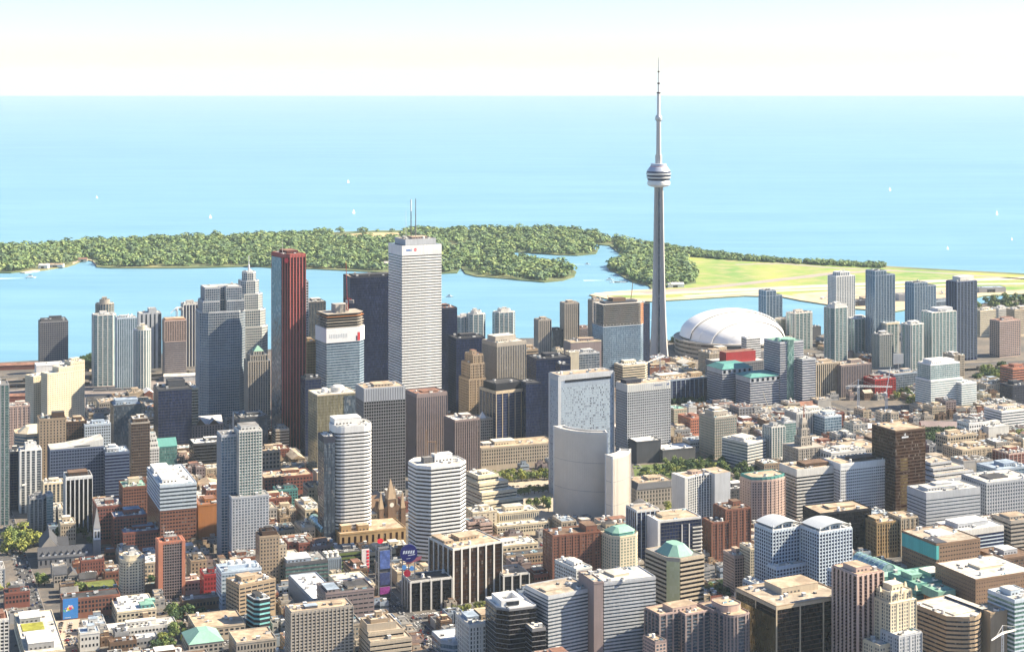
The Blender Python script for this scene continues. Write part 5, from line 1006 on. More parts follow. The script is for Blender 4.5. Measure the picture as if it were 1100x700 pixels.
b(OF, 'black steel bank tower beside the tallest white tower, toward the crane', (374, 376, 426, 298, 456), st('curtain', 'navy', 'navy', fh=3.7, mw='black', ps=2.2), d=38, rf='tan', ph=[(.1,.2,.9,.8,2,'black','dark')], tag_='the black bank tower')
b(OF, 'black steel bank tower showing behind the other flank of the white tower', (460, 462, 491, 332, 446), st('curtain', 'navy', 'navy', fh=3.7, mw='black', ps=2.2), d=40, rf='red')
b(OF, 'lower navy glass block beyond the brown stepped stone tower', (488, 490, 521, 364, 452), st('curtain', 'navy', 'navy', fh=3.8), d=36, rf='dark', units=4)
b(OF, 'grey-brown ribbed tower with a flat red roof', (437, 448, 480, 424, 512), st('fins', 'mauve', 'steel', fh=3.8, ps=2.6, pw=1.2, corn=4), d=36, th=27, rf='red', ph=[(.3,.3,.8,.8,1.2,'brown','red')], units=2, tag_='the ribbed tower with the red roof')
b(OF, 'shorter grey-brown ribbed slab next to the red-roofed ribbed tower', (478, 489, 515, 452, 524), st('fins', 'mauve', 'dark', fh=3.8, ps=2.6, pw=1.1), d=34, th=27, rf='pale', units=4, tag_='the shorter ribbed slab')
b(OF, 'small stone block with a white pyramid on its roof', (513, 516, 534, 450, 488), st('punch', 'stone', 'dark', bay=3), d=26, rf='pale', top=lambda o, P, z, w, d: (roof(o, P, z, dict(w='stone'), 'pale', 0, 3), hip(o, rect(1, 2, 9, 10), z+.3, 9, wall('white'), .48)))
b(OF, 'brown stone tower stepping back near its reddish top', (499, 504, 522, 408, 474), st('punch', 'tan', 'bronze', fh=3.7, bay=2.8, ww=.45, wh=.6, piers=1, ps=5.6), d=34, th=27, rf='red', up=[(22, .12,.05,.95,.95), (12, .3,.1,.9,.9)], units=1, tag_='the brown stepped stone tower')
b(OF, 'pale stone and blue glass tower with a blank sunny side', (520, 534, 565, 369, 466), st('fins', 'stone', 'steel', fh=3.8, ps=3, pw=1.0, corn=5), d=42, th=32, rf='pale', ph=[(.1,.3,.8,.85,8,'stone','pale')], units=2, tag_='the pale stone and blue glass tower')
b(OF, 'black glass tower with three pale piers and a sunken black roof', (514, 533, 573, 421, 488), st('fins', 'sand', 'navy', fh=3.8, ps=9.5, pw=.9, corn=3), d=44, th=32, rf='dark', up=[(9, .05,.12,.8,.9, dict(t='blank', w='black', rf='dark'))], ph=0, units=0, tag_='the black tower with pale piers')
b(OF, 'navy glass tower with a louvred flat roof behind the perforated hotel', (574, 576, 613, 386, 474), st('curtain', 'navy', 'navy', fh=3.8), d=38, rf='dark', units=7, more=[((563, 565, 581, 412, 486), 26, dict(rf='dark')), ((600, 602, 612, 392, 482), 18, dict(rf='dark'))], tag_='the navy glass tower')
b(OF, 'brown banded block squeezed behind the pale stone tower', (560, 562, 578, 376, 452), st('band', 'tan', 'dark', fh=3.8), d=26, rf='tan')
b(OF, 'glass block with a cream lift shaft above the perforated hotel', (618, 620, 644, 380, 446), st('curtain', 'silver', 'steel', fh=3.8), d=30, rf='pale', more=[((610, 612, 622, 379, 452), 18, dict(t='blank', w='cream', rf='pale'))], units=4)
b(OF, 'brown-walled block with a bright cream edge beside the tower with orange scaffolds', (611, 613, 646, 368, 420), st('blank', 'mauve', w2='cream'), d=30, rf='tan', units=3)
# ---- city hall square and the hotels
def slot(o, P, z, w, d):
    roof(o, P, z, dict(w='silver'), 'tan', 0, 5)
    m = MB(); m.box(w*.1, -.4, z-8.5, w*.95, -.3, z-5.5, glass('dark')); m.build('window_row', o)
b(HO, 'big white-framed hotel slab of pale blue wall peppered with dark windows', (594, 601, 659, 404, 534), st('punch', 'bluegrey', 'dots', fh=3.1, bay=2.1, ww=.62, wh=.6, corn=14, piers=1, ps=200, pw=4, w2='silver'), d=26, th=27, top=slot, tag_='the white-framed perforated hotel')
def hsign(o, P, z, w, d):
    roof(o, P, z, dict(w='offwhite'), 'tan', [(.05,.3,.4,.8,5,'navy','dark')], 4)
    lm = plain('sign_blue', (.10,.13,.25), .5)
    for k in range(7): m = MB(); m.box(w*.62+k*1.9, -.62, z-3.7, w*.62+k*1.9+1.2, -.5, z-2.3, lm); m.build('lettering', o)
    m = MB(); m.box(w*.92, -.62, z-4.2, w*.97, -.5, z-1.8, lm); m.build('emblem', o)
b(HO, 'pale grey hotel with a square grid of windows in a broad blank frame', (664, 674, 720, 414, 494), st('grid', 'silver', 'dark', fh=3.5, bay=3.0, sp=.42, pw=.8, corn=9, w2='offwhite'), d=30, th=27, top=hsign, tag_='the grey gridded hotel')
b(OF, 'long low beige block of square windows facing the row of trees', (513, 517, 597, 482, 505), st('punch', 'beige', 'dark', fh=4, bay=3.4, ww=.5, wh=.6), d=40, rf='tan', ph=[(.22,.3,.5,.75,5,'cream','pale'), (.5,.45,.62,.7,3,'cream','tan'), (.08,.4,.2,.7,3,'grey','pale')], units=5, tag_='the long low beige block')
b(OF, 'cream office stepping up in banded terraces toward a tent-like top', (503, 520, 562, 540, 562), st('band', 'cream', 'dark', fh=3.8, sp=.55), d=56, th=30, rf='pale', up=[(9, .02,.12,.9,1), (9, .05,.28,.78,1), (7, .1,.42,.62,.95)], ph=[(.3,.2,.7,.6,3,'cream','pale')], units=2, tag_='the cream terraced office')
b(LOW, 'plain cream corner block in front of the cream terraced office', (505, 508, 534, 551, 578), st('punch', 'cream', 'dark', bay=7, ww=.2), d=24, rf='pale', units=3)
b(LOW, 'cream block with two rows of upright windows opposite city hall', (532, 536, 579, 552, 571), st('punch', 'cream', 'steel', bay=2.6, ww=.5, wh=.75, fh=6), d=26, rf='pale', units=2)
b('opera_house', 'dark grey windowless theatre block with a bright white roof', (681, 684, 710, 475, 498), st('blank', 'slate'), d=34, rf='white', ph=0, units=0, more=[((709, 712, 747, 484, 497), 34, dict(rf='white', w='dkgrey'))], tag_='the dark theatre block')
def endwall(o, P, z, w, d):
    roof(o, P, z, dict(w='white'), 'tan', [(.3,.5,.5,.9,3,'pink','tan')], 4)
    m = MB(); m.prism([(w*.66, -1.3), (w+1.2, -1.3), (w+1.2, d+.4), (w*.66, d+.4)], 0, z+1.8, wall('silver'), roofm('tan')); m.build('end_wall', o)
    m = MB(); m.box(-1.3, -1.3, 0, 3.2, d+.4, z+1.5, wall('offwhite')); m.build('side_wall', o)
b(AP, 'tall apartment slab with a curved hollow front and a blank grey end', (724, 736, 783, 514, 578), st('balc', 'white', 'steel', fh=2.9, ps=3.2, pw=.8, rg='silver'), d=26, th=27, poly='dent', top=endwall, tag_='the curved apartment slab')
b('stone_building', 'old stone courthouse with a dark mansard roof among the trees', (677, 684, 727, 526, 549), st('punch', 'stone', 'dark', fh=4.5, bay=4, ww=.4, wh=.65), d=40, top=lambda o, P, z, w, d: (hip(o, P, z, 6, wall('slate'), .1), roof(o, offset(P, -4), z+6, dict(w='stone'), 'tan', [(.4,.3,.75,.8,3,'stone','tan')], 3)), tag_='the old courthouse')
b(LOW, 'dark low block with white roof strips beside the curved apartment slab', (780, 783, 807, 526, 548), st('punch', 'dkgrey', 'dark'), d=34, rf='white', units=4)
b(HO, 'pinkish ribbed hotel tower with a wavy teal crown', (803, 811, 847, 518, 570), st('punch', 'pink', 'dark', fh=3, bay=2.4, ww=.5, wh=.5, piers=1, ps=4.8, pw=1.6), d=30, th=26, poly='bow', rf='tan', up=[(3.5, .02,.02,.98,.98, dict(t='blank', w='teal', poly='bow', rf='tan'))], ph=0, units=4, tag_='the pink hotel with the teal crown')
b(OF, 'white office of dark ribbon windows and a blank white top', (846, 856, 898, 505, 562), st('band', 'offwhite', 'dark', fh=3.8, sp=.48, corn=7), d=36, th=24, rf='tan', ph=[(.3,.2,.9,.7,4,'dkbrown','brown')], units=3, tag_='the white ribbon-windowed office')
b(OF, 'white office with a regular grid of small dark windows and a blank crown', (895, 903, 953, 499, 560), st('punch', 'white', 'dark', fh=3.5, bay=2.7, ww=.66, wh=.46, corn=6), d=34, th=24, rf='tan', ph=[(.35,.25,.85,.7,3,'dkbrown','brown')], units=5, tag_='the white gridded office')
b(OF, 'white block of large square openings behind the white gridded office', (878, 893, 930, 487, 512), st('punch', 'offwhite', 'dark', bay=6, ww=.55, wh=.6, fh=7), d=30, th=24, rf='pale', units=6)
b(LOW, 'broad tan-roofed block beside the dark bronze tower', (914, 919, 949, 483, 506), st('punch', 'stone', 'dark'), d=44, th=24, rf='tan', ph=0, units=3)
def bronze_top(o, P, z, w, d):
    roof(o, P, z, dict(w='tan'), 'tan', 0, 3)
    m = MB(); m.box(w*.2, -.62, z-9, w*.42, -.5, z-7, plain('sign_pale', (.6,.62,.66), .4)); m.build('lettering', o)
    m = MB(); m.face([(w*.28, -.62, z-6), (w*.34, -.62, z-6), (w*.31, -.62, z-2.6)], plain('sign_pale', (.6,.62,.66), .4)); m.build('emblem', o)
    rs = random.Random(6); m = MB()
    for k in range(16): m = MB(); m.box(w*.16, -.3, 10+k*3.9, w*.4, -.2, 12.2+k*3.9, glass('gold' if rs.random() < .8 else 'bronze')); m.build('window', o)  # gold panes are a reflection put into the glass colour
b(OF, 'dark bronze glass tower with a golden strip of windows and a tan roof', (946, 962, 994, 463, 558), st('band', 'dkbrown', 'bronze', fh=3.9, sp=.3, pr=.15), d=44, th=26, top=bronze_top, tag_='the dark bronze tower')  # the golden strip is a reflection painted into the panes
# ---- right of the hotels, down to the stadium
b(OF, 'grey-green gridded office with a stepped stone roof box', (754, 768, 791, 449, 492), st('grid', 'stone', 'green', fh=3.6, bay=3.2, sp=.42), d=38, th=27, rf='pale', ph=[(.1,.2,.75,.8,7,'stone','pale'), (.2,.3,.6,.7,10,'stone','pale')], units=2, tag_='the grey-green gridded office')
b(OF, 'low white banded office turned corner-on behind the trees', (779, 803, 823, 476, 504), st('band', 'offwhite', 'steel', fh=3.8, sp=.5), d=46, th=40, rf='pale', ph=[(.2,.3,.8,.8,3.5,'offwhite','pale')], units=4, tag_='the corner-on banded office')
b(AP, 'small cream and green glass condominium beside the beaux-arts tower', (824, 829, 843, 459, 500), st('balc', 'offwhite', 'green', fh=3, ps=4, pw=1.4), d=20, th=26, rf='grey', units=2)
b(AP, 'greenish mid-rise block behind the small green condominium', (838, 842, 855, 454, 490), st('curtain', 'silver', 'green', fh=3.2), d=18, th=26, rf='pale', units=2)
def beacon(o, P, z, w, d):
    m = MB(); m.frustum(P, z, offset(P, -1.5), z+6, wall('stone')); m.build('tower_cap', o)
    m = MB(); m.bar((w/2, d/2, z+5), (w/2, d/2, z+22), .9, plain('beacon_frame', (.45,.2,.1), .5)); m.build('weather_beacon', o)
b('stone_building', 'grey stone beaux-arts block topped by a stepped tower and beacon', (846, 858, 886, 482, 510), st('punch', 'stone', 'dark', fh=4, bay=3.4, ww=.4, wh=.6, piers=1, ps=7), d=36, th=25, rf='tan', up=[(12, .28,.3,.68,.72), (10, .33,.35,.63,.67), (8, .38,.4,.58,.6)], top=beacon, tag_='the beaux-arts stone tower')
b(OF, 'white mid-rise office with close ribs behind the beaux-arts tower', (851, 856, 891, 444, 472), st('fins', 'offwhite', 'steel', fh=3.7, ps=3, pw=1.2), d=30, th=25, rf='pale', tag_='the white ribbed mid-rise')
b(OF, 'blue-grey glass office with a pale roof above the low rooftops', (880, 886, 904, 448, 474), st('curtain', 'paleblue', 'blue', fh=3.8), d=28, th=25, rf='pale', units=3)
b('low_building', 'block with turquoise trim and a stone front near the grey hotel', (718, 724, 738, 440, 458), st('punch', 'sand', 'green', bay=3), d=30, th=25, rf='copper', ph=0, units=3)
b(LOW, 'salmon brick block beside the grey-green office', (738, 742, 758, 450, 470), st('punch', 'salmon', 'dark', bay=3), d=36, th=25, rf='red', units=2)
TW = st('band', 'silver', 'navy', fh=3.7, sp=.5, corn=7)
def slots(col, hh=6):
    def f(o, P, z, w, d):
        m = MB(); m.prism(offset(P, 1.0), z, z+.6, wall(col), None, True); m.build('eaves', o); hip(o, P, z+.6, hh, wall(col), .22)
        n = max(3, int(w/9))
        for k in range(n): m = MB(); m.box(w*(k+.2)/n, -.62, z-6, w*(k+.65)/n, -.5, z-1.5, glass('dark')); m.build('window', o)
    return f
b(OF, 'farther and taller of two grey banded offices with flat teal roofs', (760, 776, 808, 397, 438), TW, d=44, th=26, top=slots('teal'), tag_='the taller teal-roofed office')
b(OF, 'grey banded office with a flat teal roof, the nearer and lower of two twins', (792, 806, 839, 406, 443), TW, d=40, th=26, top=slots('teal', 4), tag_='the lower teal-roofed office')
def dome_top(o, P, z, w, d):
    roof(o, P, z, dict(w='silver'), 'copper', 0, 0)
    m = MB(); m.lathe([(7,0),(6.4,3),(4.5,5.5),(2,7),(0,7.4)], 14, wall('copper')); m.build('copper_dome', o, (w*.15, d*.3, z))
    m = MB(); m.prism(shape('clr', w*.2, -1.8, w*.68, d*.5), 12, z+3, glass('green')); p = m.build('glass_bay', o); m = MB(); m.prism(shape('clr', w*.17, -2.3, w*.71, d*.5), z+3, z+4.4, wall('copper'), None, True); m.build('bay_roof', p)
b(OF, 'tallest grey banded office with a green glass bay and copper dome', (827, 838, 863, 368, 440), st('band', 'silver', 'navy', fh=3.7, sp=.5), d=44, th=26, top=dome_top, more=[((858, 862, 876, 386, 440), 36, dict(rf='pale'))], tag_='the green-bayed office by the stadium')
b('broadcast_centre', 'grey gridded block carrying a bright red slanted roof box', (766, 776, 824, 391, 424), st('grid', 'midgrey', 'steel', fh=4, bay=4), d=50, th=26, rf='pale', ph=[(.12,.1,.78,.5,17,'red','red')], units=5, tag_='the block with the red roof box')
b(OF, 'white slatted block standing against the stadium dome', (799, 802, 817, 363, 404), st('band', 'white', 'dark', fh=4, sp=.5), d=16, th=26, rf='white', ph=0, units=0)
b(LOW, 'brown cluttered block at the foot of the stadium dome', (757, 762, 787, 380, 406), st('punch', 'beige', 'dark'), d=36, th=26, rf='tan', ph=[(.2,.2,.6,.6,5,'stone','tan'), (.6,.4,.95,.9,7,'sand','pale')], units=9)
b('convention_centre', 'cream banded convention block with an angled white roof beside the needle tower', (661, 669, 699, 393, 418), st('band', 'cream', 'dark', fh=4, sp=.5), d=44, th=26, poly='cr', rf='white', units=9, tag_='the cream convention block')
b('theatre', 'dark steel-framed block with pipes between the hotel and the teal twins', (704, 712, 760, 409, 436), st('fins', 'bluegrey', 'navy', fh=5, ps=8, pw=1, lw='slate'), d=46, th=26, rf='tan', ph=[(.1,.5,.6,.9,4,'sand','pale'), (.7,.2,.95,.5,6,'tan','tan')], units=9, tag_='the dark steel-framed block')
# ---- waterfront towers
b(AP, 'plain grey apartment slab by the water, the shorter of two', (576, 579, 592, 344, 382), st('fins', 'stone', 'steel', fh=3, ps=4, pw=2.2), d=24, rf='tan', ph=[(.3,.3,.75,.8,4,'stone','tan')], units=0)
b(AP, 'plain grey apartment slab by the water, the taller of two', (605, 607, 622, 326, 378), st('fins', 'stone', 'steel', fh=3, ps=4, pw=2.2), d=24, rf='tan', ph=[(.3,.3,.7,.8,4,'stone','tan')], units=0, tag_='the taller grey waterfront slab')
b(OF, 'low blue-grey block between the two grey waterfront slabs', (592, 594, 606, 355, 378), st('curtain', 'slate', 'steel', fh=3.6), d=24, rf='grey', units=2)
b(OF, 'low brown block on the water side of the tower with orange scaffolds', (621, 623, 638, 353, 376), st('band', 'mauve', 'steel', fh=3.6), d=26, rf='red', units=3)
b(AP, 'cream apartment slab half hidden by the unfinished tower', (635, 637, 648, 323, 382), st('fins', 'stone', 'steel', fh=3, ps=5, pw=2.6), d=22, rf='tan', units=0)
def scaff(o, P, z, w, d):
    cm, om = wall('concrete'), plain('scaffold_orange', (.6,.24,.1), .7)
    for k in range(12):
        m = MB(); m.prism(offset(P, -.2), z+k*3.3, z+k*3.3+.5, cm, None, True); m.build('floor_slab', o)
        m = MB(); m.prism(offset(P, -5 if k < 11 else -9), z+k*3.3+.5, z+k*3.3+3.3, plain('core_dark', (.05,.05,.06))); m.build('floor_core', o)
        if k < 11:
            m = MB()
            for a, q, L in edges_of(offset(P, -.5)):
                n = max(1, int(L/6))
                for j in range(n): x, y = a[0]+(q[0]-a[0])*j/n, a[1]+(q[1]-a[1])*j/n; m.box(x-.35, y-.35, z+k*3.3+.5, x+.35, y+.35, z+k*3.3+3.3, cm)
            if k == 0: mm = m.mesh('column')
    for k in range(11):
        a, q = P[1], P[2]; x0, y0, x1, y1 = *a, *q
        m = MB(); m.bar((x0, y0, z+k*3.3+1.2), (x1, y1, z+k*3.3+1.2), 1.3, om); m.build('scaffold', o)
    link('column', mm, o)
    m = MB(); m.prism(shape('rect', w*.3, d*.3, w*.6, d*.7), z+39.6, z+45, wall('brown')); m.build('formwork', o)
b(AP, 'tower under construction with open concrete floors and orange scaffolds', (643, 648, 694, 351, 416), st('curtain', 'bluegrey', 'blue', fh=3.3, bh=.8), d=40, th=24, poly='cr', top=scaff, more=[((686, 688, 698, 326, 404), 22, dict(t='curtain', w='slate', g='navy', rf='dark'))], tag_='the tower with orange scaffolds')
b(AP, 'slim pale condominium of rounded corners on the harbour, the lower of a pair', (490, 492, 505, 341, 374), CONDO, d=22, poly='clr', rf='pale', units=1)
b(AP, 'domed pale condominium on the harbour next to its lower twin', (503, 505, 522, 338, 375), CONDO, d=24, poly='cham', rf='pale', up=[(5, .2,.2,.8,.8, dict(t='blank', w='offwhite'))], units=1, tag_='the domed harbour condominium')
b(AP, 'pale green condominium standing apart on the harbour edge', (531, 533, 554, 336, 374), CONDO, d=24, poly='cham', rf='pale', up=[(5, .2,.2,.8,.8, dict(t='blank', w='offwhite'))], units=1, tag_='the lone harbour condominium')
GC = st('balc', 'bluegrey', 'blue', fh=3, ps=7, pw=1.0, rg='blue', w2='bluegrey')
GG = st('balc', 'offwhite', 'green', fh=3, ps=8, pw=1.1, rg='aqua', w2='offwhite')
b(AP, 'blue-grey condominium with a stepped top just beyond the stadium dome', (819, 823, 840, 318, 366), GC, d=24, th=27, rf='dark', up=[(10, 0,0,.6,1)], ph=0, units=1, tag_='the stepped condominium by the dome')
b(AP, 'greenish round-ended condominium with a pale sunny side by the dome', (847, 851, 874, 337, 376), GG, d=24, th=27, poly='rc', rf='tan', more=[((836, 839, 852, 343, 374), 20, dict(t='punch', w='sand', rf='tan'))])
b(AP, 'tall white and blue condominium with an arched crown', (895, 898, 918, 297, 372), st('balc', 'white', 'blue', fh=3, ps=4, pw=1.5, rg='blue'), d=24, th=27, rf='white', up=[(7, .15,.1,.85,.9, dict(poly='cham'))], ph=0, units=1, tag_='the tall white and blue condominium')
b(AP, 'green glass condominium standing in front of the tall white and blue one', (890, 894, 912, 331, 398), GG, d=22, th=27, poly='clr', rf='white', up=[(5, .2,.1,.9,.9, dict(t='blank', w='offwhite'))], units=1)
b(AP, 'dark steel-blue condominium with a notched top beside the airfield', (936, 940, 961, 296, 384), GC, d=26, th=27, rf='dark', up=[(8, 0,0,.55,1)], ph=0, units=1, tag_='the steel-blue notched condominium')
b(AP, 'pale green slab with a flat white roof between two tall condominiums', (915, 918, 943, 343, 382), GG, d=24, th=27, rf='white', units=2)
b(AP, 'blue-grey condominium with a sloping shoulder seen across the airfield', (979, 982, 1005, 308, 366), GC, d=26, th=27, rf='dark', up=[(7, 0,0,.6,1)], ph=0, units=1, tag_='the sloping-shouldered condominium')
b(OF, 'low blue-grey slab with a rooftop mast among the condominiums', (1001, 1004, 1028, 324, 360), st('curtain', 'bluegrey', 'steel', fh=3.3), d=24, th=27, rf='grey', units=4)
b(AP, 'tallest dark navy condominium with a white crown at the airfield', (1023, 1028, 1049, 303, 388), st('balc', 'slateblue', 'navy', fh=3, ps=8, pw=1.6, rg='steel', w2='slateblue'), d=28, th=27, rf='pale', ph=[(.25,.15,.95,.9,8,'offwhite','white')], units=0, tag_='the navy condominium with the white crown')
b(AP, 'broad green glass condominium with a pale roof box', (996, 1001, 1027, 336, 396), GG, d=28, th=27, rf='white', ph=[(.35,.2,.95,.9,6,'silver','white')], units=1, tag_='the broad green condominium')
b(AP, 'green glass condominium with a round pale crown beside the broad one', (971, 976, 994, 349, 402), GG, d=24, th=27, poly='rc', rf='white', units=2)
b(AP, 'stubby grey condominium in front of a ring-roofed one', (942, 945, 959, 360, 398), st('balc', 'grey', 'steel', fh=3, ps=4, pw=1.4), d=20, th=27, rf='white', units=1)
b(AP, 'greenish condominium with a cream ring roof', (947, 950, 967, 349, 384), GG, d=20, th=27, poly='rc', rf='white', up=[(3, -.05,-.05,1.05,1.05, dict(t='blank', w='cream', poly='rc'))], ph=0, units=0)
b(OF, 'brown block of upright pale stripes beside the green-bayed office', (872, 877, 902, 391, 428), st('fins', 'beige', 'dark', fh=3.4, ps=4, pw=1.6), d=34, th=26, rf='tan', tag_='the brown striped block')
b(OF, 'grey-brown ribbed block with a patchy roof next to the brown striped one', (900, 904, 936, 393, 427), st('fins', 'mauve', 'steel', fh=3.4, ps=3.4, pw=1.3), d=34, th=26, rf='gravel', units=5, tag_='the grey-brown ribbed block')
b('construction_building', 'unfinished block wrapped in red mesh beside two cranes', (932, 940, 962, 408, 428), st('grid', 'red', 'red', fh=4, bay=5, sp=.3), d=30, th=26, rf='grey', units=6, tag_='the red mesh-wrapped block')
b(OF, 'blue-grey flat block behind the red mesh-wrapped one', (955, 960, 986, 402, 424), st('curtain', 'bluegrey', 'steel', fh=3.7), d=26, th=26, rf='gravel', units=5)
b(AP, 'icy blue and white stepped apartment block on a banded white base', (989, 1000, 1034, 409, 442), st('band', 'white', 'aqua', fh=3.3, sp=.5), d=36, th=27, rf='white', up=[(24, .04,.1,.96,.95, dict(t='curtain', w='white', g='aqua', fh=3.3))], ph=[(.1,.15,.7,.8,6,'white','white'), (.4,.3,.95,.9,4,'white','white')], units=2, more=[((1028, 1033, 1049, 412, 440), 30, dict(rf='white'))], tag_='the icy blue stepped block')
b(AP, 'pale cream mid-rise of three bays beyond the navy condominium', (1049, 1053, 1070, 334, 362), st('punch', 'cream', 'steel', bay=3), d=22, th=27, rf='pale')
b(AP, 'pale stone mid-rise with a white roof near the marina trees', (1070, 1073, 1087, 332, 358), st('punch', 'offwhite', 'steel', bay=3), d=22, th=27, rf='white')
b(AP, 'sand-coloured mid-rise at the frame edge near the marina', (1086, 1090, 1112, 333, 362), st('punch', 'sand', 'steel', bay=3), d=24, th=27, rf='pale')
b('construction_building', 'pink unfinished mid-rise with bare floors near the rail corridor', (1070, 1074, 1096, 345, 384), st('grid', 'pink', 'steel', fh=3.4, bay=5, sp=.35), d=26, th=27, rf='red', units=3)
b(LOW, 'dark blue boathouse block standing against the harbour', (866, 868, 882, 352, 366), st('blank', 'slate'), d=20, th=27, rf='dark', ph=0, units=1)
b(LOW, 'red-orange brick block with white bands at the frame edge', (1082, 1088, 1112, 396, 424), st('band', 'salmon', 'dark', fh=4), d=30, th=25, rf='red', units=3)
b(LOW, 'dark blue and red block below the red-orange one', (1082, 1088, 1112, 415, 438), st('punch', 'navy', 'dark'), d=30, th=25, rf='dark', units=3)
b(OF, 'white banded block with a flat tan roof at the frame edge', (1066, 1076, 1112, 442, 464), st('band', 'white', 'steel', fh=4, sp=.5), d=38, th=25, rf='tan', tag_='the white banded block')
b(OF, 'white cube with a row of black square windows under its roof', (1033, 1041, 1064, 455, 474), st('punch', 'white', 'dark', bay=4.4, ww=.55, wh=.45, fh=6), d=26, th=25, rf='dark', units=4, tag_='the white cube with square windows')
b(LOW, 'plain white low shed joined to the white cube', (1058, 1062, 1084, 459, 474), st('blank', 'offwhite'), d=26, th=25, rf='pale', units=1)
b(OF, 'beige loft block of large square windows near the dark trees', (1013, 1018, 1049, 469, 486), st('punch', 'sand', 'dark', bay=4.5, ww=.68, wh=.62, fh=4.4), d=26, th=25, rf='tan')
b('long_hall', 'long dark barrel-roofed hall with a red end', (986, 990, 1032, 458, 464), st('blank', 'mauve'), d=26, th=-6, top=lambda o, P, z, w, d: gable(o, 0, 0, w, d, z, 6, wall('mauve'), wall('red'), 'x'))
b(LOW, 'tan warehouse with upright piers behind the terraced grey office', (1022, 1034, 1068, 484, 506), st('punch', 'sand', 'dark', bay=4, ww=.5, wh=.6, piers=1, ps=8), d=40, th=25, rf='tan', tag_='the tan piered warehouse')
b(LOW, 'red brick loft with pale piers beside the tan warehouse', (1078, 1084, 1110, 488, 508), st('punch', 'redbrick', 'dark', piers=1, ps=7, w2='pink'), d=32, th=25, rf='tan')
b(OF, 'grey office of stepped terraces like a ziggurat', (993, 1006, 1054, 516, 534), st('band', 'silver', 'dark', fh=4, sp=.5, pr=.6), d=60, th=25, rf='gravel', up=[(5, .04,.12,.9,.95), (5, .1,.25,.78,.9), (5, .14,.38,.6,.85)], ph=0, units=3, tag_='the ziggurat office')
b(LOW, 'blue glass-roofed low block beside the ziggurat', (1064, 1072, 1106, 505, 526), st('curtain', 'bluegrey', 'blue', fh=4), d=40, th=25, rf='blue', units=4)
# ================================================================ small buildings that fill the blocks between the named ones
import numpy as np
def proj(x, y, z): return CX+F*x/y, HY+F*(H-z)/y
UVB = []
for P, hh, lab in FOOT:
    q = [uv(*p) for p in P]; UVB.append((min(a for a, _ in q), min(v for _, v in q), max(a for a, _ in q), max(v for _, v in q)))
KEEP_OUT = [[(18,660),(62,660),(45,560),(0,540),(-20,560)], [(518,566),(606,566),(606,507),(512,510)], [(676,548),(800,530),(800,486),(676,488)], [(-80,455),(216,416),(216,392),(-80,396)], 
  [(820,409),(1120,396),(1120,380),(820,396)], [(1040,412),(1090,412),(1090,392),(1040,392)], [(990,482),(1034,482),(1034,456),(985,456)], [(50,698),(88,698),(90,662),(50,662)], [(898,450),(975,448),(975,430),(898,430)], [(515,548),(606,548),(606,505),(515,505)], [(165,700),(206,700),(206,672),(165,672)], [(178,690),(218,690),(218,640),(178,640)]]
KO = [[gp(*p) for p in k] for k in KEEP_OUT]
SHORE = [gp(x, y+5) for x, y in SH]
def shore_y(x):
    for (xa, ya), (xb, yb) in zip(SHORE, SHORE[1:]):
        if xa <= x <= xb: return ya+(yb-ya)*(x-xa)/(xb-xa)
    return 2700
W2, H2 = 550, 350
IDB = np.zeros((H2, W2), dtype=np.int32)
def fill(P, h, idn):
    pts = [proj(x, y, z) for x, y in P for z in (0, h)]
    pts = sorted(set((round(px/2, 1), round(py/2, 1)) for px, py in pts))
    def half(ps):
        r = []
        for p in ps:
            while len(r) > 1 and (r[-1][0]-r[-2][0])*(p[1]-r[-2][1])-(r[-1][1]-r[-2][1])*(p[0]-r[-2][0]) <= 0: r.pop()
            r.append(p)
        return r
    hull = half(pts)[:-1]+half(pts[::-1])[:-1]
    y0, y1 = max(0, int(min(p[1] for p in hull))), min(H2-1, int(max(p[1] for p in hull)))
    for y in range(y0, y1+1):
        xs = []
        for (xa, ya), (xb, yb) in zip(hull, hull[1:]+hull[:1]):
            if (ya <= y+.5) != (yb <= y+.5): xs.append(xa+(xb-xa)*(y+.5-ya)/(yb-ya))
        if len(xs) >= 2:
            a, e = max(0, int(round(min(xs)))), min(W2, int(round(max(xs))))
            if e > a: IDB[y, a:e] = idn
rs = random.Random(42); CAND = []
vv = 1180.0
while vv < 2950:
    uu = -760.0; rowd = rs.uniform(24, 40)
    while uu < 1750:
        w, d = rs.uniform(13, 36), rowd*rs.uniform(.78, .97); gap = rs.choice((0.3, .6, .8, 1.2, 3))
        far = vv > 2450
        hh = rs.choice((8, 9, 11, 12, 14, 16, 18, 22)) if not far else rs.choice((6, 7, 9, 11, 14)); hh *= rs.uniform(.9, 1.15)
        if rs.random() < .06 and not far: hh *= 1.8
        q = (uu, vv, uu+w, vv+d); uu += w+gap
        P = [xy(q[0], q[1]), xy(q[2], q[1]), xy(q[2], q[3]), xy(q[0], q[3])]
        cx, cy = xy((q[0]+q[2])/2, (q[1]+q[3])/2); px, py = proj(cx, cy, hh)
        if not (-20 < px < 1125 and py < 730): continue
        if any(y > shore_y(x)-25 for x, y in P): continue
        if any(q[0] < c+8.6 and q[2] > c-8.6 for c in NS) or any(q[1] < c+9.6 and q[3] > c-9.6 for c in EW): continue
        if any(q[0] < e[2]+1.5 and q[2] > e[0]-1.5 and q[1] < e[3]+1.5 and q[3] > e[1]-1.5 for e in UVB): continue
        if any(inside(k, *p) for k in KO for p in P+[(cx, cy)]): continue
        CAND.append((P, hh, w, d, cx, cy))
    vv += rowd+(1 if rs.random() < .7 else 6)
PL = [(min(uv(*p)[0] for p in c[0]), min(uv(*p)[1] for p in c[0]), max(uv(*p)[0] for p in c[0]), max(uv(*p)[1] for p in c[0])) for c in CAND]
vv = 1180.0
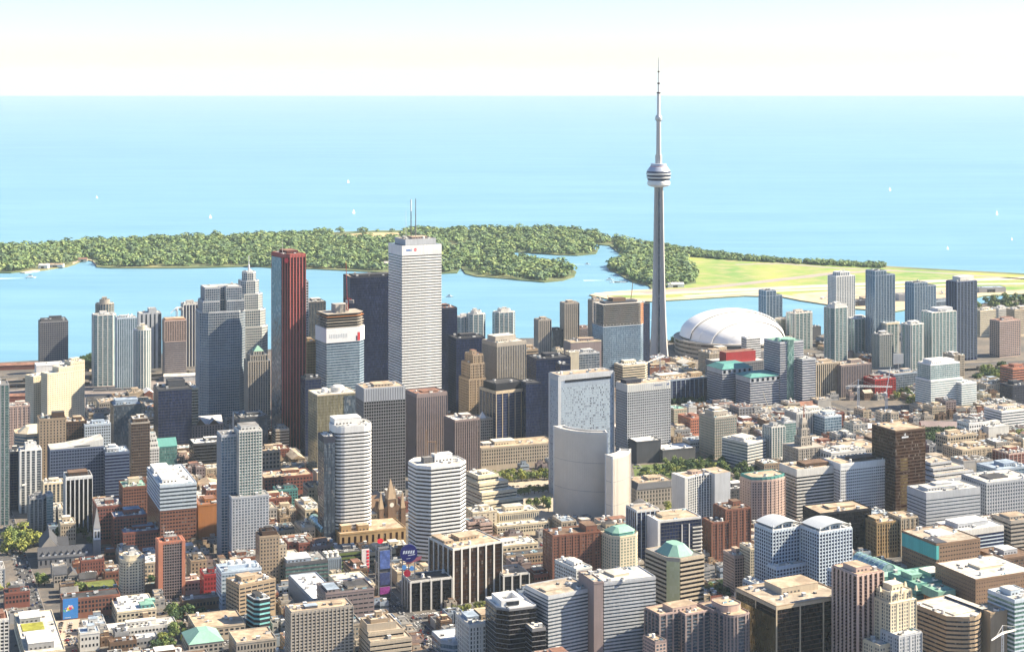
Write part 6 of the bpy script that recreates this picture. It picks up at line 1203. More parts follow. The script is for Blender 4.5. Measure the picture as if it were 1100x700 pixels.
while vv < 2900:      # second pass: small houses and sheds in the gaps that are left
    uu = -760.0
    while uu < 1750:
        w, d = rs.uniform(9, 17), rs.uniform(8, 15); q = (uu, vv, uu+w, vv+d); uu += rs.uniform(5, 8)
        if any(q[0] < e[2]+1 and q[2] > e[0]-1 and q[1] < e[3]+1 and q[3] > e[1]-1 for e in UVB+PL[-400:]): continue
        P = [xy(q[0], q[1]), xy(q[2], q[1]), xy(q[2], q[3]), xy(q[0], q[3])]; cx, cy = xy((q[0]+q[2])/2, (q[1]+q[3])/2); px, py = proj(cx, cy, 6)
        if not (-10 < px < 1112 and py < 715) or any(y > shore_y(x)-15 for x, y in P): continue
        if any(q[0] < c+9 and q[2] > c-9 for c in NS) or any(q[1] < c+10 and q[3] > c-10 for c in EW) or any(inside(k, *p) for k in KO for p in P+[(cx, cy)]): continue
        if any(q[0] < e[2]+1 and q[2] > e[0]-1 and q[1] < e[3]+1 and q[3] > e[1]-1 for e in PL): continue
        CAND.append((P, rs.uniform(5, 12), w, d, cx, cy)); PL.append(q)
    vv += 8
allb = [(max(p[1] for p in P), P, hh, -1) for P, hh, _ in FOOT]+[(max(p[1] for p in c[0]), c[0], c[1], k+1) for k, c in enumerate(CAND)]
for _, P, hh, idn in sorted(allb, key=lambda t: -t[0]): fill(P, hh, idn)
area = np.bincount(IDB[IDB > 0].ravel(), minlength=len(CAND)+2)
order = sorted((k for k in range(len(CAND)) if area[k+1] >= 5), key=lambda k: -area[k+1]); FAR_ = [k for k in order if CAND[k][5] > 2350][:230]; order = [k for k in order if CAND[k][5] <= 2350][:290]+FAR_
WORD = dict(brick='brown brick', redbrick='red brick', beige='beige', tan='tan', grey='grey', offwhite='off-white', cream='cream', concrete='concrete', brown='dark brown', stone='stone', mauve='grey-brown', pink='pinkish', bluegrey='blue-grey', sand='sandy')
RW = dict(gravel='gravel', pale='pale', tan='tan', dark='dark', grey='grey', white='white', blue='bluish', red='red', brown='brown')
print('INFILL', len(CAND), 'seen', len(order))
for k in order:
    P, hh, w, d, cx, cy = CAND[k]; rr = random.Random(k*13+5)
    for _ in range(30):
        col = rr.choice(('brick', 'redbrick', 'beige', 'tan', 'grey', 'offwhite', 'cream', 'concrete', 'brown', 'stone', 'mauve', 'pink', 'bluegrey', 'sand', 'beige', 'cream', 'tan', 'stone', 'sand'))
        rf = rr.choice(('gravel', 'pale', 'tan', 'dark', 'grey', 'white', 'tan', 'gravel', 'pale', 'blue', 'red', 'brown'))
        if w < 17 and d < 16: col = rr.choice(('brick', 'brown', 'grey', 'mauve', 'stone', 'tan', 'concrete', 'bluegrey')); rf = rr.choice(('dark', 'grey', 'brown', 'gravel', 'dark', 'tan'))
        size = 'tall' if hh > 24 else 'mid-rise' if hh > 15 else 'low'
        near = sorted(MARK, key=lambda t: (t[0]-cx)**2+(t[1]-cy)**2)[:8 if _ > 12 else 3]; t = rr.choice(near)
        dx, dy = cx-t[0], cy-t[1]; px = proj(cx, cy, 0)[0]-proj(t[0], t[1], 0)[0]
        rel = ('to the left of' if px < 0 else 'to the right of') if abs(dx) > abs(dy) else ('behind' if dy > 0 else 'in front of')
        kind = 'block' if cy <= 2350 else 'shed' if hh < 9 else 'building'
        lab = f"{size} {WORD[col]} {kind} with a {RW[rf]} roof {rel} {t[2]}"
        if lab not in USED and len(lab.split()) <= 16: break
    fr = cy > 2350; o = empty('harbour_building' if fr else 'city_building', (P[0][0], P[0][1], 0), radians(GRID)); tag(o, lab, 'building', 'small buildings toward the harbour front' if fr else 'small buildings filling the city blocks')
    poly = rect(0, 0, w, d) if rr.random() < .6 else shape(rr.choice(('step', 'stepl', 'notch')), 0, 0, w, d)
    g = rr.choice(('dark', 'dark', 'steel', 'bronze'))
    t = rr.random()
    s = st('punch', col, g, fh=3.8, bay=rr.choice((2.8, 3.4, 4.2)), ww=rr.uniform(.4, .7), wh=rr.uniform(.4, .6)) if t < .72 else st('band', col, g, fh=3.9, sp=.5) if t < .88 else st('blank', col)
    if t < .2: s['piers'] = 1; s['ps'] = rr.uniform(5, 9)
    volume(o, poly, 0, hh, s); seen = int(area[k+1])
    if rr.random() < .08 and w > 14 and hh < 16: gable(o, 0, 0, w, d, hh, 4.5, roofm(rf), wall(col), 'x' if w > d else 'y')
    else: roof(o, poly, hh, s, rf, 1 if rr.random() < .7 and seen > 12 else 0, None if seen > 12 else 1, rr)
# ================================================================ trees of the city
TREES = []
def tree_proto(k, mat):
    rs = random.Random(k+90); me = MB(); me.lathe([(.42, 0), (.3, 2.4), (.2, 4.6)], 7, wall('dkbrown'))
    for _ in range(4): a = rs.uniform(0, 2*pi); me.bar((0, 0, 3.4), (1.7*cos(a), 1.7*sin(a), 5.6), .16, wall('dkbrown'))
    cr = MB(); n = rs.randint(6, 8)
    for j in range(n):
        a = rs.uniform(0, 2*pi); q = rs.uniform(.6, 2.3)
        clump(cr, rs, q*cos(a), q*sin(a), rs.uniform(2.7, 7.0), rs.uniform(1.8, 2.6), rs.uniform(1.4, 2.0), 44, .5, mat)
    return me.mesh('trunk'), cr.mesh('crown')
PROTO = [tree_proto(k, LEAF[k % 3]) for k in range(6)]
def tree(x, y, s, k, label, group):
    o = empty('tree', (x, y, 0), R.uniform(0, 6.28)); o.scale = (s*R.uniform(.9, 1.15), s*R.uniform(.9, 1.15), s*R.uniform(.85, 1.15))
    tag(o, label, 'tree', group); link('trunk', PROTO[k][0], o); link('crown', PROTO[k][1], o)
def free(x, y, mg=1.0):
    u, v = uv(x, y); return not any(e[0]-mg < u < e[2]+mg and e[1]-mg < v < e[3]+mg for e in UVB)
def grove(px, n, label, s=(1, 1.4), kinds=(0, 1, 2, 3, 4, 5), gap=5.0, test=True):
    poly = [gp(*p) for p in px]; xs = [p[0] for p in poly]; ys = [p[1] for p in poly]; pts = []; tries = 0
    while len(pts) < n and tries < n*60:
        tries += 1; x, y = R.uniform(min(xs), max(xs)), R.uniform(min(ys), max(ys))
        if not inside(poly, x, y) or (test and not free(x, y)) or any((x-a)**2+(y-c)**2 < gap*gap for a, c in pts): continue
        pts.append((x, y))
    for x, y in pts: tree(x, y, R.uniform(*s), R.choice(kinds), label, label+' group')
def alley(a, c, n, label, s=(1, 1.3), kinds=(0, 1, 3, 4)):
    (xa, ya), (xb, yb) = gp(*a), gp(*c)
    for k in range(n): t = (k+.5)/n; tree(xa+(xb-xa)*t+R.uniform(-1, 1), ya+(yb-ya)*t+R.uniform(-1.5, 1.5), R.uniform(*s), R.choice(kinds), label, label+' group')
grove([(2,596),(44,596),(48,584),(34,568),(4,572)], 12, 'big yellow-green tree in the churchyard beside the cathedral', (1.7, 2.5), (1, 4, 0), 6.5, False)
grove([(40,634),(54,634),(54,626),(40,626)], 3, 'dark round tree by the street in front of the stone houses', (1.1, 1.5), (2, 5, 0), 4)
grove([(76,646),(92,646),(92,634),(76,634)], 5, 'green tree in the yard beside the stone houses', (1.1, 1.5), (0, 1, 4), 4)
grove([(-2,642),(12,642),(12,632),(-2,632)], 3, 'bright green tree beside the dark-roofed brick building', (1., 1.4), (1, 4), 4)
grove([(178,688),(222,684),(214,646),(180,650)], 14, 'dark tree on the shaded slope beside the salmon tower', (1.1, 1.7), (2, 5, 0), 5)
grove([(164,700),(206,700),(206,682),(166,684)], 12, 'leafy tree in the clump near the bottom edge', (1.0, 1.5), (0, 1, 3, 5), 4.5)
grove([(95,572),(104,572),(104,590),(95,590)], 3, 'tree in deep shade beside the cathedral steeple', (1.0, 1.4), (2, 5), 5, False)
grove([(60,572),(92,572),(92,580),(60,580)], 7, 'dark tree between the cathedral and the white-striped tower', (1.2, 1.7), (2, 5), 5)
grove([(158,640),(168,640),(168,604),(158,604)], 6, 'narrow green tree between the cream and the salmon towers', (1., 1.4), (0, 2, 5), 4)
alley((516,516),(600,511), 15, 'full green tree in the long row facing the beige block', (1.25, 1.6))
alley((520,519),(600,514), 13, 'full green tree in the second line of the long row', (1.1, 1.5))
alley((556,532),(606,526), 10, 'green tree in the short row on the square before city hall', (1.1, 1.4), (0, 3, 2))
grove([(566,550),(592,549),(588,541),(566,542)], 8, 'bushy green tree in the clump on the sunny square', (1.2, 1.6), (0, 1, 3), 5)
grove([(680,522),(735,514),(770,506),(760,498),(720,500),(682,506)], 30, 'park tree on the lawn behind the old courthouse', (1.2, 1.7), (0, 1, 2, 3, 5), 6.5)
grove([(748,506),(804,506),(800,498),(752,496)], 14, 'dark park tree beside the corner-on banded office', (1.2, 1.7), (2, 5, 0), 6)
grove([(778,522),(806,522),(806,510),(780,510)], 8, 'tree behind the curved apartment slab', (1.2, 1.6), (0, 2, 3), 6)
grove([(808,514),(846,514),(846,502),(810,502)], 9, 'dark tree behind the pink hotel', (1.3, 1.7), (2, 5), 6)
grove([(678,562),(722,560),(720,548),(680,550)], 13, 'yellow-green tree in front of the old courthouse', (1.3, 1.8), (1, 4, 0), 6)
grove([(786,572),(806,570),(806,560),(788,560)], 4, 'tree beside the pink hotel and the brick apartments', (1.2, 1.6), (0, 1), 5)
grove([(755,652),(788,650),(786,632),(756,634)], 12, 'courtyard tree between the green-roofed office and the slim beige apartments', (1.0, 1.4), (0, 2, 5, 1), 5)
grove([(994,482),(1032,482),(1030,462),(994,462)], 28, 'dark tree in the shaded grove beside the dark bronze tower', (1.5, 2.1), (2, 5), 7)
grove([(1046,412),(1088,412),(1086,398),(1048,397)], 24, 'tree in the park below the expressway', (1.6, 2.3), (0, 1, 3, 2), 9)
grove([(1046,336),(1110,330),(1110,322),(1050,326)], 26, 'marina tree along the far shore beyond the condominiums', (2., 2.9), (0, 2, 3), 14)
grove([(690,377),(728,377),(728,371),(690,371)], 8, 'dark tree between the needle tower and the water', (1.8, 2.4), (2, 5), 8, False)
grove([(88,402),(100,402),(100,390),(88,390)], 9, 'dark tree between the cream hotel and the green condominium', (1.8, 2.6), (2, 5), 8)
grove([(705,434),(756,440),(756,432),(706,430)], 12, 'dark tree in front of the dark steel-framed block', (1.4, 1.8), (2, 5), 7)
grove([(958,430),(992,440),(988,424),(960,418)], 12, 'tree beside the icy blue stepped block', (1.4, 1.9), (0, 3, 1), 8)
alley((478,660),(528,655), 7, 'street tree on the avenue in front of the dark block', (.9, 1.2))
grove([(232,690),(268,690),(266,684),(234,684)], 0, 'x')
grove([(596,585),(610,585),(610,578),(596,578)], 3, 'tree by the brown brick apartments', (1, 1.3))
grove([(1030,464),(1112,484),(1112,468),(1050,462)], 14, 'street tree near the white cube with square windows', (1.2, 1.6), (0, 3, 1), 7)
# ================================================================ cars
def car_proto(col):
    m = MB(); bm_, gm_ = plain('car_'+col, CARC[col], .3), glass('black'); tm = plain('tyre', (.02,.02,.02), .9)
    m.prism(rect(-2.2,-.9,2.2,.9), .35, .95, bm_, None, True); m.frustum(rect(-1.3,-.85,1.7,.85), .95, rect(-.8,-.7,1.1,.7), 1.5, gm_, bm_)
    for x in (-1.4, 1.4):
        for y in (-.92, .92): m.prism([(x+.34*cos(k*pi/4), y+.1*(1 if k % 2 else -1)) for k in range(8)], 0, .6, tm)
    return m.mesh('parked_car')
CARC = dict(white=(.7,.7,.7), silver=(.42,.44,.46), black=(.02,.02,.025), red=(.30,.035,.03), blue=(.035,.06,.15), grey=(.16,.17,.18))
CARL = ['white', 'white', 'silver', 'silver', 'grey', 'grey', 'black', 'black', 'red', 'blue']
CARM = {c: car_proto(c) for c in CARC}
def cars(a, c, n, where, name='car', lat=0.0, ang=None):
    (xa, ya), (xb, yb) = gp(*a), gp(*c); an = atan2(yb-ya, xb-xa) if ang is None else ang
    for k in range(n):
        t = (k+R.uniform(.2, .8))/n; col = R.choice(CARL); x, y = xa+(xb-xa)*t, ya+(yb-ya)*t
        if not free(x, y, .5): continue
        o = link(name, CARM[col], None, (x-sin(an)*lat, y+cos(an)*lat, .03), an+R.uniform(-.03, .03)); tag(o, f'small {col} car {where}', 'car', f'{col} cars {where}')
cars((60,692),(66,668), 11, 'parked in the row across the gravel car park', 'parked_car', 0, radians(GRID))
cars((72,690),(76,668), 9, 'parked in the second row of the gravel car park', 'parked_car', 0, radians(GRID))
cars((40,690),(10,575), 18, 'driving on the wide street beside the cathedral', 'car', 2)
cars((52,690),(18,575), 16, 'waiting on the near side of the street by the cathedral', 'car', -3)
cars((445,662),(535,653), 16, 'on the avenue in front of the dark block', 'car', 2.5)
cars((440,672),(452,700), 12, 'on the cross street beside the terraced tan office', 'car', 2)
cars((452,668),(468,700), 10, 'waiting on the cross street by the square', 'car', -3)
cars((445,664),(535,655), 14, 'on the near lane of the avenue', 'car', -3)
cars((520,524),(600,520), 12, 'on the road between the rows of trees', 'car', 0)
cars((332,545),(362,588), 14, 'in the street canyon beside the glass arcade', 'car', 2)
cars((410,652),(440,650), 6, 'by the bright square under the round sign', 'car', 0)
cars((0,404),(140,398), 0, 'x')
cars((900,452),(985,446), 20, 'parked on the open lot beside the cranes', 'parked_car', 0)
cars((905,447),(980,441), 18, 'parked in the far row of the lot beside the cranes', 'parked_car', 0)
cars((1050,520),(1110,500), 8, 'on the street by the grey gridded office', 'car')
cars((780,612),(760,590), 6, 'in the lane beside the red-brown brick apartments', 'parked_car')
def seen_ground(x, y):
    px, py = proj(x, y, .8); i, j = int(py/2), int(px/2)
    return 0 <= i < H2 and 0 <= j < W2 and IDB[i, j] == 0
n_car = 0
for horiz, L in ((False, NS), (True, EW)):
    for c in L:
        for lane, sg in ((-2.2, 0), (2.2, pi), (-5.6, 0), (5.6, pi)):
            t = (V0 if not horiz else U0)+R.uniform(0, 30); e = (V1 if not horiz else U1)
            while t < e:
                x, y = xy(t, c+lane) if horiz else xy(c+lane, t); t += R.uniform(6.5, 20) if abs(lane) > 4 else R.uniform(9, 34)
                if n_car > 190 or not free(x, y, .8) or not seen_ground(x, y): continue
                col = R.choice(CARL); n_car += 1
                o = link('car', CARM[col], None, (x, y, .03), radians(GRID)+(0 if horiz else pi/2)+sg); wh = 'on a cross street between the city blocks' if horiz else 'on a long street between the city blocks'
                tag(o, f'small {col} car {wh}', 'car', f'{col} cars {wh}')
print('CARS', n_car)
n_lot = 0
for _ in range(9000):
    if n_lot > 110: break
    px, py = R.uniform(0, 1100), R.uniform(430, 700); x, y = gp(px, py); u, v = uv(x, y)
    if any(abs(u-c) < 10 for c in NS) or any(abs(v-c) < 11 for c in EW) or any(inside(k, x, y) for k in KO[:4]): continue
    for j in range(R.randint(3, 7)):
        xx, yy = xy(u+j*2.9, v)
        if not free(xx, yy, 1.5) or not seen_ground(xx, yy): continue
        col = R.choice(CARL); n_lot += 1
        o = link('parked_car', CARM[col], None, (xx, yy, .03), radians(GRID)+pi/2); tag(o, f'small {col} car parked in a yard between the buildings', 'car', f'{col} cars parked in yards')
# ================================================================ small aircraft on the apron
def plane(px, py, s, col, label):
    X, Y = gp(px, py); o = empty('small_plane', (X, Y, 1.5), R.uniform(0, 6)); tag(o, label, 'plane'); wm = plain('plane_'+col, (.75,.75,.74) if col == 'white' else (.3,.33,.4), .4)
    m = MB(); m.lathe([(.1, -9*s), (.9*s, -6*s), (1.2*s, 0), (1.1*s, 5*s), (.2*s, 8*s)], 10, wm); f = m.build('fuselage', o, (0, 0, 2.2*s)); f.rotation_euler = (0, pi/2, 0)
    m = MB(); m.box(-1.4*s, -11*s, 2.6*s, 1.2*s, 11*s, 2.9*s, wm); m.build('wing', o)
    m = MB(); m.box(-8.6*s, -3.6*s, 3.0*s, -7*s, 3.6*s, 3.2*s, wm); m.box(-8.6*s, -.2*s, 3.2*s, -6.8*s, .2*s, 6.4*s, wm); m.build('tail', o)
for px, py, s_, c_, lab in ((884,321.5,1.1,'white','white plane alone on the shoreward end of the apron'), (916,319,1.2,'white','white plane parked beside the tan hangar'), (990,319,1.1,'white','white plane parked between the two dark condominiums'), (1012,316,1.3,'grey','grey plane parked on the apron before the long hangar'), (1032,313.5,1.1,'white','white plane parked closest to the long bluish hangar'), (828,312,1.0,'white','white plane taxiing beside the bright runway')): plane(px, py, s_, c_, lab)
# ================================================================ cranes
def crane(label, px, yb, ytop, jib, counter, col, luff=0, base=0.0, head=1.0):
    X, Y = gp(px, yb); z1 = H-(ytop-HY)*Y/F; cm = plain('crane_'+col, PAL.get(col, (.7,.7,.7)), .5); s = Y/F
    o = empty('tower_crane', (X, Y, 0)); tag(o, label, 'crane'); t = .9*head
    m = MB(); z = base
    for dx, dy in ((-t, -t), (t, -t), (t, t), (-t, t)): m.bar((dx, dy, base), (dx, dy, z1), .42*head, cm)
    k = 0
    while z < z1-3:
        for sg in (-1, 1):
            m.bar((-t if k % 2 else t, sg*t, z), (t if k % 2 else -t, sg*t, z+3.6), .2*head, cm); m.bar((sg*t, -t if k % 2 else t, z), (sg*t, t if k % 2 else -t, z+3.6), .2*head, cm)
        z += 3.6; k += 1
    m.build('mast', o)
    def boom(name, dpx, dyp, dep):
        e = (dpx*s, dep, z1-dyp*s); m = MB()
        a = Vector((0, 0, z1)); q = Vector(e)
        for off in ((-.7, .7, 0), (.7, .7, 0), (0, 0, 1.6)):
            m.bar(a+Vector((0, off[0]*head, off[2]*head)), q+Vector((0, off[0]*.5*head, off[2]*.5*head)), .4*head, cm)
        n = max(4, int((q-a).length/4))
        for j in range(n):
            p, r = a.lerp(q, j/n), a.lerp(q, (j+1)/n)
            m.bar(p+Vector((0, -.7*head, 0)), r+Vector((0, 0, 1.6*head)), .18*head, cm); m.bar(p+Vector((0, .7*head, 0)), r+Vector((0, 0, 1.6*head)), .18*head, cm)
        m.build(name, o); return q
    j = boom('jib', *jib); c = boom('counter_jib', *counter) 
    m = MB(); m.box(c.x-2*head, c.y-1.2*head, c.z-2.4*head, c.x+2*head, c.y+1.2*head, c.z+.4*head, wall('concrete')); m.build('counterweight', o)
    m = MB(); m.box(-1.2*head, -2.4*head, z1-2.4*head, .6*head, -.9*head, z1-.2, wall('white')); m.build('cab', o)
    if not luff:
        m = MB(); ap = (0, 0, z1+8*head); m.bar((0, 0, z1), ap, .8*head, cm); m.bar(ap, j*.6+Vector((0, 0, z1*.4+.6)), .18, cm); m.bar(ap, c, .18, cm); m.build('apex', o)
    m = MB(); hk = j.lerp(Vector((0, 0, z1)), .15 if luff else .4); m.bar(hk, hk-Vector((0, 0, 14)), .15, plain('cable', (.05,.05,.05))); m.build('hook_cable', o)
crane('white hammerhead crane over the open site by the red mesh-wrapped block', 922, 446, 415, (38, 2, 10), (-12, -.5, -4), 'white', 0, 0, 1.4)
crane('white luffing crane leaning up beside the red mesh-wrapped block', 952, 440, 422, (6, -26, 10), (-3, 0, -3), 'white', 1, 0, 1.5)
crane('tall white crane mast standing beside the needle tower', 709, 424, 384, (-16, 1, -40), (6, 0, 14), 'white')
crane('pale slanting crane in front of the teal-roofed offices', 829, 468, 448, (-9, -27, 6), (4, 0, -2), 'cream', 1)
crane('white luffing crane perched beside the slim white balconied tower', 38, 548, 516, (-10, 2, -16), (9, 4, 8), 'white', 0)
crane('red and white luffing crane on top of the tower under construction', 373, 466, 322, (-2, -40, 8), (5, 0, -6), 'red', 1, 180, 1.7)
crane('orange luffing crane on the tower with orange scaffolds', 677, 404, 328, (3, -24, 4), (-4, 0, -6), 'orange', 1, 70, 1.8)
crane('small orange crane on the near side of the tower with orange scaffolds', 655, 402, 332, (-2, -14, 3), (3, 0, -4), 'orange', 1, 70, 1.6)
crane('big white crane in the bottom corner over the red containers', 1077, 722, 680, (-26, -9, -40), (36, 6, 30), 'white', 0, 0, .9)
crane('white crane leaning behind the half-built orange tower', 190, 402, 331, (-6, 5, -6), (4, 0, 4), 'white', 1, 20, 1.6)
m = MB(); X, Y = gp(984, 722); m.lathe([(1.1, 0), (.8, 34)], 8, wall('white')); o = empty('concrete_pump', (X, Y, 0)); tag(o, 'thick white slanting boom beside the curved tan office', 'boom')
p = m.build('boom', o); p.rotation_euler = (0, .14, 0); m = MB(); m.box(-3, -1.5, 0, 3, 1.5, 2.6, wall('offwhite')); m.build('truck', o)
rs = random.Random(8)
for k in range(9):
    X, Y = gp(1046+k*7, 712+rs.uniform(-3, 3)); m = MB(); m.box(-3, -1.2, 0, 3, 1.2, 2.6, wall('red' if k % 3 else 'orange'))
    for j in range(6): m.box(-2.8+j*1.1, -1.26, .2, -2.5+j*1.1, -1.2, 2.4, wall('red' if k % 3 else 'orange'))
    o = m.build('container', None, (X, Y, 0), rs.uniform(-.5, .8)); tag(o, 'red site container scattered under the big white crane' if k % 3 else 'orange site container scattered under the big white crane', 'container', 'red containers under the crane' if k % 3 else 'orange containers under the crane')
# ================================================================ signs and masts round the square
def sign_tower():
    X, Y = gp(412, 646); t = radians(24); o = empty('sign_tower', (X, Y, 0), t); tag(o, 'media tower of blue and purple screens with a red emblem on the square', 'sign'); MARK.append((X, Y, 'the media tower'))
    m = MB(); fm = plain('sign_frame', (.25,.27,.32), .4, .4)
    for x in (-6.5, 6.5):
        for y in (-4, 4): m.bar((x, y, 0), (x, y, 56), .9, fm)
    for z in range(4, 57, 6):
        for y in (-4, 4): m.bar((-6.5, y, z), (6.5, y, z), .4, fm)
        for x in (-6.5, 6.5): m.bar((x, -4, z), (x, 4, z), .4, fm)
    m.build('frame', o); m = MB(); m.box(-5.6, -3.4, 0, 5.6, 3.4, 54, wall('dkgrey')); m.build('core', o)
    for z0, z1, c in ((34, 52, (.10,.16,.42)), (18, 30, (.06,.08,.2)), (9, 16, (.30,.06,.30))):
        m = MB(); m.box(-5.2, -4.5, z0, 5.2, -3.8, z1, plain('screen_%d' % z0, c, .25, 0, .45, .25)); m.build('screen', o)
    m = MB(); m.bar((-5, -4, 56), (-5, -4, 62), .5, fm); m.face([(-5+3.2*cos(k*pi/8), -4.6, 62+2.6*sin(k*pi/8)) for k in range(16)], plain('emblem_red', (.7,.02,.05), .4)); m.build('emblem', o)
    m = MB(); m.bar((-9, -4, 66), (-4, -4, 61), .5, wall('dkgrey')); m.build('stay', o)
sign_tower()
def round_sign():
    X, Y = gp(439, 654); t = radians(12); o = empty('round_sign', (X, Y, 0), t); tag(o, 'round deep blue sign with white slanted lettering above the square', 'sign')
    bm_, wm, rm = plain('sign_deep_blue', (.012,.012,.16), .3), plain('sign_lettering', (.72,.76,.8), .4), plain('sign_ruby', (.5,.015,.05), .4)
    def disc(name, x, z, r, mat, y=-1.2, par=None):
        m = MB(); P = [(x+r*cos(2*pi*k/28), z+r*sin(2*pi*k/28)) for k in range(28)]
        m.face([(u, y, v) for u, v in P], mat)
        for (u0, v0), (u1, v1) in zip(P, P[1:]+P[:1]): m.face([(u0, y+1.2, v0), (u1, y+1.2, v1), (u1, y, v1), (u0, y, v0)], mat)
        m.face([(u, y+1.2, v) for u, v in P[::-1]], mat); return m.build(name, par or o)
    d = disc('disc', 0, 55, 8.6, bm_)
    for k in range(5):      # the slanted capitals, too blurred to read
        m = MB(); x = -6+k*2.4; m.face([(x, -1.24, 54.6), (x+1.7, -1.24, 54.9), (x+2.3, -1.24, 57.9), (x+.6, -1.24, 57.6)], wm); m.build('lettering', d)
    m = MB(); m.face([(-1, -1.24, 52.6), (6, -1.24, 53.4), (6.3, -1.24, 54.2), (-.6, -1.24, 53.4)], wm); m.build('lettering', d)
    m = MB(); m.face([(-2.5, -1.24, 49.6), (1.5, -1.24, 49.9), (1.5, -1.24, 50.4), (-2.5, -1.24, 50.1)], wm); m.build('lettering', d)
    disc('small_disc', -4.5, 41.5, 2.3, plain('sign_sky', (.12,.35,.75), .4)); disc('small_disc', 3, 40, 2.3, plain('sign_sky', (.12,.35,.75), .4)); disc('small_disc', -1.5, 35.5, 3.4, rm)
    m = MB(); m.face([(-2, -.9, 44), (12, -.9, 48), (13, -.9, 52), (5, -.9, 50), (-3, -.9, 46)], plain('sign_rose', (.42,.12,.16), .5)); m.build('ribbon', o)
    m = MB()
    for x in (-6, 0, 6): m.bar((x, .6, 0), (x, .6, 52), .9, plain('sign_frame', (.25,.27,.32)))
    for z in (30, 38, 46): m.bar((-7, .6, z), (7, .6, z), .6, plain('sign_frame', (.25,.27,.32)))
    m.build('frame', o)
round_sign()
def billboard():
    X, Y = gp(965, 412); o = empty('billboard', (X, Y, 0), radians(10)); tag(o, 'blank white signboard on a pole among the condominiums', 'sign')
    m = MB(); m.lathe([(.9, 0), (.8, 36)], 8, wall('grey')); m.build('pole', o); m = MB(); m.box(-9, -.8, 34, 9, .8, 51, wall('offwhite')); m.build('board', o)
    m = MB(); m.lathe([(.5, 0), (.3, 20)], 8, wall('white')); m.build('mast', o, (-2, 1.4, 48))
billboard()
def rooftop_mast():
    Y = 936000/(612-HY)+32; X = (462-CX)*Y/F; z0 = H-(503-HY)*(936000/(612-HY))/F
    o = empty('lattice_mast', (X, Y, z0+.3)); tag(o, 'rusty lattice mast pair standing on the eight-sided banded tower', 'mast')
    rm, wm = plain('mast_rust', (.42,.26,.14), .7), wall('offwhite')
    def lat(name, x, h, t, mat):
        m = MB()
        for dx, dy in ((-t, -t), (t, -t), (t, t), (-t, t)): m.bar((x+dx, dy, 0), (x+dx*.4, dy*.4, h), .4, mat)
        for k in range(int(h/2.5)):
            f = 1-.6*k*2.5/h; m.bar((x-t*f, -t*f, k*2.5), (x+t*f, -t*f, k*2.5+2.5), .28, mat); m.bar((x+t*f, t*f, k*2.5), (x-t*f, t*f, k*2.5+2.5), .28, mat)
        m.build(name, o)
    lat('mast', -4, 34, 1.5, rm); lat('mast', 6, 22, 1.1, rm); m = MB(); m.bar((-4, 0, 21), (6, 0, 21), .6, rm); m.build('cross_beam', o)
rooftop_mast()
# ================================================================ boats
def sailboat(px, py, h, label):
    X, Y = gp(px, py, -1.5); o = empty('sailboat', (X, Y, -1.5), R.uniform(.6, 1.0)); tag(o, label, 'sailboat'); s = h/13; wm = plain('sail_white', (.8,.8,.8), .6)
    m = MB(); m.frustum([(-4*s,-.6*s),(2*s,-1*s),(5*s,0),(2*s,1*s),(-4*s,.6*s)], 0, [(-4.2*s,-.9*s),(2*s,-1.3*s),(5.8*s,0),(2*s,1.3*s),(-4.2*s,.9*s)], 1.3*s, wm); m.build('hull', o)
    m = MB(); m.bar((0,0,1.2*s), (0,0,12.4*s), .2*s, wall('silver')); m.build('mast', o)
    m = MB(); m.face([(-.15*s,0,2*s),(-4*s,.5*s,2.2*s),(-.15*s,.05*s,12*s)], wm); m.face([(.2*s,0,1.6*s),(5.4*s,.3*s,1.6*s),(.2*s,.05*s,10.5*s)], wm); m.build('sail', o)
for px, py, h, lab in ((226,234.5,17,'white sailboat beyond the wooded island, nearest the frame edge'), (374,196.5,20,'white sailboat far out above the dry field'), (380,229.5,20,'large white sailboat just beyond the island woods'), (956,205,22,'white sailboat far out over the steel-blue condominium'), (1071,231,22,'large white sailboat far out near the frame edge'), (1018,268,13,'small white sailboat off the end of the airfield'), (104,213,15,'tiny white sailboat far out on the open lake'), (1087,258,12,'tiny white sailboat near the frame edge off the airfield')): sailboat(px, py, h, lab)
def ferry(px, py, L, label, wake=True):
    X, Y = gp(px, py, -1.5); o = empty('motor_boat', (X, Y, -1.5), R.uniform(-.3, .3)); tag(o, label, 'boat'); wm = plain('boat_white', (.78,.78,.77), .4)
    m = MB(); m.frustum([(-L*.45,-L*.1),(L*.3,-L*.1),(L*.5,0),(L*.3,L*.1),(-L*.45,L*.1)], 0, [(-L*.47,-L*.14),(L*.3,-L*.14),(L*.56,0),(L*.3,L*.14),(-L*.47,L*.14)], L*.12, wm); m.build('hull', o)
    m = MB(); m.box(-L*.3, -L*.09, L*.12, L*.18, L*.09, L*.24, wm); m.build('cabin', o); m = MB(); m.box(-L*.2, -L*.06, L*.24, L*.08, L*.06, L*.31, glass('dark')); m.build('wheelhouse', o)
    if wake:
        m = MB(); m.face([(-L*.5, -.8, .05), (-L*3.4, -L*.45, .05), (-L*3.4, L*.45, .05), (-L*.5, .8, .05)], plain('wake_foam', (.55,.68,.74), .7)); m.build('wake', o)
for px, py, L, lab in ((33,298.5,26,'white ferry leaving the island pier'), (483,319,18,'small white motor boat in the inner harbour beside the white tower'), (631,284,15,'small motor boat in the inlet between the woods'), (655,301,20,'dark-windowed cruiser near the yacht moorings'), (420,338,16,'white launch in the harbour behind the black bank tower'), (712,343,15,'white launch in the channel beside the needle tower')): ferry(px, py, L, lab)
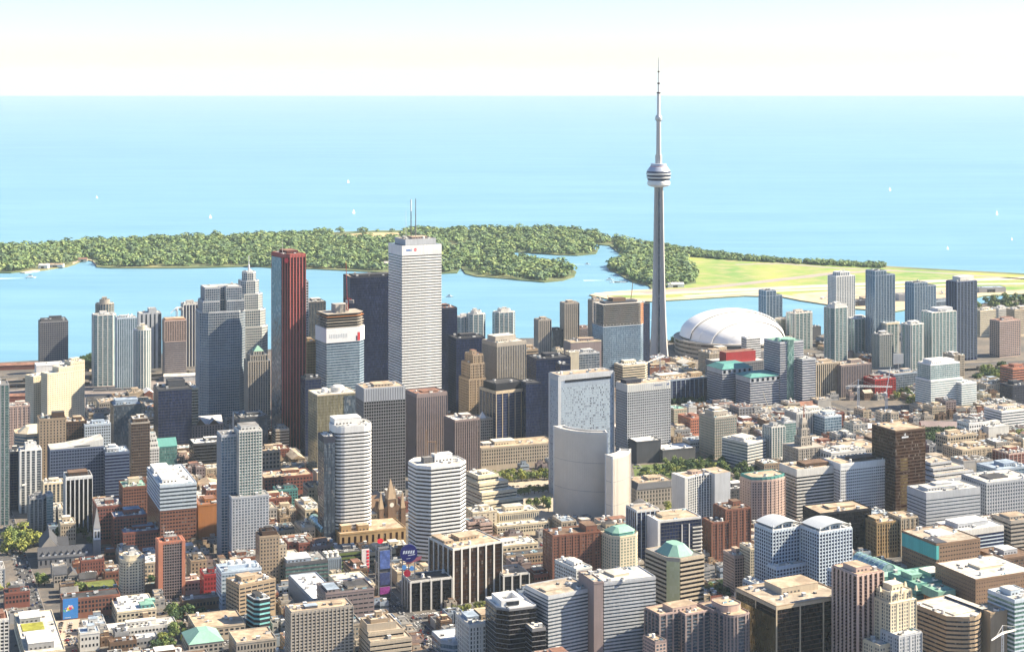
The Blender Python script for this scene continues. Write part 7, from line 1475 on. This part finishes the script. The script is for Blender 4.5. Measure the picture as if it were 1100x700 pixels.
for k in range(8):
    X, Y = gp(657+k*2.1, 303.5-.25*(k % 3), -1.5); o = empty('moored_yacht', (X, Y, -1.5), R.uniform(-.4, .4)); tag(o, 'moored yacht in the dark row at the wooded inlet', 'yacht', 'yachts moored at the inlet')
    m = MB(); m.frustum([(-5,-1),(3,-1.4),(7,0),(3,1.4),(-5,1)], 0, [(-5.4,-1.4),(3,-1.9),(8,0),(3,1.9),(-5.4,1.4)], 2, wall('slate' if k % 2 else 'white')); m.build('hull', o); m = MB(); m.bar((0,0,2), (0,0,16), .3, wall('silver')); m.build('mast', o)
# ================================================================ small island and airfield buildings
def hut(name, px, py, w, d, h, wc, rc, label, ga=True):
    X, Y = gp(px, py); o = empty(name, (X, Y, 1.2), R.uniform(-.2, .3)); tag(o, label, 'building'); m = MB(); m.prism(rect(0, 0, w, d), 0, h, wall(wc)); m.build('wall', o)
    if ga: gable(o, 0, 0, w, d, h, h*.5, roofm(rc), wall(wc), 'x')
    else: roof(o, rect(0, 0, w, d), h, dict(w=wc), rc, 0, 1)
    m = MB(); m.box(w*.3, -.1, 0, w*.6, .02, h*.7, glass('dark')); m.build('door', o)
hut('boathouse', 41, 289, 26, 18, 9, 'white', 'pale', 'white boathouse at the island pier')
hut('ferry_shelter', 52, 287.5, 40, 14, 7, 'offwhite', 'tan', 'long pale shelter on the island shore beside the boathouse')
hut('beach_house', 84, 281.5, 24, 16, 7, 'sand', 'red', 'sandy beach house in the little island bay')
hut('clubhouse', 412, 286, 34, 18, 8, 'offwhite', 'pale', 'pale clubhouse among trees behind the tallest white tower')
hut('hangar', 718, 309.5, 40, 20, 8, 'white', 'white', 'small white hangar at the edge of the airfield grass')
hut('terminal', 905, 330, 70, 30, 11, 'navy', 'dark', 'dark blue terminal shed on the airfield shore', False)
hut('hangar', 928, 327, 60, 34, 12, 'stone', 'tan', 'tan hangar on the apron beside the steel-blue condominium', False)
hut('hangar', 966, 324, 64, 34, 14, 'silver', 'grey', 'grey hangar on the apron between two dark condominiums', False)
hut('hangar', 1052, 315, 70, 30, 11, 'grey', 'blue', 'long bluish hangar at the far end of the apron', False)
for k in range(5): hut('shed', 945+k*9, 321.5-.8*(k % 2), 34, 20, 9, ('sand', 'brick', 'white')[k % 3], ('tan', 'red', 'pale')[k % 3], ('sandy', 'brick', 'white', 'low sandy', 'low brick')[k]+' shed on the apron among the hangars', k % 2 == 0)
def pier_dock():
    P = [gp(24, 293, 0), gp(40, 290.5, 0)]; m = MB(); (xa, ya), (xb, yb) = P; d = hypot(xb-xa, yb-ya); nx, ny = -(yb-ya)/d*9, (xb-xa)/d*9
    m.prism(ccw([(xa+nx, ya+ny), (xb+nx, yb+ny), (xb-nx, yb-ny), (xa-nx, ya-ny)]), -1.6, 1.4, wall('cream')); o = m.build('pier'); tag(o, 'pale wooden pier on the island shore by the boathouse', 'pier')
pier_dock()
# trains and low sheds of the rail corridor
for k, (px, py, L, c, lab) in enumerate(((2,417,150,'dkbrown','long brown train standing in the rail yard beside the pinkish office'), (100,421,120,'grey','grey train standing in the rail yard beside the cream hotel'), (110,411,110,'slate','dark train on the far rail track by the condominiums'))):
    X, Y = gp(px, py); o = empty('train', (X, Y, 0), radians(12)); tag(o, lab, 'train')
    n = int(L/24)
    for j in range(n):
        m = MB(); m.box(j*24, 0, 1, j*24+22.5, 3, 5, wall(c), roofm('grey')); p = m.build('carriage', o)
        m = MB(); m.box(j*24+1, -.06, 2.6, j*24+21.5, .0, 3.8, glass('dark')); m.build('window_band', p)
for px, py, L, d, h, c, r, lab in ((-10,398,90,24,8,'redbrick','red','long red shed by the water in front of the harbour'), (4,432,50,20,9,'redbrick','red','red-roofed shed below the rail yard'), (96,405,80,20,9,'stone','tan','tan shed between expressway and condominiums'), (176,410,60,22,9,'offwhite','pale','pale shed at the end of the rail yard')):
    X, Y = gp(px, py); o = empty('shed', (X, Y, 0), radians(12)); tag(o, lab, 'shed'); m = MB(); m.prism(rect(0, 0, L, d), 0, h, wall(c)); m.build('wall', o); gable(o, 0, 0, L, d, h, 3, roofm(r), wall(c), 'x')
